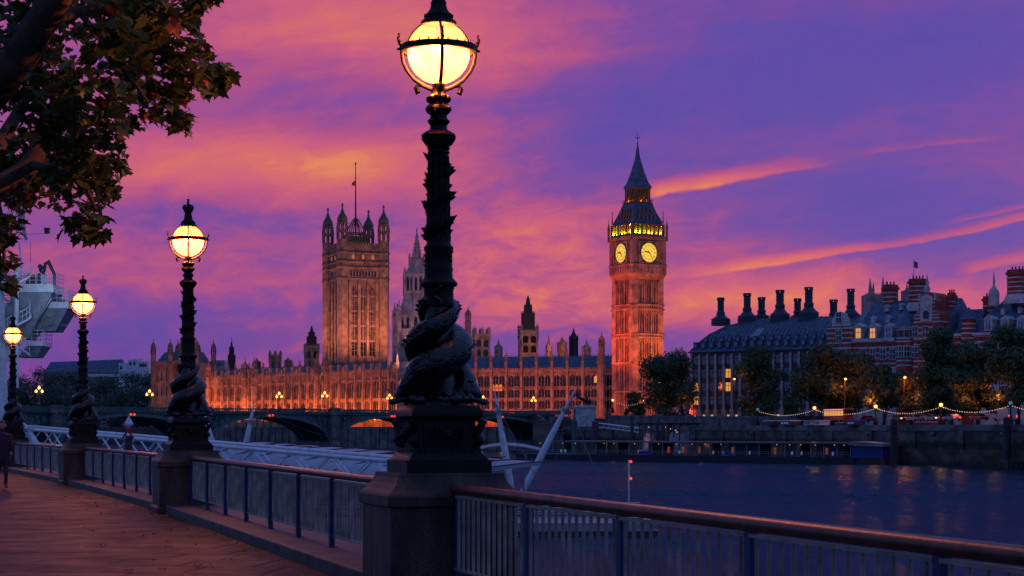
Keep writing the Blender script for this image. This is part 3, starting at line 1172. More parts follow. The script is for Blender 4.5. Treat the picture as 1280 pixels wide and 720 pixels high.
# leaves dropped on the slabs along the kerb
lm = MB()
lr_ = random.Random(9)
for q in range(150):
    i_ = lr_.choice((2, 2, 3, 3, 4))
    p = WALL[i_].lerp(WALL[i_ + 1], lr_.random())
    d_ = dirn(i_)
    p = p + Vector((-d_.y, d_.x, 0)) * (.58 + abs(lr_.gauss(0, .9)))
    aa = lr_.uniform(0, 6.28); s_ = lr_.uniform(.06, .13)
    vs = [p + Vector((0, 0, .03))]
    for x, y in LEAF:
        vs.append(p + Vector((s_ * (x * math.cos(aa) - (y - .4) * math.sin(aa)), s_ * (x * math.sin(aa) + (y - .4) * math.cos(aa)), .012 + abs(x) * s_ * .35)))
    lm.add(vs, [(0, 1 + k, 1 + (k + 1) % len(LEAF)) for k in range(len(LEAF))])
fl = lm.build('fallen_leaves', leaf_mat('dry_leaves', (.10, .05, .02), (.20, .10, .03)), keep=True)
tag(fl, 'dry brown plane leaves scattered on the paving beside the kerb', 'fallen leaves', kind='stuff')

# ================================================================== WALKER AT THE FRAME EDGE
def person(loc, rz):
    t = thing('person', 'person in dark coat walking along the promenade beside the railing', 'person', loc, rz)

    def skin(name, V, E, Rr, material, par, lvl=2):
        me = bpy.data.meshes.new(name)
        me.from_pydata(V, E, [])
        o = bpy.data.objects.new(name, me)
        COL.objects.link(o)
        o.parent = par
        me.materials.append(material)
        md = o.modifiers.new('Skin', 'SKIN')
        for i, r in enumerate(Rr):
            me.skin_vertices[0].data[i].radius = (r if isinstance(r, tuple) else (r, r))
        me.skin_vertices[0].data[0].use_root = True
        md.use_smooth_shade = True
        sd = o.modifiers.new('Sub', 'SUBSURF')
        sd.levels = sd.render_levels = lvl
        return o
    cloth = mat('dark_wool', (.035, .022, .040), .9, .3, 6)
    skinm = mat('skin', (.35, .20, .15), .6, .15, 5)
    hairm = mat('dark_hair', (.02, .014, .012), .6, .3, 20)
    # pelvis, spine, neck, head, arms, legs mid-stride (x forward, y left)
    V = [(0, 0, .92), (.01, 0, 1.10), (.02, 0, 1.32), (.03, 0, 1.47), (.05, 0, 1.54), (.06, 0, 1.64), (.07, 0, 1.72),
         (.02, .17, 1.40), (-.10, .21, 1.15), (.02, .23, .93), (.02, -.17, 1.40), (.12, -.21, 1.14), (.26, -.22, .96),
         (.02, .09, .86), (.14, .10, .50), (.24, .10, .09), (.38, .11, .035), (-.01, -.09, .86), (.03, -.10, .48), (-.30, -.10, .20), (-.22, -.10, .06)]
    E = [(0, 1), (1, 2), (2, 3), (3, 4), (4, 5), (5, 6), (2, 7), (7, 8), (8, 9), (2, 10), (10, 11), (11, 12), (0, 13), (13, 14), (14, 15), (15, 16), (0, 17), (17, 18), (18, 19), (19, 20)]
    Rr = [(.13, .16), (.12, .15), (.13, .17), .06, .055, .085, .075, .065, .05, .038, .065, .05, .038, .095, .065, .042, .035, .095, .065, .042, .035]
    body = skin('body', V, E, Rr, cloth, t)
    hd = MB()
    hd.sphere((.075, 0, 1.665), .098, 16, 12, 1.2)
    hd.tube([(.165, 0, 1.68), (.190, 0, 1.645), (.165, 0, 1.637)], [.01, .017, .008], 6)
    for s in (-1, 1):
        hd.sphere((.155, s * .035, 1.685), .012, 6, 5)
        hd.sphere((.075, s * .098, 1.66), .022, 6, 5, 1.4)
    hd.tube([(.160, -.025, 1.605), (.168, 0, 1.603), (.160, .025, 1.605)], .008, 6)
    hd.build('head', skinm, t, smooth='all')
    hr = MB()
    hr.sphere((.055, 0, 1.70), .104, 14, 10, 1.05)
    hr.build('hair', hairm, t, smooth='all')
    ct = MB()
    ct.loft([[(rx * math.cos(a) + ox, ry * math.sin(a), z) for a in [2 * PI * k / 16 for k in range(16)]] for rx, ry, z, ox in
             [(.19, .24, .58, -.02), (.17, .215, .80, 0), (.145, .19, 1.02, .01), (.15, .21, 1.25, .02), (.13, .21, 1.40, .025), (.075, .10, 1.49, .035)]])
    for s, pth in ((1, [(.02, .17, 1.42), (-.10, .22, 1.16), (.01, .235, .97)]), (-1, [(.02, -.17, 1.42), (.12, -.22, 1.15), (.24, -.225, .98)])):
        ct.tube(pth, [.085, .07, .058], 10)
        h = Vector(pth[-1])
        hm = MB()
        d = (h - Vector(pth[1])).normalized()
        hm.tube([h - d * .03, h + d * .04, h + d * .09], [.028, .036, .03], 8)
        for f in range(4):
            o = Vector((0, 0, 0)) + d.cross(Vector((0, 1, 0))) * (.024 - .016 * f)
            hm.tube([h + d * .08 + o, h + d * (.135 + (.012 if f in (1, 2) else 0)) + o - Vector((0, s * .012, 0)), h + d * .16 + o - Vector((0, s * .035, 0))], [.010, .009, .007], 6)
        hm.tube([h + d * .02 - Vector((0, s * .02, 0)), h + d * .07 - Vector((0, s * .05, 0)), h + d * .10 - Vector((0, s * .052, 0))], [.012, .010, .007], 6)
        hm.build('hand', skinm, t, smooth='all')
    ct.build('coat', cloth, t, smooth='all')
    return t


person((-13.55, 28.6 * K, 0), R(-74))
# ================================================================== WHEEL BOARDING STRUCTURE (white steel, past the smallest lamp)
ey = 100.0
et = thing('boarding_tower', 'white steel boarding tower with stacked decks and spiral stair past the smallest lamp', 'steel tower', (XX(30, ey), K * ey, 0))
EO = Vector((XX(30, ey), K * ey, 0))
E_ = lambda px, py, dY=0.0: W(px, py, ey + dY) - EO
m = MB()
m.loft([[E_(-14, 560, -1), E_(12, 560, -1), E_(12, 560, 2.5), E_(-14, 560, 2.5)], [E_(-16, 330, -1), E_(4, 330, -1), E_(4, 330, 2.5), E_(-16, 330, 2.5)]])
m.build('leg', white_paint, et, bevel=.05)


def deck(name, x0, x1, ytop, ybot, d0, d1, soffit):
    mm = MB()
    a, b = E_(x0, ytop), E_(x1, ytop)
    zb = E_(x0, ybot).z
    mm.box(a.x, b.x, d0, d1, zb, a.z)
    o = mm.build(name, white_paint, et)
    # tapering box girder below
    s = MB()
    (q0, q1, yb) = soffit
    c, d = E_(q0, yb), E_(q1, yb)
    s.loft([[(a.x + .1, d0 + .1, zb - .002), (b.x - .1, d0 + .1, zb - .002), (b.x - .1, d1 - .1, zb - .002), (a.x + .1, d1 - .1, zb - .002)],
            [(c.x, d0 + .6, c.z), (d.x, d0 + .6, c.z), (d.x, d1 - .4, c.z), (c.x, d1 - .4, c.z)]])
    s.build('girder', grey_steel, o)
    r = MB()
    n = max(3, int((b.x - a.x) / .5))
    for k in range(n + 1):
        x = a.x + (b.x - a.x) * k / n
        for yy in (d0 + .05, d1 - .05):
            r.tube([(x, yy, a.z), (x, yy, a.z + 1.08)], .022, 5)
    for k in range(5):
        yy = d0 + (d1 - d0) * k / 4
        for xx in (a.x + .03, b.x - .03):
            r.tube([(xx, yy, a.z), (xx, yy, a.z + 1.08)], .022, 5)
    for hz in (.36, .72, 1.08):
        P = [(a.x, d0 + .05, a.z + hz), (b.x, d0 + .05, a.z + hz), (b.x, d1 - .05, a.z + hz), (a.x, d1 - .05, a.z + hz), (a.x, d0 + .05, a.z + hz)]
        r.tube(P, .024, 5)
    r.build('guard_rail', white_paint, o)
    return o


deck('deck', 22, 73, 357, 367, -2.0, 2.2, (-4, 40, 424))
deck('deck', 52, 88, 378, 386, -.8, 3.2, (30, 70, 414))
deck('deck', 36, 58, 428, 433, -1.2, 2.2, (24, 48, 447))
m = MB()
m.loft([[E_(-6, 380, -.8), E_(66, 372, -.8), E_(66, 372, 2), E_(-6, 380, 2)], [E_(-8, 470, -.8), E_(22, 440, -.8), E_(22, 440, 2), E_(-8, 470, 2)]])
m.build('bracket', white_paint, et, bevel=.04)
m = MB()
for k in range(7):
    a, b = E_(60 + k * 3.4, 372 + k * .4, .2), E_(52 + k * 3.0, 410 + k * .5, 1.0)
    m.tube([a, b], .09, 5)
    m.tube([a, E_(62 + k * 3.4, 398, 2.6)], .06, 5)
for py in (386, 396, 405):
    m.tube([E_(58, py, -.4), E_(84, py + 2, .2)], .07, 5)
m.build('lattice', grey_steel, et)
# spiral stair
sc0 = E_(30, 445)
z0, z1 = sc0.z, E_(30, 342).z
cx, cy = sc0.x, -2.7
m = MB()
m.lathe([(.22, z0 - 3), (.22, z1 + .6)], 10, cx, cy)
m.build('stair_post', white_paint, et, smooth=True)
m = MB()
ns = 34
rail, rail2 = [], []
for k in range(ns):
    a = 2 * PI * k / 17 + .6
    z = z0 + (z1 - z0) * k / ns
    a2 = a + .33
    m.slab([(cx + .2 * math.cos(a), cy + .2 * math.sin(a)), (cx + 1.25 * math.cos(a), cy + 1.25 * math.sin(a)), (cx + 1.25 * math.cos(a2), cy + 1.25 * math.sin(a2))], z, z + .06)
    rail.append((cx + 1.25 * math.cos(a), cy + 1.25 * math.sin(a), z + 1.05))
    rail2.append((cx + 1.28 * math.cos(a), cy + 1.28 * math.sin(a), z - .02))
st = m.build('spiral_stair', grey_steel, et)
m = MB()
m.tube(rail, .035, 5)
m.tube([(x, y, z - .5) for x, y, z in rail], .025, 5)
for p in rail: m.tube([p, (p[0], p[1], p[2] - 1.1)], .02, 4)
m.build('stair_rail', white_paint, st)
m = MB()
m.tube(rail2, .10, 6)
m.build('stringer', white_paint, st)
# deck equipment
m = MB(); a = E_(47, 357); b = E_(58, 343)
m.box(a.x, b.x, -.8, .3, a.z, b.z)
m.build('white_locker', white_paint, et, bevel=.02)
m = MB(); a = E_(34, 357); b = E_(46, 344)
m.box(a.x, b.x, -.6, .5, a.z, b.z)
m.build('brown_locker', mat('rust_box', (.18, .07, .045), .6, .2, 2), et, bevel=.02)
m = MB()
m.lathe([(.16, E_(0, 357).z), (.13, E_(0, 343).z)], 8, E_(53, 0).x, -1.2)
m.tube([E_(54, 343, -1.2), E_(57, 329, -1.2), E_(60, 326, -1.2), E_(68, 343, -1.2), E_(68, 357, -1.2)], [.14, .16, .18, .14, .12], 7)
m.sphere(E_(53, 337, -1.2), .34, 10, 7)
m.sphere(E_(50, 333, -1.2), .22, 8, 6)
m.build('deck_crane', dark_steel, et, smooth=True)
m = MB()
m.tube([E_(38, 357), E_(38, 303)], [.04, .02], 5)
m.build('mast', grey_steel, et)
m = MB()
m.tube([E_(-10, 294), E_(60, 292)], .02, 5)
c = E_(59, 289)
m.box(c.x - .22, c.x + .22, -.25, .25, c.z - .2, c.z + .25)
m.box(c.x - .28, c.x + .28, -.30, .0, c.z + .25, c.z + .29)
m.build('floodlight', dark_steel, et)
lamp('POINT', 'deck_fill', E_(66, 349, -3.0), 170, (.55, .70, 1.0), et, .3)  # added cool fill hung before the decks, brightens the white steel
lamp('POINT', 'deck_fill', E_(20, 400, -5.0), 200, (.55, .70, 1.0), et, .3)
# rim of the great wheel passing behind the leaves
wt = thing('wheel_rim', 'white lattice wheel rim with red lit strip showing between the leaves', 'wheel rim', W(12, 268, 108))
m = MB()
WO = W(12, 268, 108)
V_ = lambda px, py, d=0: W(px, py, 108 + d) - WO
A = [V_(30, 262), V_(25, 240), V_(17, 210), V_(6, 175)]
B = [V_(22, 290, 1), V_(12, 262, 1), V_(4, 225, 1), V_(-8, 180, 1)]
C = [V_(30, 300, 3), V_(24, 268, 3), V_(16, 235, 3), V_(4, 190, 3)]
C[0] = V_(33, 300, 3)
for L in (A, B, C): m.tube(L, .16, 7)
for k in range(12):
    t = k / 12 * 2.99
    i = int(t); q = t - i
    a = A[i].lerp(A[i + 1], q); b = B[i].lerp(B[i + 1], q)
    t2 = min(2.98, (k + .5) / 12 * 2.99); i2 = int(t2); q2 = t2 - i2
    c = C[i2].lerp(C[i2 + 1], q2)
    m.tube([a, b], .06, 5); m.tube([b, c], .05, 5); m.tube([a, c], .05, 5)
m.tube([V_(24, 303, 1), V_(28, 344, -1), V_(10, 390, -4)], .10, 6)
m.build('lattice', white_paint, wt)
m = MB()
m.tube([V_(-6, 236, -.5), V_(6, 247, -.5), V_(14, 262, -.5)], .16, 6)
m.build('light_strip', red_bulb, wt)

# ================================================================== RIVER PIER ON THIS BANK
gA, gB = Vector((-49, 105.5 * K, 1.95)), Vector((-4.5, 67.6 * K, -.46))
gt = thing('pier_gangway', 'white tubular truss gangway sloping down behind the railings to the near pier', 'gangway', gA, ang(gB - gA))
gl_ = (gB - gA).xy.length
gz = gB.z - gA.z
m = MB()
ch = lambda x, y, z: (x, y, gz * x / gl_ + z)
for y in (-.0, -3.2):
    m.tube([ch(0, y, 0), ch(gl_, y, 0)], .15, 10)
    m.tube([ch(0, y, -1.55), ch(gl_, y, -1.55)], .13, 8)
m.build('chord', white_paint, gt, smooth=True)
nb = 14
for y in (0, -3.2):
    m = MB()
    for k in range(nb):
        x0, x1 = gl_ * k / nb, gl_ * (k + 1) / nb
        xm = (x0 + x1) / 2
        m.tube([ch(x0 + .1, y, -1.5), ch(xm, y, -.05)], .075, 7)
        m.tube([ch(xm, y, -.05), ch(x1 - .1, y, -1.5)], .075, 7)
    m.build('bracing', white_paint, gt, smooth=True)
m = MB()
m.loft([[ch(0, 0, -1.62), ch(0, -3.2, -1.62), ch(0, -3.2, -1.74), ch(0, 0, -1.74)], [ch(gl_, 0, -1.62), ch(gl_, -3.2, -1.62), ch(gl_, -3.2, -1.74), ch(gl_, 0, -1.74)]])
m.build('walkway', grey_steel, gt)

# pale tented roof beyond the gangway
canopy_mat = mat('tented_roof', (.36, .38, .42), .45, .12, .4)
red_strip = mat('red_banner', (.35, .02, .02), .5, .2, 2)
c0, c1 = Vector((-24, 83 * K, 0)), Vector((-5.5, 72 * K, 0))
ct_ = thing('pier_roof', 'long pale ribbed roof with red lines lying beyond the white gangway', 'pier roof', c0, ang(c1 - c0))
cl = (c1 - c0).length
m = MB()
ROOFZ = lambda px, py, Y: ZZ(py, Y)
rings = []
for k in range(13):
    x = -3 + (cl + 6) * k / 12
    zt = .45 - 1.25 * k / 12
    rings.append([(x, -1.0, zt - 1.05), (x, -.4, zt - .72), (x, 2, zt - .30), (x, 5.0, zt + .05), (x, 7.5, zt + .1), (x, 7.5, zt - .12), (x, 2, zt - .52), (x, -1.0, zt - 1.2)])
m.loft(rings)
m.build('roof_sheet', canopy_mat, ct_, smooth=True)
m = MB()
for k in range(12):
    x = -2.4 + (cl + 4.8) * k / 11
    zt = .45 - 1.25 * (x + 3) / (cl + 6)
    m.tube([(x, -.95, zt - .98), (x + .9, 2, zt - .22), (x + 2.2, 5, zt + .12), (x + 3, 7.3, zt + .18)], .045, 5)
m.build('rib', dark_steel, ct_)
m = MB()
rr = random.Random(5)
for k in range(16):
    x = rr.uniform(-2, cl + 1)
    zt = .45 - 1.25 * (x + 3) / (cl + 6)
    y0 = rr.uniform(1.5, 4.0)
    m.tube([(x, y0, zt - .30 + (y0) * .085 + .02), (x + rr.uniform(.6, 1.6), y0 + 1.0, zt - .20 + (y0) * .085 + .03)], .05, 5)
m.build('red_line', red_strip, ct_)
m = MB()
for k in range(6):
    x = -2 + (cl + 4) * k / 5
    for y in (.2, 6.8):
        m.tube([(x, y, -6.5), (x, y, -1.0 - .7 * k / 5)], .10, 6)
m.build('roof_post', grey_steel, ct_)

# floating pontoon seen through the railing
pt = thing('pontoon', 'grey floating pontoon with railed deck, seen through the bars beside the red signal post', 'pontoon', (4.6, 73 * K, WATER_Z))
m = MB()
m.slab([(-22, -3.4), (4.6, -3.4), (5.2, -2.6), (5.2, 3.4), (-22, 3.4)], -1.0, .30)
m.build('fender', dark_steel, pt)
m = MB()
m.slab([(-22, -3.2), (4.4, -3.2), (4.9, -2.5), (4.9, 3.2), (-22, 3.2)], .305, .85)
m.build('hull', grey_steel, pt)
m = MB()
for y in (-3.0, 3.0):
    for k in range(18):
        m.tube([(-21.8 + 1.5 * k, y, .85), (-21.8 + 1.5 * k, y, 1.95)], .03, 5)
    for z in (1.2, 1.6, 1.95):
        m.tube([(-21.8, y, z), (4.3, y, z)], .028, 5)
m.build('guard_rail', white_paint, pt)
m = MB()
m.box(2.6, 4.2, -1.2, 1.2, .852, 1.6)
m.build('deck_box', dark_steel, pt, bevel=.05)

mast_labels = ['short white leaning mast rising in front of the first lit bridge arch', 'white leaning mast half hidden by the lamp with the crowned globe',
               'white mast leaning to one side right beside the tallest lamp', 'longest white slanting mast, crossing in front of the palace',
               'white leaning strut in front of the bridge, between the two smallest lamps']
masts = [((318, 503), (307, 557), 88), ((246, 490), (266, 556), 90), ((618, 488), (636, 592), 88), ((720, 485), (655, 612), 86), ((24, 518), (46, 560), 96)]
mast_t = []
for (a, b, Y), lb in zip(masts, mast_labels):
    top, bot = W(*a, Y), W(*b, Y)
    d = (bot - top).normalized()
    end = bot + d * max(0, (bot.z + 4.0) / max(.2, -d.z))
    t = thing('pier_mast', lb, 'mast', end, 0, 'leaning white masts of the pier')
    m = MB()
    L = (top - end)
    n = 12
    m.tube([L * (k / n) for k in range(n + 1)], [max(.02, .27 * math.sin(PI * min(1, (.12 + .88 * k / n)) ** .8) ** .75 * (1 if k < n else 0) + .015) for k in range(n + 1)], 12)
    m.build('spar', white_paint, t, smooth='all')
    q = MB()
    c = L * .80
    q.tube([c - L.normalized() * .12, c + L.normalized() * .12], .30, 10)
    for s in (-1, 1): q.tube([c, c + Vector((s * .55, 0, .1))], .05, 5)
    q.build('collar', grey_steel, t, smooth=True)
    mast_t.append((t, top, end))
stays = [((712, 502, 86), (759, 626, 74), 'stay cable running from the longest slanting mast down to the pontoon'),
         ((712, 502, 86), (683, 622, 80), 'stay cable between the longest mast and the pontoon behind the handrail'),
         ((716, 496, 86), (797, 570, 92), 'faint thin cable off the tip of the longest mast towards the water'),
         ((620, 505, 88), (650, 600, 82), 'stay cable hanging close beside the mast by the tallest lamp'),
         ((620, 505, 88), (684, 618, 78), 'thin cable running from the mast by the tallest lamp to the pontoon'),
         ((317, 507, 88), (490, 556, 96), 'long sagging cable from the short mast across the bridge pier')]
cable_m = mat('steel_cable', (.03, .03, .035), .5, .1, 3)
for a, b, lb in stays[:2] + stays[3:]:
    p, q = W(*a), W(*b)
    m = MB()
    sag = .05 * (p - q).length
    pts_ = [p.lerp(q, k / 10) - Vector((0, 0, sag * 4 * (k / 10) * (1 - k / 10) * (1 if 'sagging' in lb else .15))) for k in range(11)]
    m.tube([x - p for x in pts_], .028, 5)
    o = m.build('stay_cable', cable_m)
    o.location = p
    tag(o, lb, 'cable', 'stay cables of the pier masts')
# white curved shelter roof between tall lamp and slanting mast
st_ = thing('shelter', 'small white arched shelter roof on the water behind the slanting mast', 'shelter', W(640, 562, 100))
SO = W(640, 562, 100)
m = MB()
rings = []
for k in range(15):
    t = k / 14
    x = (-45 + 82 * t) * 100 / F
    z = (9.0 * math.sin(PI * (.12 + .8 * t)) - 3.0) * 100 / F + .1
    w = .5 + 1.6 * math.sin(PI * t)
    rings.append([(x, -w, z - .12), (x, 0, z + .10), (x, w, z - .05), (x, w, z - .14), (x, 0, z), (x, -w, z - .2)])
m.loft(rings)
m.build('arched_roof', canopy_mat, st_, smooth=True)
m = MB()
for x in (-2.4, -.6, 1.3):
    m.tube([(x, .2, WATER_Z - .5 - SO.z), (x, .2, .1 if x < 1 else .0)], .10, 6)
m.build('roof_post', grey_steel, st_)
m = MB()
m.slab([(-8, -1.5), (4.5, -1.5), (4.5, 3), (-8, 3)], WATER_Z - .5 - SO.z, WATER_Z + .9 - SO.z)
m.build('float', dark_steel, st_)

# signal posts with red lights
for i, (px, Y, lb) in enumerate([(786, 73.5, 'slim white signal post with two red lights rising behind the handrail')]):
    base = Vector((XX(px, Y), K * Y, WATER_Z + .85))
    t = thing('signal_post', lb, 'signal post', base)
    m = MB()
    m.tube([(0, 0, 0), (0, 0, ZZ(575, Y) - base.z)], .05, 8)
    m.box(-.35, .35, -.05, .05, .0, .05)
    m.build('post', white_paint, t)
    for py in (577, 598):
        m = MB()
        z = ZZ(py, Y) - base.z
        m.sphere((.14, -.05, z), .085, 10, 7)
        m.build('red_light', red_bulb, t, smooth='all')
        m = MB()
        m.box(.02, .26, .04, .12, z - .12, z + .12)
        m.build('light_bracket', dark_steel, t)
# red and white river mark
Y = 70
base = Vector((XX(161, Y), K * Y, WATER_Z - .8))
t = thing('river_mark', 'dark pile topped by a white cone with red crossed boards, between two lamps', 'river mark', base)
m = MB()
m.lathe([(.26, 0), (.24, ZZ(545, Y) - base.z)], 10)
m.build('pile', dark_steel, t, smooth=True)
m = MB()
m.lathe([(.05, ZZ(536, Y) - base.z), (.27, ZZ(531, Y) - base.z), (.29, ZZ(529, Y) - base.z), (.03, ZZ(520.5, Y) - base.z)], 4, rot=.3)
m.build('white_cone', white_paint, t)
m = MB()
z0, z1 = ZZ(548, Y) - base.z, ZZ(531, Y) - base.z
for s in (-1, 1):
    m.add([(s * .32 - .07, -.30, z1), (s * .32 + .07, -.30, z1), (.07 - s * .0, -.34, (z0 + z1) / 2 + .1), (-.07, -.34, (z0 + z1) / 2 + .1),
           (s * .32 - .07, -.24, z1), (s * .32 + .07, -.24, z1), (.07, -.28, (z0 + z1) / 2 + .1), (-.07, -.28, (z0 + z1) / 2 + .1)],
          [(0, 1, 2, 3), (7, 6, 5, 4), (0, 4, 5, 1), (1, 5, 6, 2), (2, 6, 7, 3), (3, 7, 4, 0)])
    m.tube([(0, -.30, (z0 + z1) / 2 + .1), (s * .36, -.28, z0)], .07, 6)
m.build('red_board', mat('signal_red', (.5, .02, .015), .5, .1, 3), t)

# ================================================================== WESTMINSTER BRIDGE
bE = Vector((7.2, 345 * K, 0)); bD = Vector((-125.6, -75 * K, 0))
SP = bD.length / 4
bD.normalize()
NSP = 7
bt = thing('road_bridge', 'long green iron road bridge of low arches crossing the river in front of the palace', 'bridge', bE, ang(bD))
# local x runs along the bridge towards this bank, local +y is downstream (towards the camera side)
BW = 6.5
yn = (Matrix.Rotation(-ang(bD), 3, 'Z') @ Vector((0, -1, 0)))
sgn = 1 if yn.y > 0 else -1      # which local y faces the camera
PT = 7.15
crown, spring = 4.75, -2.3


def arch_z(t): return spring + (crown - spring) * math.sqrt(max(0, 1 - (2 * t - 1) ** 2))


for yf in (sgn * BW, -sgn * BW):
  m = MB()
  for s in range(NSP):
    x0, x1 = s * SP + 1.3, (s + 1) * SP - 1.3
    N = 28
    top = [(x0 + (x1 - x0) * k / N, 5.55) for k in range(N + 1)]
    low = [(x0 + (x1 - x0) * k / N, arch_z(k / N) + .35) for k in range(N + 1)]
    if True:
        for k in range(N):
            a, b, c, d = low[k], low[k + 1], top[k + 1], top[k]
            m.add([(a[0], yf, a[1]), (b[0], yf, b[1]), (c[0], yf, c[1]), (d[0], yf, d[1]), (a[0], yf * .985, a[1]), (b[0], yf * .985, b[1]), (c[0], yf * .985, c[1]), (d[0], yf * .985, d[1])],
                  [(0, 1, 2, 3), (7, 6, 5, 4), (0, 4, 5, 1), (2, 6, 7, 3)])
  m.build('spandrel', bridge_green, bt)
m = MB()
for s in range(NSP):
    x0, x1 = s * SP + 1.3, (s + 1) * SP - 1.3
    N = 28
    for yf in (sgn * (BW + .15), -sgn * (BW + .15), sgn * 4, -sgn * 4):
        rings = []
        for k in range(N + 1):
            x, z = x0 + (x1 - x0) * k / N, arch_z(k / N)
            rings.append([(x, yf - .35, z), (x, yf + .35, z), (x, yf + .35, z + .75), (x, yf - .35, z + .75)])
        m.loft(rings)
m.build('arch_rib', mat('bridge_rib_paint', (.085, .20, .18), .5, .25, .7), bt)
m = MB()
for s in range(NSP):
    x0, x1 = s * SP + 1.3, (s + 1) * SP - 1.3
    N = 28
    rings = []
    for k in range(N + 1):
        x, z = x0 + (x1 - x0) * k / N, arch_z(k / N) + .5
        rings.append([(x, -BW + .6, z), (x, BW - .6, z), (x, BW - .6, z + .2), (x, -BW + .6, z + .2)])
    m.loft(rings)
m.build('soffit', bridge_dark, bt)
m = MB()
m.box(-2, NSP * SP, -BW - .55, BW + .55, 5.552, 5.95)
m.box(-2, NSP * SP, -BW - .75, BW + .75, 5.952, 6.10)
m.build('deck', bridge_green, bt)
m = MB()
for yf in (sgn * (BW + .35), -sgn * (BW + .35)):
    m.box(-2, NSP * SP, yf - .12, yf + .12, 6.102, 6.35)
    m.box(-2, NSP * SP, yf - .18, yf + .18, 6.95, PT)
    for k in range(int(NSP * SP / .9)):
        m.box(-2 + .9 * k, -1.66 + .9 * k, yf - .08, yf + .08, 6.352, 6.948)
m.build('parapet', bridge_green, bt)
for s in range(NSP):     # tracery rings and ribs in the spandrels
    x0, x1 = s * SP + 1.3, (s + 1) * SP - 1.3
    for e, sg in ((x0, 1), (x1, -1)):
        m = MB()
        for k, (dx_, zc, r) in enumerate(((1.5, 3.9, 1.15), (3.6, 4.55, .75), (5.2, 4.9, .45), (1.2, 1.6, .75))):
            pr = [(e + sg * dx_ + r * math.cos(q), sgn * (BW + .04), zc + r * math.sin(q)) for q in [2 * PI * i / 16 for i in range(17)]]
            m.tube(pr, .11, 5)
        for k in range(5):
            m.tube([(e + sg * (.4 + 1.9 * k), sgn * (BW + .04), min(5.5, arch_z((.4 + 1.9 * k) / (x1 - x0)) + .6)), (e + sg * (.4 + 1.9 * k), sgn * (BW + .04), 5.5)], .09, 4)
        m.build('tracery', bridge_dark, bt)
pm = MB()
pm.box(-1.3, 1.3, -BW - .8, BW + .8, -8, 5.55)
for s in (1, -1):
    pm.lathe([(1.9, -8), (1.9, -2.6), (1.6, -2.2), (1.45, -1.9), (1.45, 5.2), (1.75, 5.5), (1.75, 6.2), (1.55, 6.4), (1.55, 7.1), (1.7, 7.25), (1.7, 7.5)], 8, 0, s * (BW + 1.0), PI / 8)
p0 = pm.build('bridge_pier', pier_stone, bt)
p0.location = (SP, 0, 0)
for k in range(2, NSP + 1):
    inst(p0, bt, (SP * k, 0, 0))
m = MB()
m.box(-9, 1.0, -BW - 1.0, BW + 1.0, -8, 5.54)
m.box(-9, 1.2, -BW - 1.2, BW + 1.2, 6.104, 7.4)
m.build('abutment', pier_stone, bt)
m = MB()
for s in range(NSP):
    x = (s + .5) * SP
    for d in (-.55, .55):
        m.sphere((x + d, sgn * (BW + .8), 5.25), .26, 8, 6)
m.build('arch_signal_light', red_bulb, bt, smooth='all')


# triple-globe lamps on the parapet
def bridge_lamp_proto(x):
    t = thing('bridge_lamp', '', 'street lamp', (0, 0, 0), ang(bD), 'three-globe lamps on the bridge parapet')
    m = MB()
    m.lathe([(.38, 0), (.38, .35), (.22, .5), (.13, .9), (.10, 2.6), (.18, 2.75), (.08, 2.9), (.07, 3.9)], 8)
    for s in (-1, 1):
        m.tube([(0, 0, 2.75), (s * .45, 0, 2.65), (s * .82, 0, 2.8), (s * .85, 0, 3.0)], .07, 5)
    m.build('post', gilt, t, smooth=True)
    for (x_, z_, r) in ((0, 4.15, .36), (-.85, 3.3, .33), (.85, 3.3, .33)):
        q = MB()
        q.sphere((0, 0, 0), r, 10, 7)
        q.lathe([(r * .5, r * .9), (.03, r * 1.5)], 8)
        o = q.build('globe', far_globe, t, smooth='all')
        o.location = (x_, 0, z_)
    return t


bl_px = [(49, 'lit three-globe bridge lamp on the pier between the two smallest lamp posts'), (187, 'lit three-globe bridge lamp in front of the dark park trees, nearest the southern palace end'),
         (349, 'lit three-globe bridge lamp over the middle of the first lit arch'), (406, 'lit three-globe bridge lamp standing on the stone bridge pier below the great square tower'),
         (487, 'lit three-globe bridge lamp close beside the tallest black lamp on its tower side'), (604, 'lit three-globe bridge lamp close beside the tallest black lamp on the clock side'),
         (667, 'lit three-globe bridge lamp at the bank end, before the pale plinth')]
proto = None
for px, lb in bl_px:
    # intersect the sight line with the camera-side parapet
    n = Vector((-bD.y, bD.x, 0)) * sgn
    o = bE + n * (BW + .35)
    k = (px - 640) / FK
    s = (k * o.y - o.x) / (bD.x - k * bD.y)
    p = o + bD * s
    if proto is None:
        proto = bridge_lamp_proto(0)
        t = proto
    else:
        t = copy_tree(proto)
    t['label'] = lb
    t.location = (p.x, p.y, PT + (.35 if px in (49, 406) else 0))
# ================================================================== THE PALACE
class Face:
    """a vertical facade plane from pixel column pa at depth Ya to pb at depth Yb; local x runs along it, local +y goes into the building"""
    def __init__(s, pa, Ya, pb, Yb, z=BANK_Z):
        s.A = Vector((XX(pa, Ya), K * Ya, z)); s.B = Vector((XX(pb, Yb), K * Yb, z))
        s.d = (s.B - s.A).normalized(); s.L = (s.B - s.A).xy.length
        s.rz = ang(s.d); s.z0 = z

    def s(s, px):
        k = (px - 640) / FK
        return (k * s.A.y - s.A.x) / (s.d.x - k * s.d.y)

    def z(s, px, py):
        return ZZ(py, (s.A + s.d * s.s(px)).y / K) - s.z0

    def world(s, x, y, z):
        n = Vector((-s.d.y, s.d.x, 0))
        return s.A + s.d * x + n * y + Vector((0, 0, z))


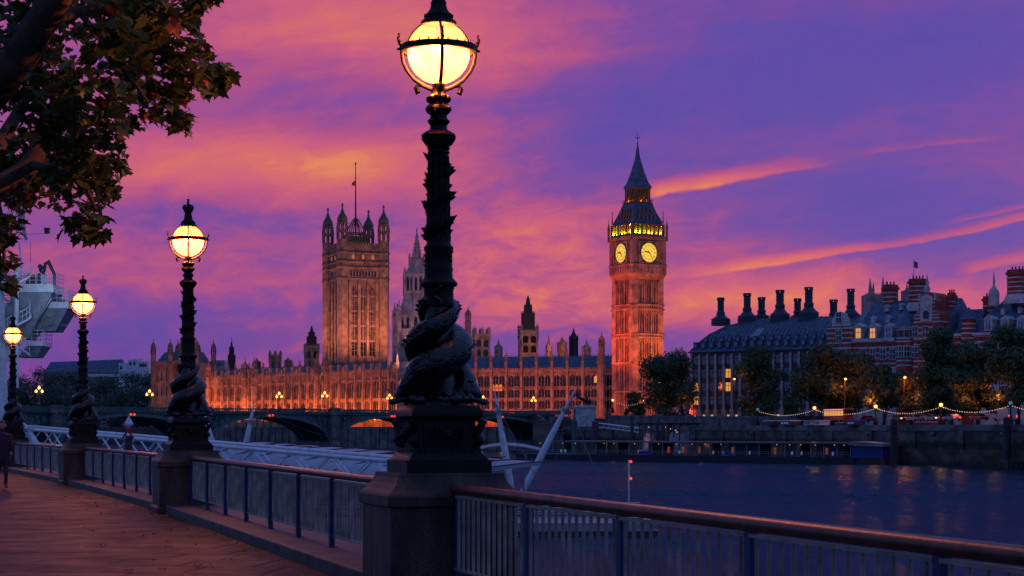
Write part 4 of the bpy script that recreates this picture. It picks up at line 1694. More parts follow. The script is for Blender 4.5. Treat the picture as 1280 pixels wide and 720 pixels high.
def gothic_window(w, h, mull=1):
    m = MB()
    o = [(-w / 2, 0), (w / 2, 0), (w / 2, h * .78), (w * .3, h * .92), (0, h), (-w * .3, h * .92), (-w / 2, h * .78)]
    m.poly(o, -.06, .06)
    return m


def pinnacle(m, x, y, z, h, r, n=4):
    m.lathe([(r, z), (r, z + h * .42), (r * 1.35, z + h * .45), (r * 1.35, z + h * .5), (r * .85, z + h * .54), (r * .12, z + h * .94), (r * .3, z + h * .96), (r * .05, z + h)], n, x, y, PI / 4 if n == 4 else 0)


def crockets(m, x, y, z0, z1, r0, n=5):
    for k in range(n):
        t = (k + .5) / n
        for a in range(4):
            r = r0 * (1 - t)
            m.cb(x + r * math.cos(a * PI / 2), y + r * math.sin(a * PI / 2), z0 + (z1 - z0) * t, .35, .35, .4)


def gothic_range(name, label, fc, bays, levels, wall_m, zpar, zroof, zpin, depth, per=2, dormer=False):
    """buttressed range: levels = [(z0,z1) of window rows]"""
    t = thing(name, label, 'palace wing', fc.A, fc.rz)
    m = MB()
    L = fc.L
    bw = L / bays
    m.box(0, L, 0, depth, -6, zpar)
    strings = sorted({z for lv in levels for z in (lv[0] - .55, lv[1] + .45)})
    for z in strings:
        m.box(-.1, L + .1, -.34, -.003, z - .16, z + .16)
    # panelled tracery between windows
    for b in range(bays):
        x0 = b * bw
        for k in range(per * 2 + 1):
            x = x0 + .6 + (bw - 1.2) * k / (per * 2)
            wd = .12 if k % 2 else .20
            m.box(x - wd / 2, x + wd / 2, -.27, -.004, levels[-1][0] - 2, zpar - .3)
        for lv in levels:
            for j in range(3):
                z = lv[0] - .5 - j * .32
                m.box(x0 + .5, x0 + bw - .5, -.15, -.006, z - .06, z + .06)
    for b in range(bays + 1):
        x = b * bw
        m.box(x - .46, x + .46, -1.05, -.008, -6, zpar * .62)
        m.box(x - .40, x + .40, -.80, -.009, zpar * .62 + .002, zpar + .6)
    m.box(-.2, L + .2, -.45, .5, zpar + .002, zpar + .5)
    for k in range(int(L / .95)):       # pierced parapet
        m.box(.95 * k + .1, .95 * k + .62, -.40, -.05, zpar + .503, zpar + 1.25)
    m.build('wall', wall_m, t)
    pn = MB()
    pinnacle(pn, 0, 0, 0, zpin - zpar, .62)
    crockets(pn, 0, 0, (zpin - zpar) * .55, (zpin - zpar) * .93, .55, 3)
    p0 = pn.build('pinnacle', wall_m, t)
    p0.location = (0, -.45, zpar)
    for b in range(1, bays + 1):
        inst(p0, t, (b * bw, -.45, zpar))
    r = MB()
    r.loft([[(0, .8, zpar + .1), (L, .8, zpar + .1), (L, depth - .8, zpar + .1), (0, depth - .8, zpar + .1)], [(.5, depth * .42, zroof), (L - .5, depth * .42, zroof), (L - .5, depth * .58, zroof), (.5, depth * .58, zroof)]])
    for k in range(int(L / 1.6)):
        r.tube([(1.6 * k + .8, .75, zpar + .15), (1.6 * k + .8, depth * .42, zroof + .05)], .07, 4)
    rf = r.build('roof', slate, t)
    c = MB()
    for k in range(int(L / 1.2)):
        c.box(.6 + 1.2 * k, .75 + 1.2 * k, depth * .42 - .05, depth * .42 + .05, zroof, zroof + .7)
    c.box(.5, L - .5, depth * .42 - .06, depth * .42 + .06, zroof + .30, zroof + .42)
    c.build('ridge_cresting', dark_steel, rf)
    protos = {}
    for b in range(bays):
        for li, lv in enumerate(levels):
            for k in range(per):
                x = b * bw + .6 + (bw - 1.2) * (k + .5) / per
                key = li
                if key not in protos:
                    w = MB()
                    w = gothic_window((bw - 1.2) / per - .32, lv[1] - lv[0])
                    o = w.build('window', glass_dark, t)
                    protos[key] = o
                    o.location = (x, -.02, lv[0])
                else:
                    inst(protos[key], t, (x, -.02, lv[0]))
    return t


def octa_turret(m, x, y, r, z0, zs, zt, bands=(), n=8):
    """octagonal corner turret: solid to zs, then cupola up to zt"""
    h = zt - zs
    m.lathe([(r, z0), (r, zs)], n, x, y, PI / 8)
    for b in bands:
        m.lathe([(r * 1.02, b - .5), (r * 1.14, b - .3), (r * 1.14, b + .3), (r * 1.02, b + .5)], n, x, y, PI / 8)
    # open lantern of slender posts in two tiers
    for (a, b, rr) in ((zs, zs + h * .22, .92), (zs + h * .25, zs + h * .44, .80)):
        for k in range(n):
            q = PI / 8 + 2 * PI * k / n
            m.lathe([(r * .17, a), (r * .17, b)], 4, x + r * rr * math.cos(q), y + r * rr * math.sin(q), q)
        m.lathe([(r * 1.05, b - h * .02), (r * 1.08, b), (r * rr, b + h * .035)], n, x, y, PI / 8)
    m.lathe([(r * .30, zs), (r * .30, zs + h * .47)], 6, x, y)
    b = zs + h * .47
    m.lathe([(r * .86, b), (r * .95, b + h * .03), (r * .92, b + h * .10), (r * .72, b + h * .17), (r * .42, b + h * .24), (r * .22, b + h * .32), (r * .12, b + h * .43), (r * .24, b + h * .455), (r * .2, b + h * .48), (.05, b + h * .53)], n, x, y, PI / 8)
    for k in range(n):
        q = PI / 8 + 2 * PI * k / n
        m.lathe([(r * .10, zs + h * .22), (r * .10, zs + h * .30), (.02, zs + h * .40)], 4, x + r * 1.02 * math.cos(q), y + r * 1.02 * math.sin(q), q)


def quad_frame(cpx, Yc, lpx, rpx):
    """square tower seen on its near corner: returns (corner, half, rotation) from the pixel columns of near/left/right corners"""
    a, b = (rpx - cpx), (cpx - lpx)
    th = math.atan2(b, a)
    w = math.hypot(a, b) * Yc / F * 1.02
    c = Vector((XX(cpx, Yc), K * Yc, 0))
    r = Vector((math.cos(th), math.sin(th), 0)); l = Vector((-math.sin(th), math.cos(th), 0))
    return c + (r + l) * w / 2, w / 2, th


# ---- river front
river = Face(262, 492, 498, 424, 4.5)
rz_ = lambda py: river.z(480, py)
gothic_range('palace_river_front', 'long gothic river front glowing orange from below, seen over the bridge arches', river, 25,
             [(9.7, 16.2), (3.4, 8.2)], lime, rz_(464.5), rz_(452), rz_(443), 15, 2)
rf_ = [o for o in COL.objects if o.name == 'palace_river_front'][0]
for fx in (.0, .22, .27, .61, .66):
    m = MB()
    octa_turret(m, fx * river.L, -.6, 1.25, -6, rz_(462), rz_(437), (rz_(466), rz_(478)))
    m.build('bay_turret', lime, rf_)
for k in range(25):
    if k % 2: continue
    x = (k + .5) * river.L / 25
    m = MB()
    zq_ = rz_(464.5)
    m.poly([(x - 1.5, zq_ + .5), (x + 1.5, zq_ + .5), (x + 1.2, zq_ + 1.5), (x, zq_ + 3.0), (x - 1.2, zq_ + 1.5)], -.3, .25)
    m.build('parapet_gable', lime, rf_)
# ---- north front, facing the bridge foot
north = Face(540, 411, 768, 398, 4.5)
nz_ = lambda py: north.z(660, py)
nf = gothic_range('palace_north_front', 'gothic palace wing with dark window rows between the slanting mast and the clock tower', north, 12,
                  [(nz_(483), nz_(469)), (nz_(497), nz_(486.5)), (nz_(511), nz_(500))], lime, nz_(464), nz_(445), nz_(438), 16, 2)
for px, py, mm in ((621, 484.5, lit_orange), (626, 484.5, lit_orange), (745, 475, lit_yellow), (616, 484.5, lit_orange), (686, 441, lit_orange)):
    if py == 441: continue
    wq = gothic_window(1.3, 2.6).build('window', mm, nf)
    wq.location = (north.s(px), -.10, nz_(py + 4))

# ---- Victoria Tower
VY = 472
vc, vh, vth = quad_frame(428, VY, 405.5, 477)
vt_ = thing('square_tower', 'tallest square gothic tower with four corner turrets and a flagpole', 'tower', vc, vth)
VZ = lambda py: ZZ(py, VY + 8)
m = MB()
m.box(-vh, vh, -vh, vh, 0, VZ(309))
zb = [VZ(351), VZ(337), VZ(330), VZ(319)]
for z in zb:
    m.square([(vh + .1, z - .5), (vh + .45, z - .25), (vh + .45, z + .25), (vh + .1, z + .5)])
for a in range(4):
    m.at(Matrix.Rotation(a * PI / 2, 4, 'Z'))
    for k in range(20):      # panel ribs
        x = -vh + 2.4 + (2 * vh - 4.8) * k / 19
        m.box(x - .11, x + .11, -vh - .22, -vh - .002, VZ(430), VZ(352.5))
        m.box(x - .09, x + .09, -vh - .20, -vh - .002, VZ(336), VZ(310))
    for k in range(22):
        z = VZ(440) + (VZ(352) - VZ(440)) * k / 22
        m.box(-vh + 2.2, -vh + 5.2, -vh - .16, -vh - .004, z, z + .15)
        m.box(vh - 5.2, vh - 2.2, -vh - .16, -vh - .004, z, z + .15)
    for k in range(4):       # deep piers between the three tall windows
        x = -6.2 + 12.4 * k / 3
        m.box(x - .62, x + .62, -vh - .75, -vh - .006, 5, VZ(357))
        m.lathe([(.6, VZ(357)), (.6, VZ(354)), (.05, VZ(350))], 4, x, -vh - .35, PI / 4)
    for k in range(15):      # battlement
        x = -vh + 1.0 + (2 * vh - 2) * k / 14
        m.box(x - .35, x + .35, -vh - .2, -vh + .3, VZ(309), VZ(306))
m.at(None)
m.build('shaft', lime_dark, vt_)
proto = None
pm = None
for a in range(4):
    M = Matrix.Rotation(a * PI / 2, 4, 'Z')
    for k in range(3):
        x = -6.2 + 12.4 * (k + .5) / 3
        p = M @ Vector((x, -vh - .05, VZ(446)))
        if proto is None:
            w = MB()
            h = VZ(360) - VZ(446)
            w.poly([(-1.25, 0), (1.25, 0), (1.25, h * .93), (.7, h * .975), (0, h), (-.7, h * .975), (-1.25, h * .93)], -.08, .08)
            proto = w.build('tall_window', glass_dark, vt_)
            proto.location = p; proto.rotation_euler = (0, 0, a * PI / 2)
            w = MB()
            w.box(-.12, .12, -.22, -.081, 0, h * .96)
            for j in range(1, 14): w.box(-1.25, 1.25, -.24 if j % 3 == 0 else -.16, -.082, h * j / 14 - (.35 if j % 3 == 0 else .06), h * j / 14 + (.35 if j % 3 == 0 else .06))
            pm = w.build('mullion', lime_dark, proto)
        else:
            o = inst(proto, vt_, p, a * PI / 2)
            inst(pm, o, (0, 0, 0))
    for k in range(9):
        x = -5.6 + 11.2 * k / 8
        p = M @ Vector((x, -vh - .04, VZ(348)))
        if k == 0 and a == 0:
            w0 = gothic_window(.75, VZ(340.5) - VZ(348)).build('window', glass_dark, vt_)
            w0.location = p
        else:
            inst(w0, vt_, p, a * PI / 2)
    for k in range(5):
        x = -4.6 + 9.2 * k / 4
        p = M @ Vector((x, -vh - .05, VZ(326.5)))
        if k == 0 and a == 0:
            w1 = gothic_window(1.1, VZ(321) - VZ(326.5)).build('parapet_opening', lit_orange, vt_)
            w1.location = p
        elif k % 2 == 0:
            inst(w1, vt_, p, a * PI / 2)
m = MB()
octa_turret(m, 0, 0, 2.45, 0, VZ(303), VZ(258), (VZ(351), VZ(337), VZ(330), VZ(319)))
for k in range(14):
    z = VZ(450) + (VZ(310) - VZ(450)) * k / 14
    m.lathe([(2.47, z), (2.52, z + .12), (2.47, z + .24)], 8, 0, 0, PI / 8)
t0 = m.build('corner_turret', lime_dark, vt_)
t0.location = (-vh, -vh, 0)
for sx_, sy_ in ((1, -1), (1, 1), (-1, 1)): inst(t0, vt_, (sx_ * vh, sy_ * vh, 0))
m = MB()
zc = VZ(306)
m.square([(5.0, VZ(309)), (5.0, VZ(299)), (5.3, VZ(298.5)), (5.3, VZ(297))])
for a in range(4):
    m.at(Matrix.Rotation(a * PI / 2, 4, 'Z'))
    for k in range(8): m.box(-4.8 + 1.3 * k, -4.4 + 1.3 * k, -5.25, -5.0, VZ(297), VZ(288 if k in (0, 7) else 294))
    m.tube([(-3.4, -3.4, VZ(297)), (-2.6, -2.6, VZ(286)), (-1.2, -1.2, VZ(277)), (0, 0, VZ(272))], .30, 6)
    m.tube([(0, -3.6, VZ(297)), (0, -2.4, VZ(285)), (0, -.6, VZ(276))], .20, 5)
    m.box(-3, 3, -3.6, -3.3, VZ(293), VZ(291.5))
m.at(None)
m.build('iron_crown', gilt, vt_)
m = MB()
m.lathe([(.42, VZ(297)), (.38, VZ(265)), (.16, VZ(207)), (.42, VZ(205.5)), (.3, VZ(204)), (.03, VZ(203))], 8)
fp = m.build('flagpole', dark_steel, vt_, smooth=True)
m = MB()
m.add([(-.3, 0, VZ(226)), (-1.5, .3, VZ(229)), (-1.7, .5, VZ(233)), (-.9, .2, VZ(232)), (-.3, 0, VZ(233.5)), (-.3, .06, VZ(226)), (-1.5, .36, VZ(229)), (-1.7, .56, VZ(233)), (-.9, .26, VZ(232)), (-.3, .06, VZ(233.5))],
      [(0, 1, 2, 3, 4), (9, 8, 7, 6, 5), (0, 5, 6, 1), (1, 6, 7, 2), (2, 7, 8, 3), (3, 8, 9, 4)])
m.build('flag', mat('dull_red_flag', (.35, .04, .05), .8, .3, .5), fp)

# ---- central tower with spire
CY = 442
cc_ = Vector((XX(521, CY), K * CY, 0))
ct2 = thing('spired_tower', 'grey octagonal gothic tower rising to a slender stone spire beside the tallest lamp', 'tower', cc_, R(10))
CZ = lambda py: ZZ(py, CY)
m = MB()
hw = 8.2
m.box(-hw, hw, -hw, hw, 0, CZ(412))
for a in range(4):
    m.at(Matrix.Rotation(a * PI / 2, 4, 'Z'))
    for k in range(11):
        x = -hw + .3 + (2 * hw - .6) * k / 10
        m.box(x - .14, x + .14, -hw - .3, -hw - .003, 0, CZ(412))
    for py in (500, 478, 456, 434, 416):
        m.box(-hw - .3, hw + .3, -hw - .4, -hw - .004, CZ(py) - .25, CZ(py) + .25)
m.at(None)
m.lathe([(8.4, CZ(412)), (8.4, CZ(395)), (7.4, CZ(388)), (5.6, CZ(372)), (5.3, CZ(369)), (5.0, CZ(368)), (5.0, CZ(345)), (5.2, CZ(343)), (4.4, CZ(338)), (3.3, CZ(333)), (3.1, CZ(331)), (2.9, CZ(325)), (2.1, CZ(322)), (.18, CZ(290)), (.4, CZ(289)), (.03, CZ(284))], 8, 0, 0, PI / 8)
for k in range(8):
    q = PI / 8 + 2 * PI * k / 8
    for r, z0_, z1_, pr in ((8.3, CZ(412), CZ(378), .7), (5.4, CZ(370), CZ(334), .55), (3.2, CZ(334), CZ(316), .35)):
        m.lathe([(pr, z0_), (pr, z0_ + (z1_ - z0_) * .6), (pr * 1.3, z0_ + (z1_ - z0_) * .63), (.05, z1_)], 4, r * math.cos(q), r * math.sin(q), q)
    for j in range(7):
        t = j / 7
        r = 2.1 * (1 - t) + .25
        m.cb(r * math.cos(q), r * math.sin(q), CZ(322) + (CZ(292) - CZ(322)) * t, .3, .3, .45)
m.build('shaft', lime_grey, ct2)
for sx_ in (-1, 1):
    for sy_ in (-1, 1):
        m = MB()
        octa_turret(m, sx_ * hw, sy_ * hw, 1.05, 0, CZ(402), CZ(376), (CZ(412), CZ(434), CZ(456), CZ(478)))
        m.build('corner_turret', lime_grey, ct2)
w0 = None
for k in range(8):
    q = 2 * PI * k / 8
    for ap, zz0, zz1, ww in ((5.0 * math.cos(PI / 8), CZ(364), CZ(346.5), 1.05), (8.4 * math.cos(PI / 8), CZ(411), CZ(397), 1.3)):
        for dxw in (-.95, .95):
            p = Vector((ap + .03, dxw * (1 if ap < 6 else 1.5), zz0))
            p = Matrix.Rotation(q, 3, 'Z') @ p
            gothic_w = gothic_window(ww, zz1 - zz0)
            o = gothic_w.build('window', glass_dark, ct2)
            o.location = p
            o.rotation_euler = (0, 0, q + PI / 2)
for a in range(4):
    for (pz0, pz1) in ((496, 482), (474, 460), (452, 438), (430, 418)):
        for dxw in (-4.2, -1.4, 1.4, 4.2):
            if a in (1, 2) : continue
            p = Matrix.Rotation(a * PI / 2, 3, 'Z') @ Vector((dxw, -hw - .03, CZ(pz0)))
            o = gothic_window(1.15, CZ(pz1) - CZ(pz0)).build('window', glass_dark, ct2)
            o.location = p; o.rotation_euler = (0, 0, a * PI / 2)

# ---- small stone towers and spirelets over the roofs
def base_z(px): return 8.0


def tower_square(label, px, Y, w, y_par, y_pin, material, nwin=2, npin=4, rot=.18):
    t = thing('stone_tower', label, 'tower', Vector((XX(px, Y), K * Y, 0)), rot)
    h = w * Y / F / 2
    z = lambda py: ZZ(py, Y)
    m = MB()
    m.box(-h, h, -h, h, 6, z(y_par))
    m.square([(h + .02, z(y_par) - .9), (h + .3, z(y_par) - .7), (h + .3, z(y_par) + .3), (h + .05, z(y_par) + .5)])
    for a in range(4):
        m.at(Matrix.Rotation(a * PI / 2, 4, 'Z'))
        for k in range(nwin + 1):
            x = -h + 2 * h * k / nwin
            m.box(x - .25, x + .25, -h - .25, -h - .003, 6, z(y_par) - .9)
        for k in range(6): m.box(-h + 2 * h * (k + .25) / 6, -h + 2 * h * (k + .75) / 6, -h - .1, -h + .2, z(y_par) + .5, z(y_par) + 1.1)
    m.at(None)
    m.build('shaft', material, t)
    q = [(-1, -1), (1, -1), (1, 1), (-1, 1)]
    if npin > 4: q += [(0, -1), (0, 1), (-1, 0), (1, 0)]
    for sx_, sy_ in q:
      m = MB()
      m.lathe([(.55, z(y_par) - 3), (.55, z(y_par) + (z(y_pin) - z(y_par)) * .5), (.72, z(y_par) + (z(y_pin) - z(y_par)) * .55), (.05, z(y_pin))], 6, sx_ * h, sy_ * h)
      m.build('corner_pinnacle', material, t)
    for a in (0, 3):
        for k in range(nwin):
            x = -h + 2 * h * (k + .5) / nwin
            for (p0, p1) in ((y_par + 14, y_par + 5), (y_par + 26, y_par + 17)):
                o = gothic_window(2 * h / nwin - 1.1, z(p1) - z(p0)).build('window', glass_dark, t)
                o.location = Matrix.Rotation(a * PI / 2, 3, 'Z') @ Vector((x, -h - .03, z(p0)))
                o.rotation_euler = (0, 0, a * PI / 2)
    return t, h, z


tower_square('small stone tower with tall corner pinnacles showing right behind the tallest lamp', 601.5, 436, 17.5, 420, 409, lime, 2, 8)
t, h, z = tower_square('stone tower wrapped at the top in a dark stepped scaffold, over the north wing', 660, 436, 20, 415, 405, lime, 2, 4)
sh = t
m = MB()
k = 436 / F
m.square([(7.2 * k, z(416)), (7.0 * k, z(391))]); m.square([(4.6 * k, z(390.9)), (4.4 * k, z(381))]); m.square([(2.6 * k, z(380.9)), (2.0 * k, z(375)), (.4 * k, z(369))])
for py in (411, 406, 401, 396):
    m.square([(7.4 * k, z(py) - .12), (7.4 * k, z(py) + .12)])
for a in range(4):
    m.at(Matrix.Rotation(a * PI / 2, 4, 'Z'))
    for j in range(6): m.box(-7.1 * k + j * 2.84 * k - .08, -7.1 * k + j * 2.84 * k + .08, -7.3 * k, -7.15 * k, z(416), z(389))
m.at(None)
m.build('scaffold_wrap', scaff, sh)
t, h, z = tower_square('stone tower with dark stepped scaffold top close beside the tall square tower', 389.5, 505, 16, 434, 429, lime, 2, 4)
k = 505 / F
m = MB()
m.square([(6 * k, z(436)), (5.9 * k, z(420.5))]); m.square([(4 * k, z(420.4)), (3.9 * k, z(415))]); m.square([(2.2 * k, z(414.9)), (1.6 * k, z(411)), (.3 * k, z(407))])
for py in (432, 427, 423): m.square([(6.2 * k, z(py) - .12), (6.2 * k, z(py) + .12)])
m.build('scaffold_wrap', scaff, t)
tower_square('low stone tower with three pinnacles above the river front roof', 344, 512, 13, 446, 438, lime, 2, 8)
Y = 520
t = thing('scaffolded_turret', 'dark blue stepped turret under sheeting beyond the southern end of the palace', 'turret', Vector((XX(289.5, Y), K * Y, 0)), .2)
k = Y / F
z = lambda py: ZZ(py, Y)
m = MB()
m.square([(4.7 * k, 6), (4.7 * k, z(443.5))]); m.square([(3.1 * k, z(443.4)), (3 * k, z(434))]); m.square([(1.6 * k, z(433.9)), (1.1 * k, z(430)), (.2 * k, z(425))])
for py in (455, 451, 447): m.square([(4.9 * k, z(py) - .15), (4.9 * k, z(py) + .15)])
m.build('sheeted_shaft', scaff, t)
m = MB()
m.tube([(0, 0, z(426)), (0, 0, z(422))], .12, 5)
m.build('finial', dark_steel, t)

spires = [(321, 500, 5.5, 455, 457, 447, lime_dark, 'squat pyramid cupola over the far roofs of the river front'),
          (360, 490, 5.0, 453, 457, 446, lime_dark, 'little spired cupola between two stone towers over the river front'),
          (623, 430, 5.0, 438, 444, 424, slate, 'slate cupola with crocketed tip between two stone towers over the north wing'),
          (686, 425, 3.6, 438, 443, 419, lime, 'orange lit stone spirelet next to the scaffold topped tower'),
          (702.5, 428, 6.2, 432, 445, 420, lime, 'broad orange lit pyramid cupola over the north wing roof'),
          (717, 440, 5.5, 425, 446, 410, scaff, 'dark pointed spirelet with side pinnacles over the north wing roof'),
          (733, 428, 5.6, 438, 446, 424, lime_grey, 'grey tiered pagoda-like cupola over the north wing roof')]
for px, Y, hwpx, y_eave, y_base, y_top, mm, lb in spires:
    k = Y / F
    z = lambda py: ZZ(py, Y)
    t = thing('roof_spirelet', lb, 'spire', Vector((XX(px, Y), K * Y, 0)), .2, None)
    m = MB()
    r = hwpx * k
    m.lathe([(r * .85, 8), (r * .85, z(y_eave)), (r * 1.1, z(y_eave) + .2), (r * 1.1, z(y_eave) + .6), (r * .62, z(y_eave) + (z(y_top) - z(y_eave)) * .36), (r * .66, z(y_eave) + (z(y_top) - z(y_eave)) * .40),
             (r * .2, z(y_eave) + (z(y_top) - z(y_eave)) * .72), (r * .28, z(y_eave) + (z(y_top) - z(y_eave)) * .76), (.05, z(y_top))], 8, 0, 0, PI / 8)
    m.build('cupola', mm, t)
    for a in range(4):
        m = MB()
        q = a * PI / 2 + PI / 4
        m.lathe([(.3, 8), (.3, z(y_eave) + .8), (.42, z(y_eave) + 1.0), (.03, z(y_eave) + (z(y_top) - z(y_eave)) * .45)], 4, r * 1.05 * math.cos(q), r * 1.05 * math.sin(q))
        m.build('side_pinnacle', mm, t)
for px, Y, ytop, ys, lb in ((585, 420, 384, 398, 'tall slim octagonal turret emerging behind the tallest lamp'), (752, 396, 416, 432, 'orange lit octagonal turret rising next to the clock tower')):
    z = lambda py: ZZ(py, Y)
    t = thing('stair_turret', lb, 'turret', Vector((XX(px, Y), K * Y, 0)), .1)
    m = MB()
    octa_turret(m, 0, 0, 4.0 * Y / F, 6, z(ys), z(ytop), (z(ys + 6), z(ys + 24), z(ys + 44)))
    m.build('shaft', lime if px > 700 else lime_dark, t)

# ---- southern end pavilion
SY = 505
sp = thing('palace_end_pavilion', 'dim southern end pavilion of the palace with slim turrets and steep blue roofs', 'palace wing', Vector((XX(229, SY), K * SY, 0)), R(-20))
z = lambda py: ZZ(py, SY)
k = SY / F
m = MB()
for cx_, w_ in ((-17.5, 11.5), (20, 10.5)):
    m.box((cx_ - w_) * k, (cx_ + w_) * k, -8, 8, 2, z(454))
m.box(-8 * k, 10 * k, -5, 6, 2, z(460))
for (xa, xb, yf) in ((-29 * k, -6 * k, -8), (9.5 * k, 30.5 * k, -8), (-6 * k, 9.5 * k, -5)):
    n = 7
    for j in range(n + 1):
        x = xa + (xb - xa) * j / n
        m.box(x - .22, x + .22, yf - .4, yf - .003, 2, z(455))
    for py in (498, 480, 462, 455): m.box(xa, xb, yf - .5, yf - .004, z(py) - .25, z(py) + .25)
for j in range(40):
    x = -29 * k + 59.5 * k * j / 39
    m.box(x - .2, x + .2, -8.2, -7.8, z(454), z(452))
m.build('wall', lime, sp)
r = MB()
for cx_, w_ in ((-17.5, 10), (20, 9)):
    r.loft([[((cx_ - w_) * k, -7, z(454)), ((cx_ + w_) * k, -7, z(454)), ((cx_ + w_) * k, 7, z(454)), ((cx_ - w_) * k, 7, z(454))],
            [((cx_ - w_ * .55) * k, -2, z(440)), ((cx_ + w_ * .55) * k, -2, z(440)), ((cx_ + w_ * .55) * k, 2, z(440)), ((cx_ - w_ * .55) * k, 2, z(440))]])
r.build('roof', slate, sp)
m = MB()
octa_turret(m, 0, 0, 3.2 * k, 2, z(443), z(424), (z(455), z(462), z(480)))
t0 = m.build('corner_turret', lime_dark, sp)
t0.location = (-30 * k, -8, 0)
for x, y in ((-6, -8), (8.5, -8), (30.5, -8), (-20, 8), (-6, 8), (9, 8), (31, 8)): inst(t0, sp, (x * k, y, 0))
for xa in (-24, -17.5, -11, 14, 20, 26, -1.5, 4.5):
    for (p0, p1) in ((496, 483), (477, 465)):
        o = gothic_window(2.0 * k * 1.6, z(p1) - z(p0)).build('window', glass_dark, sp)
        o.location = (xa * k, -8.04 if abs(xa) > 8 else -5.04, z(p0))

# ---- terrace wall and lights under the bridge arches
tA, tB = Vector((3, 352 * K, 0)), Vector((-141, 474 * K, 0))
tw = thing('terrace_wall', 'dark river terrace wall of the palace seen through the bridge arches', 'wall', tA, ang(tB - tA))
tw['kind'] = 'thing'
TL = (tB - tA).length
yf = (Matrix.Rotation(-ang(tB - tA), 3, 'Z') @ Vector((0, -1, 0))).y
yf = 1 if yf > 0 else -1
m = MB()
m.box(-3, TL + 160, yf * 1.0 - .5, yf * 1.0 + .5, -8, 2.0)
m.box(-3, TL + 160, yf * 1.0 - .7, yf * 1.0 + .7, 2.002, 2.3)
for j in range(50): m.box(j * 6, j * 6 + 1.2, yf * 1.5, yf * 1.5 + yf * .5, -8, 2.0) if yf > 0 else m.box(j * 6, j * 6 + 1.2, -2.0, -1.5, -8, 2.0)
m.build('wall', stone_wall, tw)
marq = mat('marquee_stripe', (.55, .16, .10), .7, .3, .6)
proto = None
mq_lab = ['lit orange marquee on the terrace seen through the first lit arch', 'lit yellow marquee on the terrace seen through the arch beside the tallest lamp']
for i, (s0, s1) in enumerate(((80, 160), (14, 56))):
    o = tA + (tB - tA).normalized() * s0
    t = thing('terrace_marquee', mq_lab[i], 'marquee', o + Vector((0, 0, 2.2)), ang(tB - tA))
    m = MB()
    n = int((s1 - s0) / 7)
    for k in range(n):
        x = 7 * k
        m.loft([[(x, -yf * 2, 3.2), (x + 6.9, -yf * 2, 3.2), (x + 6.9, -yf * 9, 3.2), (x, -yf * 9, 3.2)], [(x + 3.3, -yf * 5.3, 5.4), (x + 3.6, -yf * 5.3, 5.4), (x + 3.6, -yf * 5.6, 5.4), (x + 3.3, -yf * 5.6, 5.4)]])
        for xx in (x + .1, x + 6.8): m.tube([(xx, -yf * 2, 0), (xx, -yf * 2, 3.2)], .08, 5)
    m.build('tent_roof', marq, t)
    m = MB()
    m.box(0, 7 * n, -yf * 9 - .1, -yf * 9 + .1, 0, 3.2)
    m.build('back_wall', marq, t)
    q = MB()
    for k in range(n * 2):
        q.sphere((3.5 * k + 1.7, -yf * 1.6, 2.9), .30, 8, 6)
    q.build('lamp_bulb', orange_bulb, t, smooth='all')
    for k in range(0, n, 2):
        lamp('POINT', 'marquee_light', (7 * k + 3.5, -yf * 4.5, 2.3), 900, (1, .36, .08), t, .4)

# ---- the clock tower
KY = 377
kc, kh, kth = quad_frame(790.5, KY, 767, 831)
KZ = lambda py: ZZ(py, 385)
kt = thing('clock_tower', 'tall clock tower with glowing yellow dials, glowing belfry and blue pyramid spire', 'clock tower', kc, kth)
m = MB()
sh_ = kh * .985
m.box(-sh_ + .5, sh_ - .5, -sh_ + .5, sh_ - .5, 2, KZ(352))
for a in range(4):
    m.at(Matrix.Rotation(a * PI / 2, 4, 'Z'))
    m.box(-sh_, -sh_ + 1.9, -sh_, -sh_ + 1.9, 2, KZ(352))
    for k in range(10):
        x = -sh_ + 2.2 + (2 * sh_ - 4.4) * k / 9
        wd = .28 if k % 3 == 0 else .16
        m.box(x - wd, x + wd, -sh_ + (.02 if k % 3 == 0 else .15), -sh_ + .5, 2, KZ(354))
    for py in (512, 484, 454, 421, 387, 420 - 31):
        pass
    for py in (490, 455, 423.5, 419.5, 389, 383.5):
        m.box(-sh_ - .28, sh_ + .28, -sh_ - .28, -sh_ + .6, KZ(py) - .28, KZ(py) + .28)
    for py in (421.5, 386, 457.5):
        for k in range(14):
            x = -sh_ + .6 + (2 * sh_ - 1.2) * k / 13
            m.box(x - .2, x + .2, -sh_ - .12, -sh_ + .5, KZ(py) - .45, KZ(py) + .45)
m.at(None)
m.square([(sh_, KZ(352)), (sh_ + .15, KZ(350)), (sh_ + .75, KZ(345.5)), (sh_ + .75, KZ(336)), (sh_ + .95, KZ(335)), (sh_ + .95, KZ(333.5)), (sh_ + .45, KZ(333))])
for a in range(4):
    m.at(Matrix.Rotation(a * PI / 2, 4, 'Z'))
    for k in range(9):
        x = -sh_ + .4 + (2 * sh_ - .8) * k / 8
        m.box(x - .28, x + .28, -sh_ - 1.02, -sh_ - .752, KZ(345), KZ(337))
m.at(None)
m.build('shaft', lime, kt)
# window slits on the shaft
w0 = None
for a in range(4):
    for lv in ((380, 357), (416, 392), (451, 427), (486, 459)):
        for k in range(9):
            x = -sh_ + 2.2 + (2 * sh_ - 4.4) * (k + .5) / 9
            if k in (0, 2, 6, 8) and lv[0] != 416: continue
            p = Matrix.Rotation(a * PI / 2, 3, 'Z') @ Vector((x, -sh_ + .46, KZ(lv[0])))
            if w0 is None:
                w0 = gothic_window(.36, 6.2).build('window_slit', glass_dark, kt)
                w0.location = p
            else:
                inst(w0, kt, p, a * PI / 2)
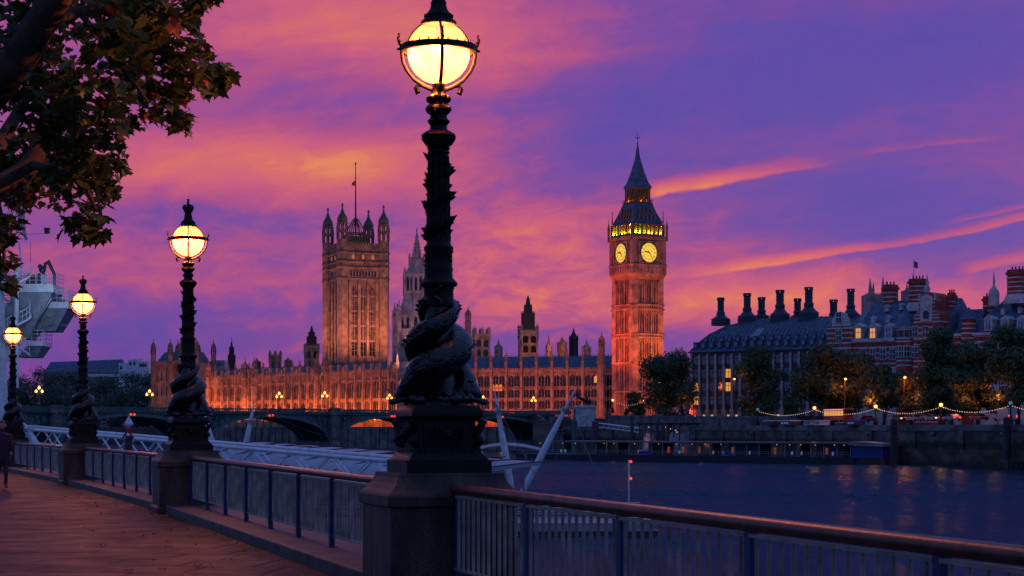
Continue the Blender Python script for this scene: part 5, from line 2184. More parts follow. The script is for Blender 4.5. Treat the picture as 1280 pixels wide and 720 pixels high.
# clock stage
ch_ = kh * 1.045
m = MB()
m.box(-ch_, ch_, -ch_, ch_, KZ(333), KZ(303))
for a in range(4):
    m.at(Matrix.Rotation(a * PI / 2, 4, 'Z'))
    m.box(-ch_ - .25, -ch_ + 1.25, -ch_ - .25, -ch_ + 1.25, KZ(333), KZ(300))
    # square frame round the dial with spandrel panels
    m.box(-4.3, 4.3, -ch_ - .35, -ch_ - .002, KZ(306.4), KZ(305.2))
    m.box(-4.3, 4.3, -ch_ - .35, -ch_ - .002, KZ(332.6), KZ(331.4))
    for s in (-1, 1):
        m.box(s * 4.15 - .17, s * 4.15 + .17, -ch_ - .34, -ch_ - .003, KZ(331.4), KZ(306.4))
        for kx in range(3): m.box(s * (4.75 + .5 * kx) - .09, s * (4.75 + .5 * kx) + .09, -ch_ - .18, -ch_ - .004, KZ(332), KZ(304))
m.at(None)
m.square([(ch_ + .05, KZ(303)), (ch_ + .55, KZ(301.5)), (ch_ + .55, KZ(299.5)), (ch_ + .2, KZ(298.5))])
cs = m.build('clock_stage', lime, kt)
dial_m = dark_steel
for a in range(4):
    q = a * PI / 2
    M = Matrix.Rotation(q, 4, 'Z') @ Matrix.Translation((0, -ch_, KZ(319.3))) @ Matrix.Rotation(PI / 2, 4, 'X')
    # local: x right, y up, z towards the viewer
    m = MB().at(M)
    m.lathe([(3.42, .01), (3.42, .10)], 40)
    df = m.build('clock_dial', clock_glow, kt)
    m = MB().at(M)
    rings = []
    for r0, r1, zz in ((3.40, 3.72, .30), (2.30, 2.42, .14), (3.22, 3.28, .14), (1.15, 1.22, .14)):
        m.loft([[(r0 * math.cos(b), r0 * math.sin(b), .102), (r1 * math.cos(b), r1 * math.sin(b), .102), (r1 * math.cos(b), r1 * math.sin(b), zz), (r0 * math.cos(b), r0 * math.sin(b), zz)] for b in [2 * PI * i / 40 for i in range(41)]], cap=False)
    for i in range(12):      # numeral strokes
        b = 2 * PI * i / 12
        for o_ in (-.10, .0, .10):
            p0 = Vector((2.50 * math.cos(b) - o_ * math.sin(b) * 1.6, 2.50 * math.sin(b) + o_ * math.cos(b) * 1.6, .13))
            p1 = Vector((3.12 * math.cos(b) - o_ * math.sin(b) * 1.6, 3.12 * math.sin(b) + o_ * math.cos(b) * 1.6, .13))
            m.tube([p0, p1], .035, 4)
        m.tube([(1.2 * math.cos(b), 1.2 * math.sin(b), .12), (2.3 * math.cos(b), 2.3 * math.sin(b), .12)], .03, 4)
    m.build('dial_tracery', dark_steel, df)
    m = MB().at(M)
    mb_, hb_ = R(90 - 24 * 6), R(90 - (9 * 30 + 12))
    m.tube([(-.8 * math.cos(mb_), -.8 * math.sin(mb_), .26), (3.05 * math.cos(mb_), 3.05 * math.sin(mb_), .26)], [.16, .06], 5)
    m.build('minute_hand', dark_steel, df)
    m = MB().at(M)
    m.tube([(-.5 * math.cos(hb_), -.5 * math.sin(hb_), .2), (1.5 * math.cos(hb_), 1.5 * math.sin(hb_), .2), (2.1 * math.cos(hb_), 2.1 * math.sin(hb_), .2)], [.16, .24, .04], 5)
    m.build('hour_hand', dark_steel, df)
# belfry: open arcade lit from inside
m = MB()
bz0, bz1 = KZ(298.4), KZ(283.5)
m.square([(ch_ - .2, bz0), (ch_ - .2, bz0 + .6)])
for a in range(4):
    m.at(Matrix.Rotation(a * PI / 2, 4, 'Z'))
    for k in range(8):
        x = -ch_ + .9 + (2 * ch_ - 1.8) * k / 7
        m.box(x - .30, x + .30, -ch_ + .25, -ch_ + .9, bz0 + .6, bz1)
        if k < 7:
            xm = x + (2 * ch_ - 1.8) / 14
            m.poly([(xm - .62, bz1 - .9), (xm, bz1 - .25), (xm + .62, bz1 - .9), (xm + .7, bz1), (xm - .7, bz1)], -ch_ + .35, -ch_ + .8)
    m.box(-ch_ + .1, -ch_ + 1.1, -ch_ + .1, -ch_ + 1.1, bz0 + .6, bz1)
m.at(None)
m.square([(ch_ - 1.6, bz0 + .6), (ch_ - 1.6, bz1)])
m.build('belfry', gilt, kt)
for sx_, sy_ in ((-1, -1), (1, -1), (1, 1), (-1, 1)):
    m = MB()
    m.lathe([(.42, KZ(304)), (.42, KZ(290)), (.6, KZ(289)), (.06, KZ(279)), (.05, KZ(275))], 6, sx_ * (ch_ + .45), sy_ * (ch_ + .45))
    m.lathe([(.3, KZ(282)), (.2, KZ(276)), (.07, KZ(267)), (.05, KZ(265))], 6, sx_ * (ch_ - .5), sy_ * (ch_ - .5))
    m.cb(sx_ * (ch_ - .5), sy_ * (ch_ - .5), KZ(268.5), .9, .12, .12)
    m.build('corner_pinnacle', gilt, kt)
m = MB()
e0, e1 = 30 / 1.372 * 385 / F / 1.0, 16 / 1.372 * 385 / F
m.square([(e0 * 1.0, KZ(283.4)), (e0 * 1.01, KZ(281.5)), (e0 * .90, KZ(277)), (e0 * .74, KZ(268)), (e0 * .60, KZ(258.5)), (e0 * .56, KZ(256.5))])
for a in range(4):
    m.at(Matrix.Rotation(a * PI / 2 + PI / 4, 4, 'Z'))
    m.tube([(e0 * 1.0 * 1.414, 0, KZ(281.5)), (e0 * .74 * 1.414, 0, KZ(268)), (e0 * .58 * 1.414, 0, KZ(257))], .16, 5)
m.at(None)
lr = m.build('lower_roof', slate, kt)
m = MB()
for a in range(4):
    m.at(Matrix.Rotation(a * PI / 2, 4, 'Z'))
    for z_, n_, e in ((KZ(277.5), 5, e0 * .91), (KZ(269.5), 4, e0 * .77)):
        for k in range(n_):
            x = (k - (n_ - 1) / 2) * 1.7
            m = MB().at(Matrix.Rotation(a * PI / 2, 4, 'Z'))
            m.box(x - .32, x + .32, -e - .35, -e + .6, z_ - .2, z_ + .9)
            m.lathe([(.5, z_ + .9), (.02, z_ + 1.9)], 4, x, -e + .05, PI / 4)
            m.build('roof_lucarne', gilt, lr)
m = MB()
g0 = e1 * .98
m.square([(g0 * 1.18, KZ(256.4)), (g0 * 1.18, KZ(255.2))])
for a in range(4):
    m.at(Matrix.Rotation(a * PI / 2, 4, 'Z'))
    m.box(-g0 * 1.17, g0 * 1.17, -g0 * 1.17, -g0 * 1.12, KZ(253), KZ(252.5))
    for k in range(10): m.box(-g0 * 1.15 + g0 * 2.3 * k / 9 - .05, -g0 * 1.15 + g0 * 2.3 * k / 9 + .05, -g0 * 1.17, -g0 * 1.12, KZ(255.2), KZ(252.5))
    for k in range(7):
        x = -g0 + .22 + (2 * g0 - .44) * k / 6
        m.box(x - .18, x + .18, -g0, -g0 + .4, KZ(255.2), KZ(240))
m.at(None)
m.square([(g0 - 1.0, KZ(255.2)), (g0 - 1.0, KZ(240))])
m.square([(g0 + .05, KZ(240)), (g0 + .12, KZ(238))])
m.build('lantern_stage', gilt, kt)
m = MB()
m.square([(g0 + .35, KZ(237.9)), (g0 + .30, KZ(236)), (g0 * .86, KZ(231)), (g0 * .52, KZ(217)), (g0 * .20, KZ(200)), (g0 * .08, KZ(186)), (.12, KZ(184))])
us = m.build('upper_spire', slate, kt)
m = MB()
for a in range(4):
    m.at(Matrix.Rotation(a * PI / 2, 4, 'Z'))
    for py, n_, e in ((229, 3, .80), (221, 2, .61), (212, 1, .42)):
        for k in range(n_):
            m = MB().at(Matrix.Rotation(a * PI / 2, 4, 'Z'))
            m.box((k - (n_ - 1) / 2) * 1.0 - .16, (k - (n_ - 1) / 2) * 1.0 + .16, -g0 * e - .15, -g0 * e + .3, KZ(py), KZ(py) + .6)
            m.build('spire_lucarne', gilt, us)
m = MB()
m.lathe([(.14, KZ(184)), (.42, KZ(183)), (.42, KZ(182)), (.14, KZ(181)), (.10, KZ(176)), (.28, KZ(175)), (.09, KZ(174)), (.06, KZ(168.5))], 8)
for a in range(4): m.tube([(0, 0, KZ(176)), (.85 * math.cos(a * PI / 2), .85 * math.sin(a * PI / 2), KZ(175)), (.8 * math.cos(a * PI / 2), .8 * math.sin(a * PI / 2), KZ(173.5))], .07, 5)
m.build('finial', gilt, us)
# ================================================================== MODERN OFFICE BLOCK WITH CHIMNEY STACKS
off = Face(863, 324, 1052, 306, BANK_Z)
oz = lambda py, px=950: off.z(px, py)
ot = thing('office_block', 'dark roofed office block with tall black chimney stacks and pale stone ribs', 'office block', off.A, off.rz)
OL = off.L
EV = oz(440)
m = MB()
DEP = 34
m.box(.4, OL, .6, DEP, -3, EV)
bays = 18
bw = OL / bays
for k in range(7):
    z = EV - .3 - k * 4.0
    if z > 1: m.box(.3, OL, .15, .598, z - .45, z + .45)
m.build('wall', mat('dark_bay_metal', (.025, .032, .05), .45, .3, .8), ot)
rib = MB()
rib.box(-.36, .36, -.16, .146, -3, EV - .2)
rib.box(-.6, .6, -.4, .144, -3, 5.2)
r0 = rib.build('stone_rib', mat('rib_sandstone', (.50, .38, .31), .75, .25, .7), ot)
r0.location = (.4, 0, 0)
for k in range(1, bays): inst(r0, ot, (.4 + k * bw, 0, 0))
m = MB()
for k in range(bays):
    for f in range(1, 6):
        m.cb(.4 + k * bw, -.22, EV - .3 - f * 4.0, .6, .12, .6)
m.build('rib_bosses', mat('boss_metal', (.45, .46, .5), .4, .1, 2), ot)
blue_pane = mat('sky_tinted_window', (.15, .26, .40), .15, .4, 1.0, spec=.8)  # blue sky reflection is put into the pane colour
sky_pane = mat('rooflight_glass', (.20, .28, .38), .15, .3, 1.0, spec=.8)
wm = MB()
wm.box(-bw / 2 + .42, bw / 2 - .42, -.05, .05, 0, 2.6)
w0 = wm.build('window', blue_pane, ot)
fr = MB()
fr.box(-.05, .05, -.12, -.052, 0, 2.6)
fr.box(-bw / 2 + .42, bw / 2 - .42, -.12, -.053, 1.6, 1.75)
f0 = fr.build('frame', dark_steel, w0)
first = True
lit = {(0, 3): 1, (0, 4): 1, (4, 1): 1, (4, 2): 1, (1, 4): 1, (3, 3): 0, (0, 5): 1}
for f in range(5):
    for k in range(bays):
        p = (.4 + (k + .5) * bw, .545, EV - 3.3 - f * 4.0)
        if p[2] < 1: continue
        if first:
            w0.location = p
            first = False
            continue
        o = inst(w0, ot, p, mat=lit_yellow if (k, f) in ((0, 3), (0, 2), (4, 1), (4, 2)) else None)
        inst(f0, o, (0, 0, 0))
# lit ground arcade
m = MB()
for k in range(bays):
    if k in (1, 2, 3, 4, 5, 10, 11): m.box(.4 + k * bw + .95, .4 + (k + 1) * bw - .95, .40, .55, .4, 3.6)
m.build('lit_arcade', lit_yellow, ot)
# roof: steep curved lower slope, hipped end, shallow top
roof = MB()
prof = [(EV, 0, 0), (EV + .5, -.6, -.6), (EV + .9, -.2, -.1), (oz(426), 1.4, 2.2), (oz(415), 3.6, 4.6), (oz(404), 7.2, 8.4), (oz(397), 12, 14.5), (oz(395), 14, 16.5)]
roof.loft([[(ix, iy, z), (OL + 6, iy, z), (OL + 6, DEP - iy, z), (ix, DEP - iy, z)] for z, iy, ix in prof])
for k in range(bays * 2):
    x = k * bw / 2 + .2
    P = [(max(x, ix), iy - .06, z + .05) for z, iy, ix in prof[2:] if ix < x + 6]
    if len(P) > 1: roof.tube(P, .13 if k % 2 else .22, 4)
rf = roof.build('roof', lead_roof, ot)


def on_roof(py):
    z = oz(py)
    for (za, ya, _), (zb, yb, _) in zip(prof[2:], prof[3:]):
        if za <= z <= zb:
            t = (z - za) / (zb - za)
            return z, ya + (yb - ya) * t
    return z, 1


dm = MB()
dm.box(-.62, .62, -.35, .8, 0, 1.7)
dm.box(-.75, .75, -.45, .8, 1.702, 1.85)
z_, y_ = on_roof(432)
d0 = dm.build('dormer', lead_roof, rf)
pm_ = MB()
pm_.box(-.5, .5, -.40, -.352, .25, 1.55)
ddone = False
for k in range(bays):
    for py, sc in ((433, 1.0), (425.5, .8)):
        z_, y_ = on_roof(py)
        x = .4 + (k + .5) * bw
        if py < 430 and k < 1: continue
        if not ddone:
            d0.location = (x, y_ - .2, z_)
            ddone = True
        else:
            o = inst(d0, rf, (x, y_ - .2, z_), scale=(sc, sc, sc))
        q = inst(pm0, rf, (x, y_ - .2, z_), scale=(sc, sc, sc)) if k or py < 430 else None
        if q is None:
            pm0 = pm_.build('roof_window', sky_pane, rf)
            pm0.location = (x, y_ - .2, z_)
# big skylight bay
m = MB()
za, ya = on_roof(421); zb, yb = on_roof(409)
xs0, xs1 = off.s(932), off.s(946)
m.loft([[(xs0, ya - .5, za), (xs1 - 1, ya - .5, za), (xs1 - 1, ya + .2, za), (xs0, ya + .2, za)], [(xs0 + 1.2, yb - .5, zb), (xs1, yb - .5, zb), (xs1, yb + .2, zb), (xs0 + 1.2, yb + .2, zb)]])
m.build('skylight', sky_pane, rf)
stack_m = mat('chimney_metal', (.035, .05, .08), .5, .3, 1.0)
for px, dy_, ytop, yflare, ybase, hw_, hb in ((901, 10, 372, 392, 400, 4.0, 12), (934, 12, 366.5, 387, 397, 4.3, 12), (952, 20, 371.5, 390, 396, 4.2, 10), (975, 12, 362.5, 383, 395, 4.8, 12.5), (997, 22, 373, 391, 396, 4.2, 9), (1011, 12, 359, 381, 392, 4.8, 12.5), (1042, 18, 374.5, 394, 400, 4.5, 10), (1063.5, 12, 361, 384, 394, 4.4, 11)):
    # position on the roof
    k0 = (px - 640) / FK
    A2 = off.A + Vector((-off.d.y, off.d.x, 0)) * dy_
    s_ = (k0 * A2.y - A2.x) / (off.d.x - k0 * off.d.y)
    yy = (A2 + off.d * s_).y
    z = lambda py: ZZ(py, yy / K) - BANK_Z
    k1 = yy / FK
    m = MB()
    zb0 = min(z(ybase), oz(396)) - 1.5
    zb_, zf_ = z(ybase), z(yflare)
    dz_ = zf_ - zb_
    m.lathe([(hb * k1, zb0), (hb * k1, zb_), (hb * .97 * k1, zb_ + .16 * dz_), (hb * .68 * k1, zb_ + .40 * dz_), (hb * .46 * k1, zb_ + .72 * dz_), (hw_ * 1.30 * k1, zf_), (hw_ * 1.30 * k1, zf_ + .35), (hw_ * k1, zf_ + .8), (hw_ * k1, z(ytop + 4.5)), (hw_ * 1.15 * k1, z(ytop + 4)), (hw_ * 1.15 * k1, z(ytop + 3.4))], 12, s_, dy_)
    for q in range(8):
        a = 2 * PI * q / 8
        m.lathe([(.22, z(ytop + 3.5)), (.22, z(ytop + 1))], 5, s_ + hw_ * k1 * math.cos(a), dy_ + hw_ * k1 * math.sin(a))
    m.lathe([(hw_ * 1.2 * k1, z(ytop + 1)), (hw_ * 1.2 * k1, z(ytop))], 12, s_, dy_)
    for zz in (.35, .7):
        zq = z(yflare) + 1.1 + (z(ytop + 4.5) - z(yflare) - 1.1) * zz
        m.lathe([(hw_ * k1, zq - .12), (hw_ * 1.08 * k1, zq - .1), (hw_ * 1.08 * k1, zq + .1), (hw_ * k1, zq + .12)], 12, s_, dy_)
    m.build('chimney', stack_m, rf)

# ================================================================== RED BRICK BUILDINGS
def striped(fc, t, x0, x1, y0, y1, z0, z1, step=1.35, name='wall'):
    m = MB()
    m.box(x0, x1, y0, y1, z0, z1)
    m.build(name, brick_red, t)
    s = MB()
    z = z1 - .5
    while z > z0 + .4:
        s.box(x0 - .06, x1 + .06, y0 - .06, y1 + .06, z - .17, z + .17)
        z -= step
    s.build('stone_stripes', portland, t)


def sash(t, x, y, z, w, h, material=None, name='window', par=None):
    m = MB()
    m.box(-w / 2 - .18, w / 2 + .18, -.12, .02, -.18, h + .22)
    o = m.build(name, portland, t)
    o.location = (x, y, z)
    g_ = MB()
    g_.box(-w / 2, w / 2, -.15, -.122, 0, h)
    gl2 = g_.build('pane', material or glass_dark, o)
    f = MB()
    f.box(-.05, .05, -.18, -.152, 0, h)
    f.box(-w / 2, w / 2, -.18, -.153, h * .48, h * .54)
    f.build('glazing_bar', white_paint, o)
    return o


def dup_win(src, parent, loc, material=None):
    o = inst(src, parent, loc)
    for c in kids(src):
        inst(c, o, (0, 0, 0), mat=material if c.name.startswith('pane') else None)
    return o


def brick_chimney(t, x, y, w, z0, z1, zwhite=None, dep=None):
    m = MB()
    dep = dep or w
    m.box(x - w / 2, x + w / 2, y - dep / 2, y + dep / 2, z0, z1)
    m.box(x - w / 2 - .25, x + w / 2 + .25, y - dep / 2 - .25, y + dep / 2 + .25, z1 - 1.2, z1 - .6)
    o = m.build('chimney', brick_red, t)
    s = MB()
    z = z0 + .7
    while z < z1 - 1.6:
        s.box(x - w / 2 - .07, x + w / 2 + .07, y - dep / 2 - .07, y + dep / 2 + .07, z - .15, z + .15)
        z += 1.05
    if zwhite: s.loft([[(x - w / 2 - .9, y - dep / 2 - .4, z0), (x + w / 2 + .9, y - dep / 2 - .4, z0), (x + w / 2 + .9, y + dep / 2 + .4, z0), (x - w / 2 - .9, y + dep / 2 + .4, z0)],
                       [(x - w / 2 - .1, y - dep / 2 - .1, zwhite), (x + w / 2 + .1, y - dep / 2 - .1, zwhite), (x + w / 2 + .1, y + dep / 2 + .1, zwhite), (x - w / 2 - .1, y + dep / 2 + .1, zwhite)]])
    s.build('stone_stripes', portland, o)
    p = MB()
    n = max(3, int(w / .7))
    for k in range(n): p.lathe([(.22, z1), (.17, z1 + .8)], 6, x - w / 2 + w * (k + .5) / n, y)
    p.build('chimney_pots', dark_steel, o)
    return o


ns = Face(1037, 262, 1183, 251, BANK_Z)
nz = lambda px, py: ns.z(px, py)
nt = thing('brick_mansion', 'red brick building with white stripes, round corner turret and lit dormers', 'building', ns.A, ns.rz)
S = ns.s
EVN = nz(1090, 425)
# stone ground floors, striped brick above
m = MB()
m.box(0, ns.L, 0, 22, -3, nz(1090, 459))
m.box(-.1, ns.L + .1, -.25, -.003, nz(1090, 459) - .5, nz(1090, 459))
m.build('stone_base', portland, nt)
striped(ns, nt, 0, ns.L, .05, 22, nz(1090, 459) + .002, EVN, 1.3)
m = MB()
m.box(S(1066), S(1119), -.55, .04, EVN - .45, EVN + .35)
m.build('cornice', portland, nt)
r = MB()
zr = nz(1090, 374)
xL, xR = S(1062), ns.L
r.loft([[(xL, .3, EVN + .36), (xR, .3, EVN + .36), (xR, 20, EVN + .36), (xL, 20, EVN + .36)], [(S(1073), 8.5, zr), (xR - 1, 8.5, zr), (xR - 1, 10.5, zr), (S(1073), 10.5, zr)]])
rf2 = r.build('roof', slate, nt)
# corner block with curved gable (towards the office block)
xg0, xg1 = S(1037), S(1066)
zg = nz(1050, 408)
striped(ns, nt, xg0 - .05, xg1, -1.0, .04, -3, zg, 1.2, 'corner_bay')
m = MB()
gm = (xg0 + xg1) / 2
gw = (xg1 - xg0) / 2 * .62
zt = nz(1050, 390)
m.poly([(gm - gw, zg + .002), (gm + gw, zg + .002), (gm + gw, zg + (zt - zg) * .55), (gm + gw * .7, zg + (zt - zg) * .62), (gm + gw * .55, zg + (zt - zg) * .9), (gm, zt), (gm - gw * .55, zg + (zt - zg) * .9), (gm - gw * .7, zg + (zt - zg) * .62), (gm - gw, zg + (zt - zg) * .55)], -1.0, 1.0)
m.build('curved_gable', portland, nt)
ws = sash(nt, gm, -1.06, nz(1050, 426), 1.3, 2.4)
dup_win(ws, nt, (gm, -1.06, nz(1050, 403.5)))
dup_win(ws, nt, (gm, -1.06, nz(1050, 450)))
# lit dormers
for px, mm in ((1073, lit_yellow), (1091, lit_yellow), (1110.5, blue_pane)):
    d = MB()
    x = S(px)
    z = nz(px, 424)
    d.box(x - 1.0, x + 1.0, -.1, 3.0, z, z + 2.9)
    d.poly([(x - 1.25, z + 2.902), (x + 1.25, z + 2.902), (x, z + 3.9)], -.25, 3.0)
    do = d.build('dormer', portland, nt)
    g_ = MB()
    g_.box(x - .62, x + .62, -.16, -.102, z + .3, z + 2.6)
    g_.build('pane', mm, do)
    f = MB()
    f.box(x - .06, x + .06, -.2, -.162, z + .3, z + 2.6); f.box(x - .62, x + .62, -.2, -.163, z + 1.5, z + 1.65)
    f.build('glazing_bar', white_paint, do)
for px, py in ((1083, 403), (1101, 402), (1118, 402), (1094, 388), (1112, 386)):
    z = nz(px, py)
    t_ = max(0, min(1, (z - EVN) / (zr - EVN)))
    d = MB()
    yy = .3 + t_ * 8.2
    d.box(S(px) - .5, S(px) + .5, yy - .7, yy + 1, z, z + 1.1)
    d.poly([(S(px) - .65, z + 1.102), (S(px) + .65, z + 1.102), (S(px), z + 1.7)], yy - .8, yy + 1)
    d.build('small_dormer', portland, rf2)
# main windows
for px in (1057, 1079, 1091, 1104, 1116):
    dup_win(ws, nt, (S(px), -.02 if px > 1066 else -1.06, nz(px, 449)))
for px in (1069, 1080, 1092, 1106, 1120, 1135, 1150, 1165):
    dup_win(ws, nt, (S(px), -.02, nz(px, 484)))
    dup_win(ws, nt, (S(px), -.02, nz(px, 506)))
# round corner turret with conical cap
tx, tr = S(1131), 12.2 * 252 / F
m = MB()
m.lathe([(tr, -2), (tr, nz(1131, 424))], 20, tx, .6)
m.build('turret_base', brick_red, nt, smooth=True)
m = MB()
for py in (427, 433, 439, 445, 451, 457): m.lathe([(tr + .07, nz(1131, py) - .17), (tr + .07, nz(1131, py) + .17)], 20, tx, .6)
m.lathe([(tr + .1, nz(1131, 424) + .002), (tr + .15, nz(1131, 411)), (tr + .5, nz(1131, 410)), (tr + .5, nz(1131, 409))], 20, tx, .6)
m.build('turret_band', portland, nt)
m = MB()
m.lathe([(tr + .6, nz(1131, 408.9)), (tr + .35, nz(1131, 407)), (tr * .62, nz(1131, 396)), (tr * .28, nz(1131, 389)), (.2, nz(1131, 386)), (.05, nz(1131, 382))], 20, tx, .6)
m.build('turret_cap', slate, nt, smooth=True)
for k in range(5):
    a = -PI / 2 + (k - 2) * .55
    p = (tx + (tr + .13) * math.cos(a), .6 + (tr + .13) * math.sin(a), nz(1131, 421.5))
    w_ = MB(); w_.box(-.55, .55, -.06, .06, 0, 1.6)
    o = w_.build('turret_window', glass_dark, nt)
    o.location = p; o.rotation_euler = (0, 0, a + PI / 2)
    if k in (1, 2, 3):
        o = dup_win(ws, nt, (tx + (tr + .05) * math.cos(a), .6 + (tr + .05) * math.sin(a), nz(1131, 446)))
        o.rotation_euler = (0, 0, a + PI / 2)
# tall gable with niche
ga, gb = S(1145), S(1178)
gc = (ga + gb) / 2
zz = lambda py: nz(1160, py)
striped(ns, nt, ga, gb, -1.2, 9, -2.5, zz(400), 1.3, 'gable_wall')
m = MB()
hwg = (gb - ga) / 2
m.poly([(gc - hwg, zz(400) + .002), (gc + hwg, zz(400) + .002), (gc + hwg * .95, zz(392)), (gc + hwg * .62, zz(388)), (gc + hwg * .60, zz(376)), (gc + hwg * .45, zz(370)), (gc, zz(365)), (gc - hwg * .45, zz(370)), (gc - hwg * .60, zz(376)), (gc - hwg * .62, zz(388)), (gc - hwg * .95, zz(392))], -1.2, 8)
go = m.build('gable', brick_red, nt)
m = MB()
for py, k in ((398, .95), (394, .95), (390, .72), (384, .62), (379, .61)): m.box(gc - hwg * k, gc + hwg * k, -1.28, -1.202, zz(py) - .17, zz(py) + .17)
m.box(gc - 1.5, gc + 1.5, -1.6, -1.203, zz(402), zz(376))
m.poly([(gc - 1.9, zz(376) + .002), (gc + 1.9, zz(376) + .002), (gc + 1.3, zz(371)), (gc, zz(368)), (gc - 1.3, zz(371))], -1.6, -1.204)
for s in (-1, 1): m.lathe([(.35, zz(376)), (.30, zz(372)), (.42, zz(371.5)), (.05, zz(366))], 6, gc + s * hwg * .6, -1.0)
m.lathe([(.75, zz(366)), (.6, zz(363)), (.85, zz(362)), (.55, zz(358)), (.35, zz(356)), (.28, zz(350)), (.05, zz(343))], 8, gc - .2, -.6)
m.build('gable_stonework', portland, go)
m = MB()
m.poly([(gc - .75, zz(399)), (gc + .75, zz(399)), (gc + .75, zz(391)), (gc + .4, zz(389)), (gc, zz(388.3)), (gc - .4, zz(389)), (gc - .75, zz(391))], -1.66, -1.602)
m.build('niche_window', glass_dark, go)
for px in (1147, 1160):
    dup_win(ws, nt, (S(px), -1.24, nz(px, 421.5)))
    dup_win(ws, nt, (S(px), -1.24, nz(px, 447)))
brick_chimney(nt, S(1077) + 3, 9, 14 * 262 / F, zr - 4, nz(1077, 354), None)
brick_chimney(nt, S(1120) + 2.2, 7, 17.5 * 256 / F, nz(1120, 388), nz(1120, 347), nz(1120, 377))
brick_chimney(nt, S(1173), 7, 8.5 * 250 / F, zr - 8, nz(1173, 364), None)

# second red brick building, towards the frame edge
ss_ = Face(1184, 249, 1345, 237, BANK_Z)
zs = lambda px, py: ss_.z(px, py)
s2 = thing('brick_mansion', 'second red brick building with white based tall chimney and row of white dormers', 'building', ss_.A, ss_.rz)
S2 = ss_.s
EVS = zs(1240, 416)
m = MB(); m.box(0, ss_.L, 3.0, 24, -3, zs(1240, 462)); m.build('stone_base', portland, s2)
striped(ss_, s2, 0, ss_.L, 3.05, 24, zs(1240, 462) + .002, EVS, 1.3)
m = MB(); m.box(0, ss_.L, 2.4, 3.04, EVS - .3, EVS + .3); m.build('cornice', portland, s2)
r = MB()
zr2 = zs(1240, 362)
r.loft([[(S2(1200), 3.1, EVS + .31), (ss_.L, 3.1, EVS + .31), (ss_.L, 22, EVS + .31), (S2(1200), 22, EVS + .31)], [(S2(1236), 11.5, zr2), (ss_.L, 11.5, zr2), (ss_.L, 13, zr2), (S2(1236), 13, zr2)]])
rf3 = r.build('roof', slate, s2)
m = MB()
m.loft([[(-2, 6, EVS - 3), (S2(1205), 6, EVS - 3), (S2(1205), 18, EVS - 3), (-2, 18, EVS - 3)], [(-2, 10, zs(1192, 384)), (S2(1205), 10, zs(1192, 384)), (S2(1205), 14, zs(1192, 384)), (-2, 14, zs(1192, 384))]])
m.build('link_roof', slate, s2)
ws2 = sash(s2, S2(1212), 3.02, zs(1212, 442), 1.2, 2.4)
for px in (1196, 1228, 1244, 1260, 1276, 1292): dup_win(ws2, s2, (S2(px), 3.02, zs(px, 442)))
for px in (1196, 1212, 1228, 1244, 1260, 1276, 1292):
    dup_win(ws2, s2, (S2(px), 2.98, zs(px, 488))); dup_win(ws2, s2, (S2(px), 2.98, zs(px, 508)))
for px in (1228, 1249, 1269, 1290):
    x = S2(px); z = zs(px, 413)
    d = MB()
    d.box(x - 1.0, x + 1.0, 2.7, 6, z, z + 2.6)
    d.poly([(x - 1.3, z + 2.602), (x + 1.3, z + 2.602), (x, z + 3.6)], 2.55, 6)
    do = d.build('dormer', portland, s2)
    g_ = MB(); g_.box(x - .6, x + .6, 2.62, 2.698, z + .3, z + 2.3); g_.build('pane', blue_pane, do)
    f = MB(); f.box(x - .05, x + .05, 2.58, 2.618, z + .3, z + 2.3); f.build('glazing_bar', white_paint, do)
for px, py in ((1237, 392), (1258, 390), (1278, 390), (1242, 376), (1270, 374)):
    z = zs(px, py)
    t_ = max(0, min(1, (z - EVS) / (zr2 - EVS)))
    yy = 3.1 + t_ * 8.4
    d = MB()
    d.box(S2(px) - .45, S2(px) + .45, yy - .7, yy + 1, z, z + 1.0)
    d.poly([(S2(px) - .6, z + 1.002), (S2(px) + .6, z + 1.002), (S2(px), z + 1.6)], yy - .8, yy + 1)
    d.build('small_dormer', portland, rf3)
brick_chimney(s2, S2(1255), 6.5, 19.5 * 238 / F, zs(1255, 378), zs(1255, 335), zs(1255, 366))
brick_chimney(s2, S2(1206), 12, 13 * 245 / F, EVS + 2, zs(1206, 367), None)
m = MB()
tx2 = S2(1202); tr2 = 9 * 243 / F
m.lathe([(tr2, -2), (tr2, zs(1204, 399))], 16, tx2, 3.4)
m.build('turret', brick_red, s2, smooth=True)
m = MB()
for py in (404, 410, 416, 422, 428, 434): m.lathe([(tr2 + .07, zs(1204, py) - .15), (tr2 + .07, zs(1204, py) + .15)], 16, tx2, 3.4)
m.build('turret_bands', portland, s2)
m = MB()
m.lathe([(tr2 + .5, zs(1204, 398.8)), (tr2 * .9, zs(1204, 394)), (tr2 * .5, zs(1204, 388)), (.1, zs(1204, 383))], 16, tx2, 3.4)
m.build('turret_cap', slate, s2, smooth=True)
m = MB()
cx2 = S2(1224)
m.lathe([(7 * 240 / F, zs(1224, 380)), (7 * 240 / F, zs(1224, 367)), (7.5 * 240 / F, zs(1224, 366)), (6 * 240 / F, zs(1224, 361)), (3 * 240 / F, zs(1224, 357)), (1.5 * 240 / F, zs(1224, 355)), (1.6 * 240 / F, zs(1224, 349)), (.1, zs(1224, 337))], 10, cx2, 7)
m.build('cupola', portland, s2)

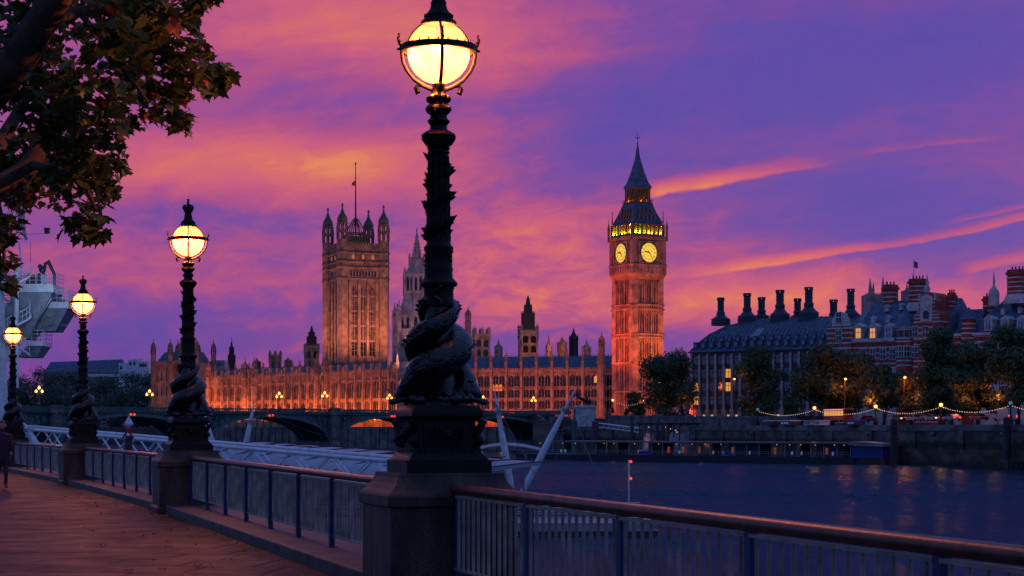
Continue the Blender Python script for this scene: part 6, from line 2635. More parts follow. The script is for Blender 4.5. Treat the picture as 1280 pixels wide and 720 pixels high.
# church tower far behind
AY = 460
at_ = thing('church_tower', 'pale church tower with slender pinnacles and a flag, rising behind the red brick roofs', 'tower', Vector((XX(1118, AY), K * AY, BANK_Z)))
za_ = lambda py: ZZ(py, AY) - BANK_Z
m = MB()
ka = AY / F
m.box(-36 * ka, -10 * ka, 0, 10, 0, za_(368)); m.box(14 * ka, 36 * ka, 0, 10, 0, za_(362))
for k in range(12): m.box((-36 + 2.3 * k) * ka, (-34.8 + 2.3 * k) * ka, -.1, .3, za_(368), za_(366))
for k in range(10): m.box((14 + 2.3 * k) * ka, (15.2 + 2.3 * k) * ka, -.1, .3, za_(362), za_(360))
m.build('belfry_wall', lime_grey, at_)
for px, yt, w_ in ((1088, 347, 2.2), (1092, 352, 1.5), (1104, 345, 2.2), (1108, 350, 1.5), (1142, 341, 3.2), (1150, 352, 1.6), (1134, 353, 1.6)):
    m = MB()
    x = (px - 1118) * ka
    m.lathe([(w_ * ka, za_(372)), (w_ * ka, za_(364)), (w_ * 1.2 * ka, za_(363)), (.06, za_(yt))], 6, x, .5)
    for j in range(4): m.cb(x, .5, za_(363) + (za_(yt) - za_(363)) * (j + .5) / 4.5, w_ * 1.5 * ka * (1 - j / 4.5), w_ * 1.5 * ka * (1 - j / 4.5), .4)
    m.build('pinnacle', lime_grey, at_)
m = MB()
m.tube([((1142.5 - 1118) * ka, .5, za_(342)), ((1142.5 - 1118) * ka, .5, za_(323))], .12, 5)
fp2 = m.build('flagpole', grey_steel, at_)
m = MB()
fx = (1143 - 1118) * ka
rings = []
for k in range(7):
    x = fx + k * .27
    y = .5 + .25 * math.sin(k * 1.1)
    rings.append([(x, y, za_(326) - k * .12), (x, y + .05, za_(326) - k * .12), (x, y + .05, za_(334) - k * .10), (x, y, za_(334) - k * .10)])
m.loft(rings)
m.build('flag', mat('blue_flag', (.03, .10, .22), .8, .5, 1.0, col2=(.20, .15, .05)), fp2)

# ================================================================== TREES ON THE FAR BANK
def crown_mesh(seed, H, Rr, lobes, n, leaf_s, low=.22):
    rnd = random.Random(seed)
    L = []
    for k in range(lobes):
        a = rnd.uniform(0, 2 * PI)
        h = rnd.uniform(low, .93)
        env = math.sin(PI * min(1, max(.02, (h - low * .6) / (1.04 - low * .6)))) ** .55
        r = Rr * env * rnd.uniform(.25, .86)
        L.append((Vector((r * math.cos(a), r * math.sin(a), h * H)), Rr * rnd.uniform(.22, .40)))
    L.append((Vector((0, 0, H * .72)), Rr * .45)); L.append((Vector((0, 0, H * .5)), Rr * .5))
    m = MB()
    tot = sum(r * r for _, r in L)
    for c, r in L:
        for k in range(int(n * r * r / tot)):
            d = Vector((rnd.gauss(0, 1), rnd.gauss(0, 1), rnd.gauss(0, 1))).normalized()
            rad = r * (rnd.random() ** .45) * rnd.uniform(.85, 1.18)
            p = c + Vector((d.x * rad, d.y * rad, d.z * rad * .82))
            s = leaf_s * rnd.uniform(.6, 1.35)
            nr = (d + Vector((rnd.uniform(-.8, .8), rnd.uniform(-.8, .8), rnd.uniform(-.3, .9)))).normalized()
            t1 = nr.orthogonal().normalized()
            t1 = Matrix.Rotation(rnd.uniform(0, 6.28), 3, nr) @ t1
            t2 = nr.cross(t1)
            b = nr * s * .25
            m.add([p - t1 * s, p + t2 * s * .55 - b, p + t1 * s, p - t2 * s * .55 - b], [(0, 1, 2), (0, 2, 3)])
    return m, L


def far_tree(label, px, Y, ytop, hwpx, name='plane_tree', group='trees along the far embankment', seed=1, lean=0.0, n=4200, low=.22, mats=None, leaf_s=.42, zbase=BANK_Z, trunk=True):
    H = ZZ(ytop, Y) - zbase
    Rr = hwpx * Y / F * (1.16 if name == 'plane_tree' else 1.0)
    t = thing(name, label, 'tree', Vector((XX(px, Y), K * Y, zbase)), 0, group)
    cm, L = crown_mesh(seed, H * .97, Rr, 30, n, leaf_s, low)
    cm.build('crown', mats or leaf_far, t, keep=True)
    if trunk:
        rnd = random.Random(seed + 50)
        m = MB()
        r0 = H * .028
        m.tube([(0, 0, -.2), (lean * .3, 0, H * .12), (lean * .6, .1, H * .28), (lean * .8, 0, H * .5), (lean * .4, 0, H * .8)], [r0, r0 * .8, r0 * .65, r0 * .4, r0 * .12], 8)
        m.build('trunk', bark_far, t, smooth='all')
        m = MB()
        for c, r in L[:9]:
            z0_ = H * rnd.uniform(.18, .42)
            s = Vector((lean * .6, 0, z0_))
            mid = s.lerp(c, .5) + Vector((0, 0, -H * .02))
            m.tube([s, mid, c], [r0 * .42, r0 * .28, r0 * .08], 6)
        m.build('limbs', bark_far, t, smooth='all')
    return t


tr_specs = [('broad dark tree before the foot of the clock tower, lit orange at its base', 834, 312, 439, 41, 3, .0),
            ('small round bush of a tree just below the clock tower', 792, 322, 488, 11, 4, .1),
            ('tall leafy tree hiding the middle ribs of the office block', 947, 285, 428, 33, 5, .08),
            ('slim young tree standing before the office arcade', 988, 280, 492, 12, 6, .1),
            ('spreading tree overlapping the office block and the brick corner bay', 1040, 246, 430, 48, 7, .25),
            ('small tree with orange lit twisted trunk below the round turret', 1104, 238, 452, 26, 8, .30),
            ('very large dark tree covering the foot of the niched gable', 1178, 226, 402, 42, 9, .15),
            ('big tree with street lamp glow inside before the second brick building', 1222, 216, 418, 34, 10, .22),
            ('large dark tree cut by the picture edge in front of the white dormers', 1272, 208, 402, 38, 12, .25),
            ('thin tree between the lit small tree and the very large dark one', 1138, 233, 455, 20, 13, .25)]
for lb, px, Y, yt, hw_, sd, low in tr_specs:
    far_tree(lb, px, Y, yt, hw_, seed=sd, low=low, n=int(3000 + hw_ * 260), leaf_s=.42 if hw_ > 20 else .34, lean=(1.2 if px in (1104, 1040) else .4))
# trees behind the palace roofs and the wood of the park far upstream
for lb, px, Y, yt, hw_, sd in (('tree crown peeping over the palace roofs beside the dark stepped turret', 310, 540, 452, 11, 21),
                              ('tree crown just visible between the office block and the clock tower', 852, 352, 444, 24, 22)):
    far_tree(lb, px, Y, yt, hw_, seed=sd, n=900 if hw_ < 20 else 5000, low=.22 if hw_ < 20 else .0, trunk=True, group=None)
wood = [(14, 545, 465, 26), (45, 560, 458, 26), (82, 548, 462, 30), (115, 570, 466, 28), (140, 552, 468, 26), (165, 565, 463, 28), (190, 556, 462, 24), (60, 530, 480, 26), (100, 528, 484, 28), (150, 532, 483, 30), (185, 535, 480, 24), (25, 528, 482, 26)]
wl_ = ['dark park tree at the picture edge behind the white leg', 'tallest dark park tree beside the white tower', 'dark park tree under the long blue roof, left end', 'dark park tree behind the orange globed lamp',
       'dark park tree under the pale buildings', 'dark park tree below the white house', 'dark park tree touching the palace end pavilion', 'lower park tree in the front row next to the white leg',
       'lower park tree behind the column of the orange lamp', 'lower park tree above the river mark', 'lower park tree behind the bridge lamp by the palace', 'lower park tree partly behind the smallest lamp']
wl_ = [w.replace(', left end', '') for w in wl_]
for (px, Y, yt, hw_), lb, sd in zip(wood, wl_, range(30, 60)):
    far_tree(lb, px, Y, yt, hw_ * 1.25, 'park_tree', 'trees of the park beyond the bridge', seed=sd, n=3600, low=.0, mats=leaf_wood, leaf_s=.62, trunk=True)
# far roofs above the park
HY = 640
t = thing('warehouse', 'long dark blue roofed building above the park trees', 'building', Vector((XX(55, HY), K * HY, BANK_Z)))
kz = lambda py: ZZ(py, HY) - BANK_Z
kx = lambda px: (px - 55) * HY / F
m = MB(); m.box(0, kx(152), 0, 16, 0, kz(462)); m.build('wall', lime_grey, t)
m = MB(); m.loft([[(-.5, -.5, kz(466)), (kx(155), -.5, kz(466)), (kx(155), 16, kz(466)), (-.5, 16, kz(466))], [(kx(60), 7, kz(452)), (kx(150), 7, kz(448.5)), (kx(150), 9, kz(448.5)), (kx(60), 9, kz(452))]]); m.build('roof', slate, t)
w0 = None
for k in range(10):
    w = MB(); w.box(-.9, .9, -.1, .1, 0, 1.6)
    if w0 is None:
        w0 = w.build('window', white_paint, t); w0.location = (kx(112), -.55, kz(471))
    else: inst(w0, t, (kx(112 + 4 * k), -.55, kz(471)))
t = thing('white_house', 'white flat fronted house group next to the long blue roof', 'building', Vector((XX(150, HY), HY * K - 6, BANK_Z)))
kx = lambda px: (px - 150) * HY / F
m = MB()
m.box(kx(151), kx(162), 0, 12, 0, kz(454)); m.box(kx(162.1), kx(176), 1, 13, 0, kz(450)); m.box(kx(176.1), kx(188), .5, 12, 0, kz(452)); m.box(kx(168), kx(180), 3, 9, kz(450) + .01, kz(448.5))
m.build('wall', white_paint, t)
for px, py in ((178, 459), (181, 459), (184, 459), (165, 457), (170, 457), (154, 462)):
    w = MB(); w.box(-.6, .6, -.08, .08, 0, 2)
    o = w.build('window', glass_dark, t); o.location = (kx(px), (1 if 162 < px < 176 else .5 if px > 176 else 0) - .05, kz(py))
t = thing('office_roof', 'flat pale modern rooftop seen past the southern pavilion turrets', 'building', Vector((XX(262, 600), K * 600, BANK_Z)))
m = MB(); kx = lambda px: (px - 262) * 600 / F
m.box(0, kx(281), 0, 12, 0, ZZ(457, 600)); m.box(kx(263), kx(280), 1, 11, ZZ(457, 600) + .01, ZZ(455, 600))
m.build('wall', mat('pale_cladding', (.25, .30, .36), .5, .2, .3), t)
m = MB()
for k in range(6): m.box(kx(264) + k * 1.2, kx(264) + k * 1.2 + .8, -.1, -.003, ZZ(462, 600), ZZ(459, 600))
m.build('window_band', glass_dark, t)

# ================================================================== EMBANKMENT WALL, QUAY AND ITS LAMPS
ew = []
Q = KY_([(15.5, 345), (43, 287), (70, 232), (95, 180), (140, 100)])
emb = thing('embankment_wall', 'long stained granite embankment wall on the far bank above the waterline', 'wall', Q[0])
emb['kind'] = 'thing'
mw, mc = MB(), MB()
for a, b in zip(Q, Q[1:]):
    d = (b - a).normalized(); L = (b - a).length
    mm = Matrix.Translation(a - Q[0]) @ Matrix.Rotation(ang(d), 4, 'Z')
    mw.at(mm); mc.at(mm)
    s = -1
    mw.box(-.3, L + .3, -1.6, -.05, -8, -2.4)
    mw.box(-.2, L + .2, -1.1, -.052, -2.398, 1.2)
    mc.box(-.2, L + .2, -1.35, .4, 1.202, 1.7)
    mc.box(-.1, L + .1, -.9, .2, 1.702, 2.35)
    for j in range(8): mw.box(-.2, L + .2, -1.135, -1.103, -2.0 + .42 * j, -1.96 + .42 * j)
    for k in range(int(L / 19)):
        mw.box(k * 19 - .8, k * 19 + .8, -1.5, -1.102, -2.397, 1.2)
def tide_wall():
    m = mat('stained_granite', (.17, .15, .13), .75, .5, .22, bump=.06, bscale=1.2, detail=8, stretch=(1, 1, 2.2))
    n, l = m.node_tree.nodes, m.node_tree.links
    q = NG(m.node_tree)
    t = n.new('ShaderNodeTexCoord'); s = n.new('ShaderNodeSeparateXYZ'); l.new(t.outputs['Object'], s.inputs[0])
    bs = n['Principled BSDF']
    base = bs.inputs['Base Color'].links[0].from_socket
    zz_ = q.add(s.outputs[2], q.mul(q.sub(q.noise(t.outputs['Object'], .35, 7, .65), .5), 2.6))
    band = q.ramp(q.smooth(zz_, -6.0, 1.5), [(0.0, (.30, .24, .20)), (.22, (.85, .62, .48)), (.46, (.75, .6, .45)), (.56, (.16, .24, .12)), (.74, (.20, .26, .14)), (.82, (.9, .85, .8)), (1.0, (1, 1, 1))])
    l.new(q.mix(1.0, base, band, 'MULTIPLY'), bs.inputs['Base Color'])
    return m


wo_ = mw.build('stained_face', tide_wall(), emb)
mc.build('coping', stone_wall, emb)


def quay(px, back=0.6):
    """point on the embankment wall line under pixel column px"""
    k = (px - 640) / FK
    for a, b in zip(Q, Q[1:]):
        d = b - a
        den = d.x - k * d.y
        s = (k * a.y - a.x) / den
        if -0.05 <= s <= 1.02:
            p = a + d * s
            n = Vector((-d.y, d.x, 0)).normalized()
            if n.y < 0: n = -n
            return p + n * back, ang(d)
    return Q[-1], 0


# upper wall with niches below the clock tower
u0, a0 = quay(735, 6); u1, a1 = quay(945, 9)
uw = thing('bridge_foot_wall', 'upper stone wall with arched niches below the clock tower trees', 'wall', u0, ang(u1 - u0))
uw['kind'] = 'thing'
UL = (u1 - u0).length
m = MB()
zu0, zu1 = ZZ(519, u0.y / K), ZZ(521, u1.y / K)
N = 24
def zu(x): return zu0 + (zu1 - zu0) * x / UL
m.loft([[(0, 0, 0), (0, 1, 0), (0, 1, zu0 - .5), (0, 0, zu0 - .5)], [(UL, 0, 0), (UL, 1, 0), (UL, 1, zu1 - .5), (UL, 0, zu1 - .5)]])
m.build('wall', stone_wall, uw)
m = MB()
m.loft([[(0, -.2, zu0 - .498), (0, 1.2, zu0 - .498), (0, 1.2, zu0), (0, -.2, zu0)], [(UL, -.2, zu1 - .498), (UL, 1.2, zu1 - .498), (UL, 1.2, zu1), (UL, -.2, zu1)]])
for k in range(7): m.box(UL * k / 6 - .5, UL * k / 6 + .5, -.35, 1.3, 0, zu(UL * k / 6) + .45)
m.build('coping', stone_wall, uw)
m = MB()
for px in (852, 862, 872):
    k_ = (px - 640) / FK
    d_ = (u1 - u0).normalized()
    x = (k_ * u0.y - u0.x) / (d_.x - k_ * d_.y)
    m.poly([(x - 1.3, .1), (x + 1.3, .1), (x + 1.3, 1.9), (x + .9, 2.6), (x, 2.9), (x - .9, 2.6), (x - 1.3, 1.9)], -.06, -.003)
m.build('niche', bridge_dark, uw)  # recess shade drawn as dark flat plates on the wall face
# stepped stair wall from the bridge foot down to the pier
stp, _ = quay(703, 1)
sw = thing('stair_wall', 'stone stair wall stepping down from the bridge end towards the water', 'stairs', Vector((XX(668, 338), K * 338, 0)), R(-20))
m = MB()
k = 338 / F
pr = [(0, -7), (40 * k, -7), (40 * k, ZZ(545, 338)), (34 * k, ZZ(540, 338)), (30 * k, ZZ(537, 338)), (24 * k, ZZ(533, 338)), (20 * k, ZZ(531, 338)), (10 * k, ZZ(522, 338)), (4 * k, ZZ(518, 338)), (0, ZZ(517, 338))]
m.poly(pr, -1.5, 1.5)
m.build('balustrade', stone_wall, sw)
m = MB()
for j in range(7): m.box(-.2 + j * .9, 1.0 + j * 1.6, -1.9, 1.9, ZZ(517, 338) - j * 1.0 - .4, ZZ(517, 338) - j * 1.0)
m.build('coping', stone_wall, sw)

# chariot statue on its plinth
BY = 334
bq = thing('statue_plinth', 'pale stepped stone plinth at the bridge foot carrying the dark chariot group', 'plinth', Vector((XX(731, BY), K * BY, 0)), R(-12))
k = BY / F
zq = lambda py: ZZ(py, BY)
m = MB()
m.box(-12.5 * k, 12.5 * k, -2.2, 2.2, 1, zq(510)); m.box(-13.5 * k, 13.5 * k, -2.5, 2.5, zq(510) + .002, zq(507.5)); m.box(-11.6 * k, 11.6 * k, -2.0, 2.0, zq(507.5) + .002, zq(506.5))
m.box(-13.5 * k, 13.5 * k, -2.6, 2.6, 1, zq(519))
m.build('plinth', portland, bq, bevel=.08)
st = thing('chariot_statue', 'dark bronze chariot group with rearing horses and standing charioteer', 'statue', Vector((XX(731, BY), K * BY, zq(506.5))), R(-12))
def horse(y, name):
    m = MB()
    # rearing horse facing -x
    m.tube([(-.2, y, 1.55), (-.9, y, 1.85), (-1.5, y, 2.25), (-1.9, y, 2.7)], [.42, .50, .46, .32], 10)
    m.tube([(-1.75, y, 2.5), (-2.15, y, 3.0), (-2.35, y, 3.45), (-2.5, y, 3.62)], [.34, .26, .20, .17], 9)
    m.tube([(-2.38, y, 3.62), (-2.75, y, 3.45), (-3.0, y, 3.22)], [.19, .17, .11], 8)
    for s in (-1, 1):
        m.tube([(-2.4, y + s * .08, 3.7), (-2.36, y + s * .1, 3.92)], [.06, .02], 5)
        m.tube([(-.25, y + s * .22, 1.6), (-.05, y + s * .24, 1.0), (-.45, y + s * .24, .6), (-.35, y + s * .24, .05)], [.30, .20, .12, .10], 7)
        m.tube([(-1.75, y + s * .2, 2.45), (-2.35, y + s * .22, 2.25 + s * .15), (-2.6, y + s * .22, 1.75 + s * .15), (-2.85, y + s * .22, 1.85 + s * .1)], [.2, .14, .09, .08], 7)
    m.tube([(.1, y, 1.75), (.45, y, 1.5), (.5, y, .8)], [.12, .14, .04], 6)
    m.tube([(-2.1, y, 3.15), (-1.9, y, 3.35), (-2.2, y, 3.75)], [.10, .14, .08], 6)
    m.build(name, bronze, st, smooth='all')
horse(-.7, 'horse'); horse(.7, 'horse')
m = MB()
m.slab([(-.2, -1.1), (2.4, -1.1), (2.4, 1.1), (-.2, 1.1)], .55, .85)
m.tube([(-.3, 0, .8), (-1.4, 0, 1.2)], .09, 6)
m.loft([[(0, -1.0, .85), (.1, -1.0, .85), (.1, 1.0, .85), (0, 1.0, .85)], [(-.2, -.9, 1.7), (-.1, -.9, 1.7), (-.1, .9, 1.7), (-.2, .9, 1.7)]])
for s in (-1, 1):
    m.tube([(1.1 + .72 * math.cos(q), s * 1.25, .75 + .72 * math.sin(q)) for q in [2 * PI * i / 18 for i in range(19)]], .09, 6)
    for q in range(4): m.tube([(1.1 - .7 * math.cos(q * PI / 4), s * 1.25, .75 - .7 * math.sin(q * PI / 4)), (1.1 + .7 * math.cos(q * PI / 4), s * 1.25, .75 + .7 * math.sin(q * PI / 4))], .05, 5)
m.build('chariot', bronze, st)
m = MB()
m.tube([(.7, 0, .85), (.7, 0, 1.6), (.65, 0, 2.3), (.62, 0, 2.75), (.6, 0, 2.95)], [.48, .36, .30, .26, .10], 10)
m.sphere((.6, 0, 3.15), .20, 10, 7)
m.lathe([(.2, 3.25), (.10, 3.5)], 7, .6, 0)
m.tube([(.62, .26, 2.7), (.5, .6, 2.95), (.25, .85, 3.3)], [.11, .09, .06], 7)
m.tube([(.62, -.26, 2.7), (.45, -.6, 2.8), (.2, -.85, 3.3)], [.11, .09, .06], 7)
m.tube([(.25, -.85, .9), (.18, -.87, 4.1)], .035, 5)
m.build('charioteer', bronze, st, smooth='all')
m = MB()
for s in (-1, 1):
    m.tube([(1.6, s * .55, .85), (1.6, s * .55, 1.5), (1.55, s * .5, 1.9)], [.34, .28, .12], 8)
    m.sphere((1.5, s * .5, 2.08), .17, 8, 6)
m.build('crouching_figure', bronze, st, smooth='all')

# lamp posts of the embankment with festoon bulbs between
fl_lab = ['unlit embankment lamp post at the start of the string of bulbs', 'lit embankment lamp post below the spreading tree by the bus', 'lit embankment lamp post below the small orange lit tree',
          'lit embankment lamp post below the very large dark tree', 'unlit embankment lamp post beside the white van']
fl_px = [946, 1017, 1093.5, 1175, 1262]
posts = []
proto = None
for px, lb in zip(fl_px, fl_lab):
    p, a = quay(px, .2)
    s = p.y / F
    if proto is None:
        t = thing('embankment_lamp', lb, 'street lamp', (0, 0, 0), 0, 'lamp posts on the embankment wall')
        m = MB()
        m.lathe([(.55, 0), (.55, .6), (.38, .9), (.30, 1.4), (.16, 1.6), (.12, 3.2), (.2, 3.35), (.10, 3.5)], 8)
        m.build('post', iron, t, smooth=True)
        q = MB()
        q.sphere((0, 0, 0), .36, 12, 8)
        o = q.build('globe', far_globe, t, smooth='all')
        o.location = (0, 0, 3.85)
        q = MB(); q.lathe([(.2, 4.15), (.24, 4.2), (.08, 4.4), (.02, 4.6)], 8)
        q.build('cap', iron, t)
        proto = t
        proto.location = (p.x, p.y, 2.35)
        for c in kids(t):
            if c.name.startswith('globe'):
                c.material_slots[0].link = 'OBJECT'; c.material_slots[0].material = cyan_lit  # unlit globe gets a faint painted glow of its own
    else:
        t = copy_tree(proto, label=lb, loc=(p.x, p.y, 2.35))
        for c in kids(t):
            if c.name.startswith('globe'):
                c.material_slots[0].link = 'OBJECT'
                c.material_slots[0].material = cyan_lit if px == 1262 else far_globe
    posts.append(Vector((p.x, p.y, 2.35 + 3.55)))
    if px in (1017, 1093.5, 1175):
        lamp('POINT', 'lantern_light', (0, -.55, 3.85), 420, (1, .30, .06), t, .35)
lion = mat('verdigris_bronze', (.03, .16, .14), .5, .3, 3)
for px in (946, 1017, 1093.5, 1175, 1262):
    p, a = quay(px, -1.45)
    m = MB()
    m.sphere((0, 0, 0), .42, 10, 7, 1.15); m.sphere((0, -.32, -.1), .22, 8, 6)
    m.tube([(.38 * math.cos(q), -.40, -.45 + .38 * math.sin(q)) for q in [2 * PI * i / 14 for i in range(15)]], .06, 5)
    o = m.build('lion_mask', lion, emb, smooth=True)
    o.location = p - Q[0] + Vector((0, 0, .55)); o.rotation_euler = (0, 0, a + PI)
pe, _ = quay(1345, .2)
posts.append(Vector((pe.x, pe.y, 5.9)))
for i, (a, b) in enumerate(zip(posts, posts[1:])):
    lb = ['string of white bulbs sagging in front of the office arcade', 'string of white bulbs passing under the bus trees', 'string of white bulbs below the lit small tree', 'string of white bulbs above the row of parked cars', 'last string of white bulbs running past the white van'][i]
    t = thing('festoon_lights', lb, 'string lights', a, 0, 'festoon strings along the embankment')
    P = []
    for k in range(29):
        q = k / 28
        P.append(a.lerp(b, q) - a - Vector((0, 0, 4 * 1.15 * q * (1 - q))))
    m = MB(); m.tube(P, .02, 4); m.build('cable', iron, t)
    m = MB()
    for k in range(1, 28): m.sphere(P[k] - Vector((0, 0, .12)), .085, 6, 5)
    m.build('bulbs', white_bulb, t, smooth='all')
for px, Y, py in ((766, 330, 500), (804, 318, 500)):
    pass
# two lit lamp posts and short bulb string by the small round tree
pp = []
for px, lb in ((766, 'lit lamp post in front of the clock tower foot, palace side'), (805, 'lit lamp post beside the small round tree under the clock tower')):
    Y = 318
    t = copy_tree(proto, label=lb, loc=(XX(px, Y), Y * K, ZZ(500, Y) - 3.9))
    for c in kids(t):
        if c.name.startswith('globe'): c.material_slots[0].link = 'OBJECT'; c.material_slots[0].material = far_globe
    pp.append(Vector((XX(px, Y), K * Y, ZZ(501, Y))))
t = thing('festoon_lights', 'short string of bulbs hung between the two lamp posts under the clock tower', 'string lights', pp[0], 0, 'festoon strings along the embankment')
P = [pp[0].lerp(pp[1], k / 14) - pp[0] - Vector((0, 0, 1.3 * 4 * (k / 14) * (1 - k / 14))) for k in range(15)]
m = MB(); m.tube(P, .02, 4); m.build('cable', iron, t)
m = MB()
for k in range(1, 14): m.sphere(P[k], .09, 6, 5)
m.build('bulbs', white_bulb, t, smooth='all')
m = MB()
for x_ in (0, 1):
    c = pp[x_]
# ground mound under these posts: raised bridge approach road
mb = MB()
mb.slab([(XX(690, 345), 345 * K), (u0.x, u0.y + .6), (u1.x, u1.y + 1.2), (u1.x + 20, u1.y + 20), (75, 372 * K), (20, 380 * K)], 0, 4.7)
struct(mb.build('approach_road', earth))

# street lamps glowing inside the trees
sl = [(917, 283, 474, 'orange street lamp at the edge of the tall tree before the office block', 60), (1055, 241, 474, 'orange street lamp glowing inside the spreading tree', 130), (1129, 231, 472, 'orange street lamp beside the thin tree under the round turret', 160),
      (1103, 239.5, 486, 'street lamp glowing behind the small orange lit tree', 90), (1219, 218, 476, 'orange street lamp shining through the big tree before the second brick building', 200), (1246, 214, 492, 'low street lamp glowing between the two last trees', 90), (824, 318, 478, 'street lamp lighting the broad tree under the clock tower', 60)]
proto_s = None
for px, Y, py, lb, e in sl:
    hgt = ZZ(py, Y) - BANK_Z
    t = thing('tree_street_lamp', lb, 'street lamp', Vector((XX(px, Y), Y * K - 1.0, BANK_Z)), 0, 'street lamps among the embankment trees')
    m = MB(); m.lathe([(.14, 0), (.10, hgt - .3)], 7); m.tube([(0, 0, hgt - .35), (0, -.3, hgt + .05), (0, -.9, hgt + .1)], .06, 5); m.build('post', dark_steel, t)
    m = MB(); m.sphere((0, -.9, hgt), .30, 8, 6, .7); m.build('lamp_head', orange_bulb, t, smooth='all')
    lamp('POINT', 'street_lamp_light', (0, -1.4, hgt - .6), e * 10, (1, .18, .02), t, .3)

# ---- landing pier on the far side
LP0 = Vector((XX(640, 250), K * 250, WATER_Z)); LP1 = Vector((XX(1104, 212), K * 212, WATER_Z))
lp = thing('landing_pier', 'long low floating landing pier with a thin lit roof and blue end block', 'pier', LP0, ang(LP1 - LP0))
LL = (LP1 - LP0).length
fcp = Face(640, 250, 1104, 212, WATER_Z)
SP_ = fcp.s
m = MB(); m.box(SP_(645), SP_(1068), 0, 8, -1, 1.35); m.build('hull', mat('hull_navy', (.008, .012, .030), .5, .3, .5), lp)
m = MB(); m.box(SP_(1068) + .02, SP_(1105), .3, 8, -1, 1.3); m.build('end_float', mat('rust_float', (.08, .04, .035), .7, .4, 1), lp)
zroof = fcp.z(900, 554)
m = MB(); m.box(SP_(694), SP_(1085), -.6, 8.4, zroof, zroof + .35)
m.loft([[(SP_(1062), -.8, zroof - .2), (SP_(1107), -.8, zroof - .5), (SP_(1107), 8.6, zroof - .5), (SP_(1062), 8.6, zroof - .2)], [(SP_(1062), -.4, zroof + .55), (SP_(1106), -.4, zroof + .1), (SP_(1106), 8, zroof + .1), (SP_(1062), 8, zroof + .55)]])
m.build('roof', mat('pier_roof_grey', (.13, .15, .18), .4, .2, .4), lp)
m = MB(); m.box(-.09, .09, -.09, .09, 1.352, zroof)
rp0 = m.build('roof_post', grey_steel, lp)
for k in range(26):
    x = SP_(690) + (SP_(1062) - SP_(690)) * k / 25
    for y in (.4, 7.6):
        if k == 0 and y < 1: rp0.location = (x, y, 0)
        else: inst(rp0, lp, (x, y, 0))
m = MB()
for z in (1.9, 2.3): m.box(SP_(646), SP_(1062), .18, .24, z, z + .06)
for k in range(120):
    x = SP_(646) + (SP_(1062) - SP_(646)) * k / 119
    m.box(x - .03, x + .03, .19, .23, 1.352, 2.3)
m.build('guard_rail', grey_steel, lp)
cab_m = mat('pier_cabin', (.035, .045, .08), .4, .3, .6)
for a_, b_ in ((735, 762), (800, 818), (862, 880), (900, 940), (968, 990), (1010, 1045)):
    m = MB(); m.box(SP_(a_), SP_(b_), 3.0, 7, 1.352, zroof - .01)
    m.build('cabin', cab_m, lp)
m = MB(); m.box(SP_(1064), SP_(1103), .2, 7.8, 1.352, zroof - .55); m.build('end_block', mat('blue_block', (.012, .045, .26), .45, .15, .6), lp)
m = MB()
for px in (672, 700, 716, 752, 764, 790, 820, 842, 862, 878, 898, 930, 968, 984, 998, 1016, 1040, 1052, 1066): m.sphere((SP_(px), .9, zroof - .25), .08, 6, 5)
m.build('ceiling_light', emit('pier_ceiling_light', (1, .55, .25), 1.1), lp, smooth='all')
m = MB()
for px, w_ in ((802, 4), (798, 4), (904, 4)): m.box(SP_(px), SP_(px + w_ * 2.5), .10, .16, 1.5, 2.25)
m.build('blue_banner', mat('blue_banner', (.01, .05, .45), .5, .1, 1), lp)
for px in (690, 695, 787, 790, 880, 892, 926, 991, 979, 1030, 838):
    m = MB(); m.box(SP_(px), SP_(px + 2), 2.9, 2.98, 1.7, 2.4)
    m.build('lit_panel', cyan_lit, lp)
door_m = emit('dim_doorway', (1, .22, .05), .13)
for px in (824, 842, 862, 904, 957, 1022):
    m = MB(); m.box(SP_(px), SP_(px + 3), 2.88, 2.97, 1.8, 3.2)
    m.build('lit_doorway', door_m, lp)
for px in (760, 870, 990): lamp('POINT', 'pier_light', (SP_(px), 1.8, zroof - .5), 25, (1, .35, .10), lp, .2)
# curved glazed domes and roof of the pier entrance
dq = thing('pier_entrance', 'curved grey metal ticket halls with a low dark roof behind the landing pier', 'ticket hall', Vector((XX(820, 262), K * 262, WATER_Z)), ang(LP1 - LP0))
k = 262 / F
zd = lambda py: ZZ(py, 262) - WATER_Z
m = MB()
for a_, b_ in ((-23, -2), (17, 38)):
    rings = []
    for q in range(13):
        t_ = q / 12
        x = (a_ + (b_ - a_) * t_) * k
        w = 3.2 * math.sin(PI * (.15 + .7 * t_))
        zt = zd(552) + (zd(538) - zd(552)) * min(1, math.sin(PI * (.18 + .64 * t_)) ** .6)
        rings.append([(x, 2 - w, zd(566)), (x, 2 - w * .8, zt - .5), (x, 2 - w * .3, zt), (x, 2 + w, zt), (x, 2 + w, zd(566))])
    m.loft(rings)
m.build('curved_wall', grey_steel, dq, smooth=True)
m = MB(); m.box(-26 * k, 42 * k, -1, 7, zd(531), zd(529.5)); m.box(-28 * k, 44 * k, -1.4, 7.4, zd(529.4), zd(528.6)); m.build('flat_roof', dark_steel, dq)
m = MB()
for px in range(-24, 42, 9): m.box(px * k - .12, px * k + .12, -.6, -.4, -1, zd(531))
m.build('roof_posts', dark_steel, dq)
m = MB()
for px, py in ((-8, 534), (18, 534), (14, 538), (26, 536), (34, 538), (36, 540)): m.sphere((px * k, -.8, zd(py)), .12, 6, 5)
m.build('entrance_lights', white_bulb, dq, smooth='all')
lamp('POINT', 'entrance_light', (-12 * k, -2.4, zd(549)), 60, (1, .25, .05), dq, .2)
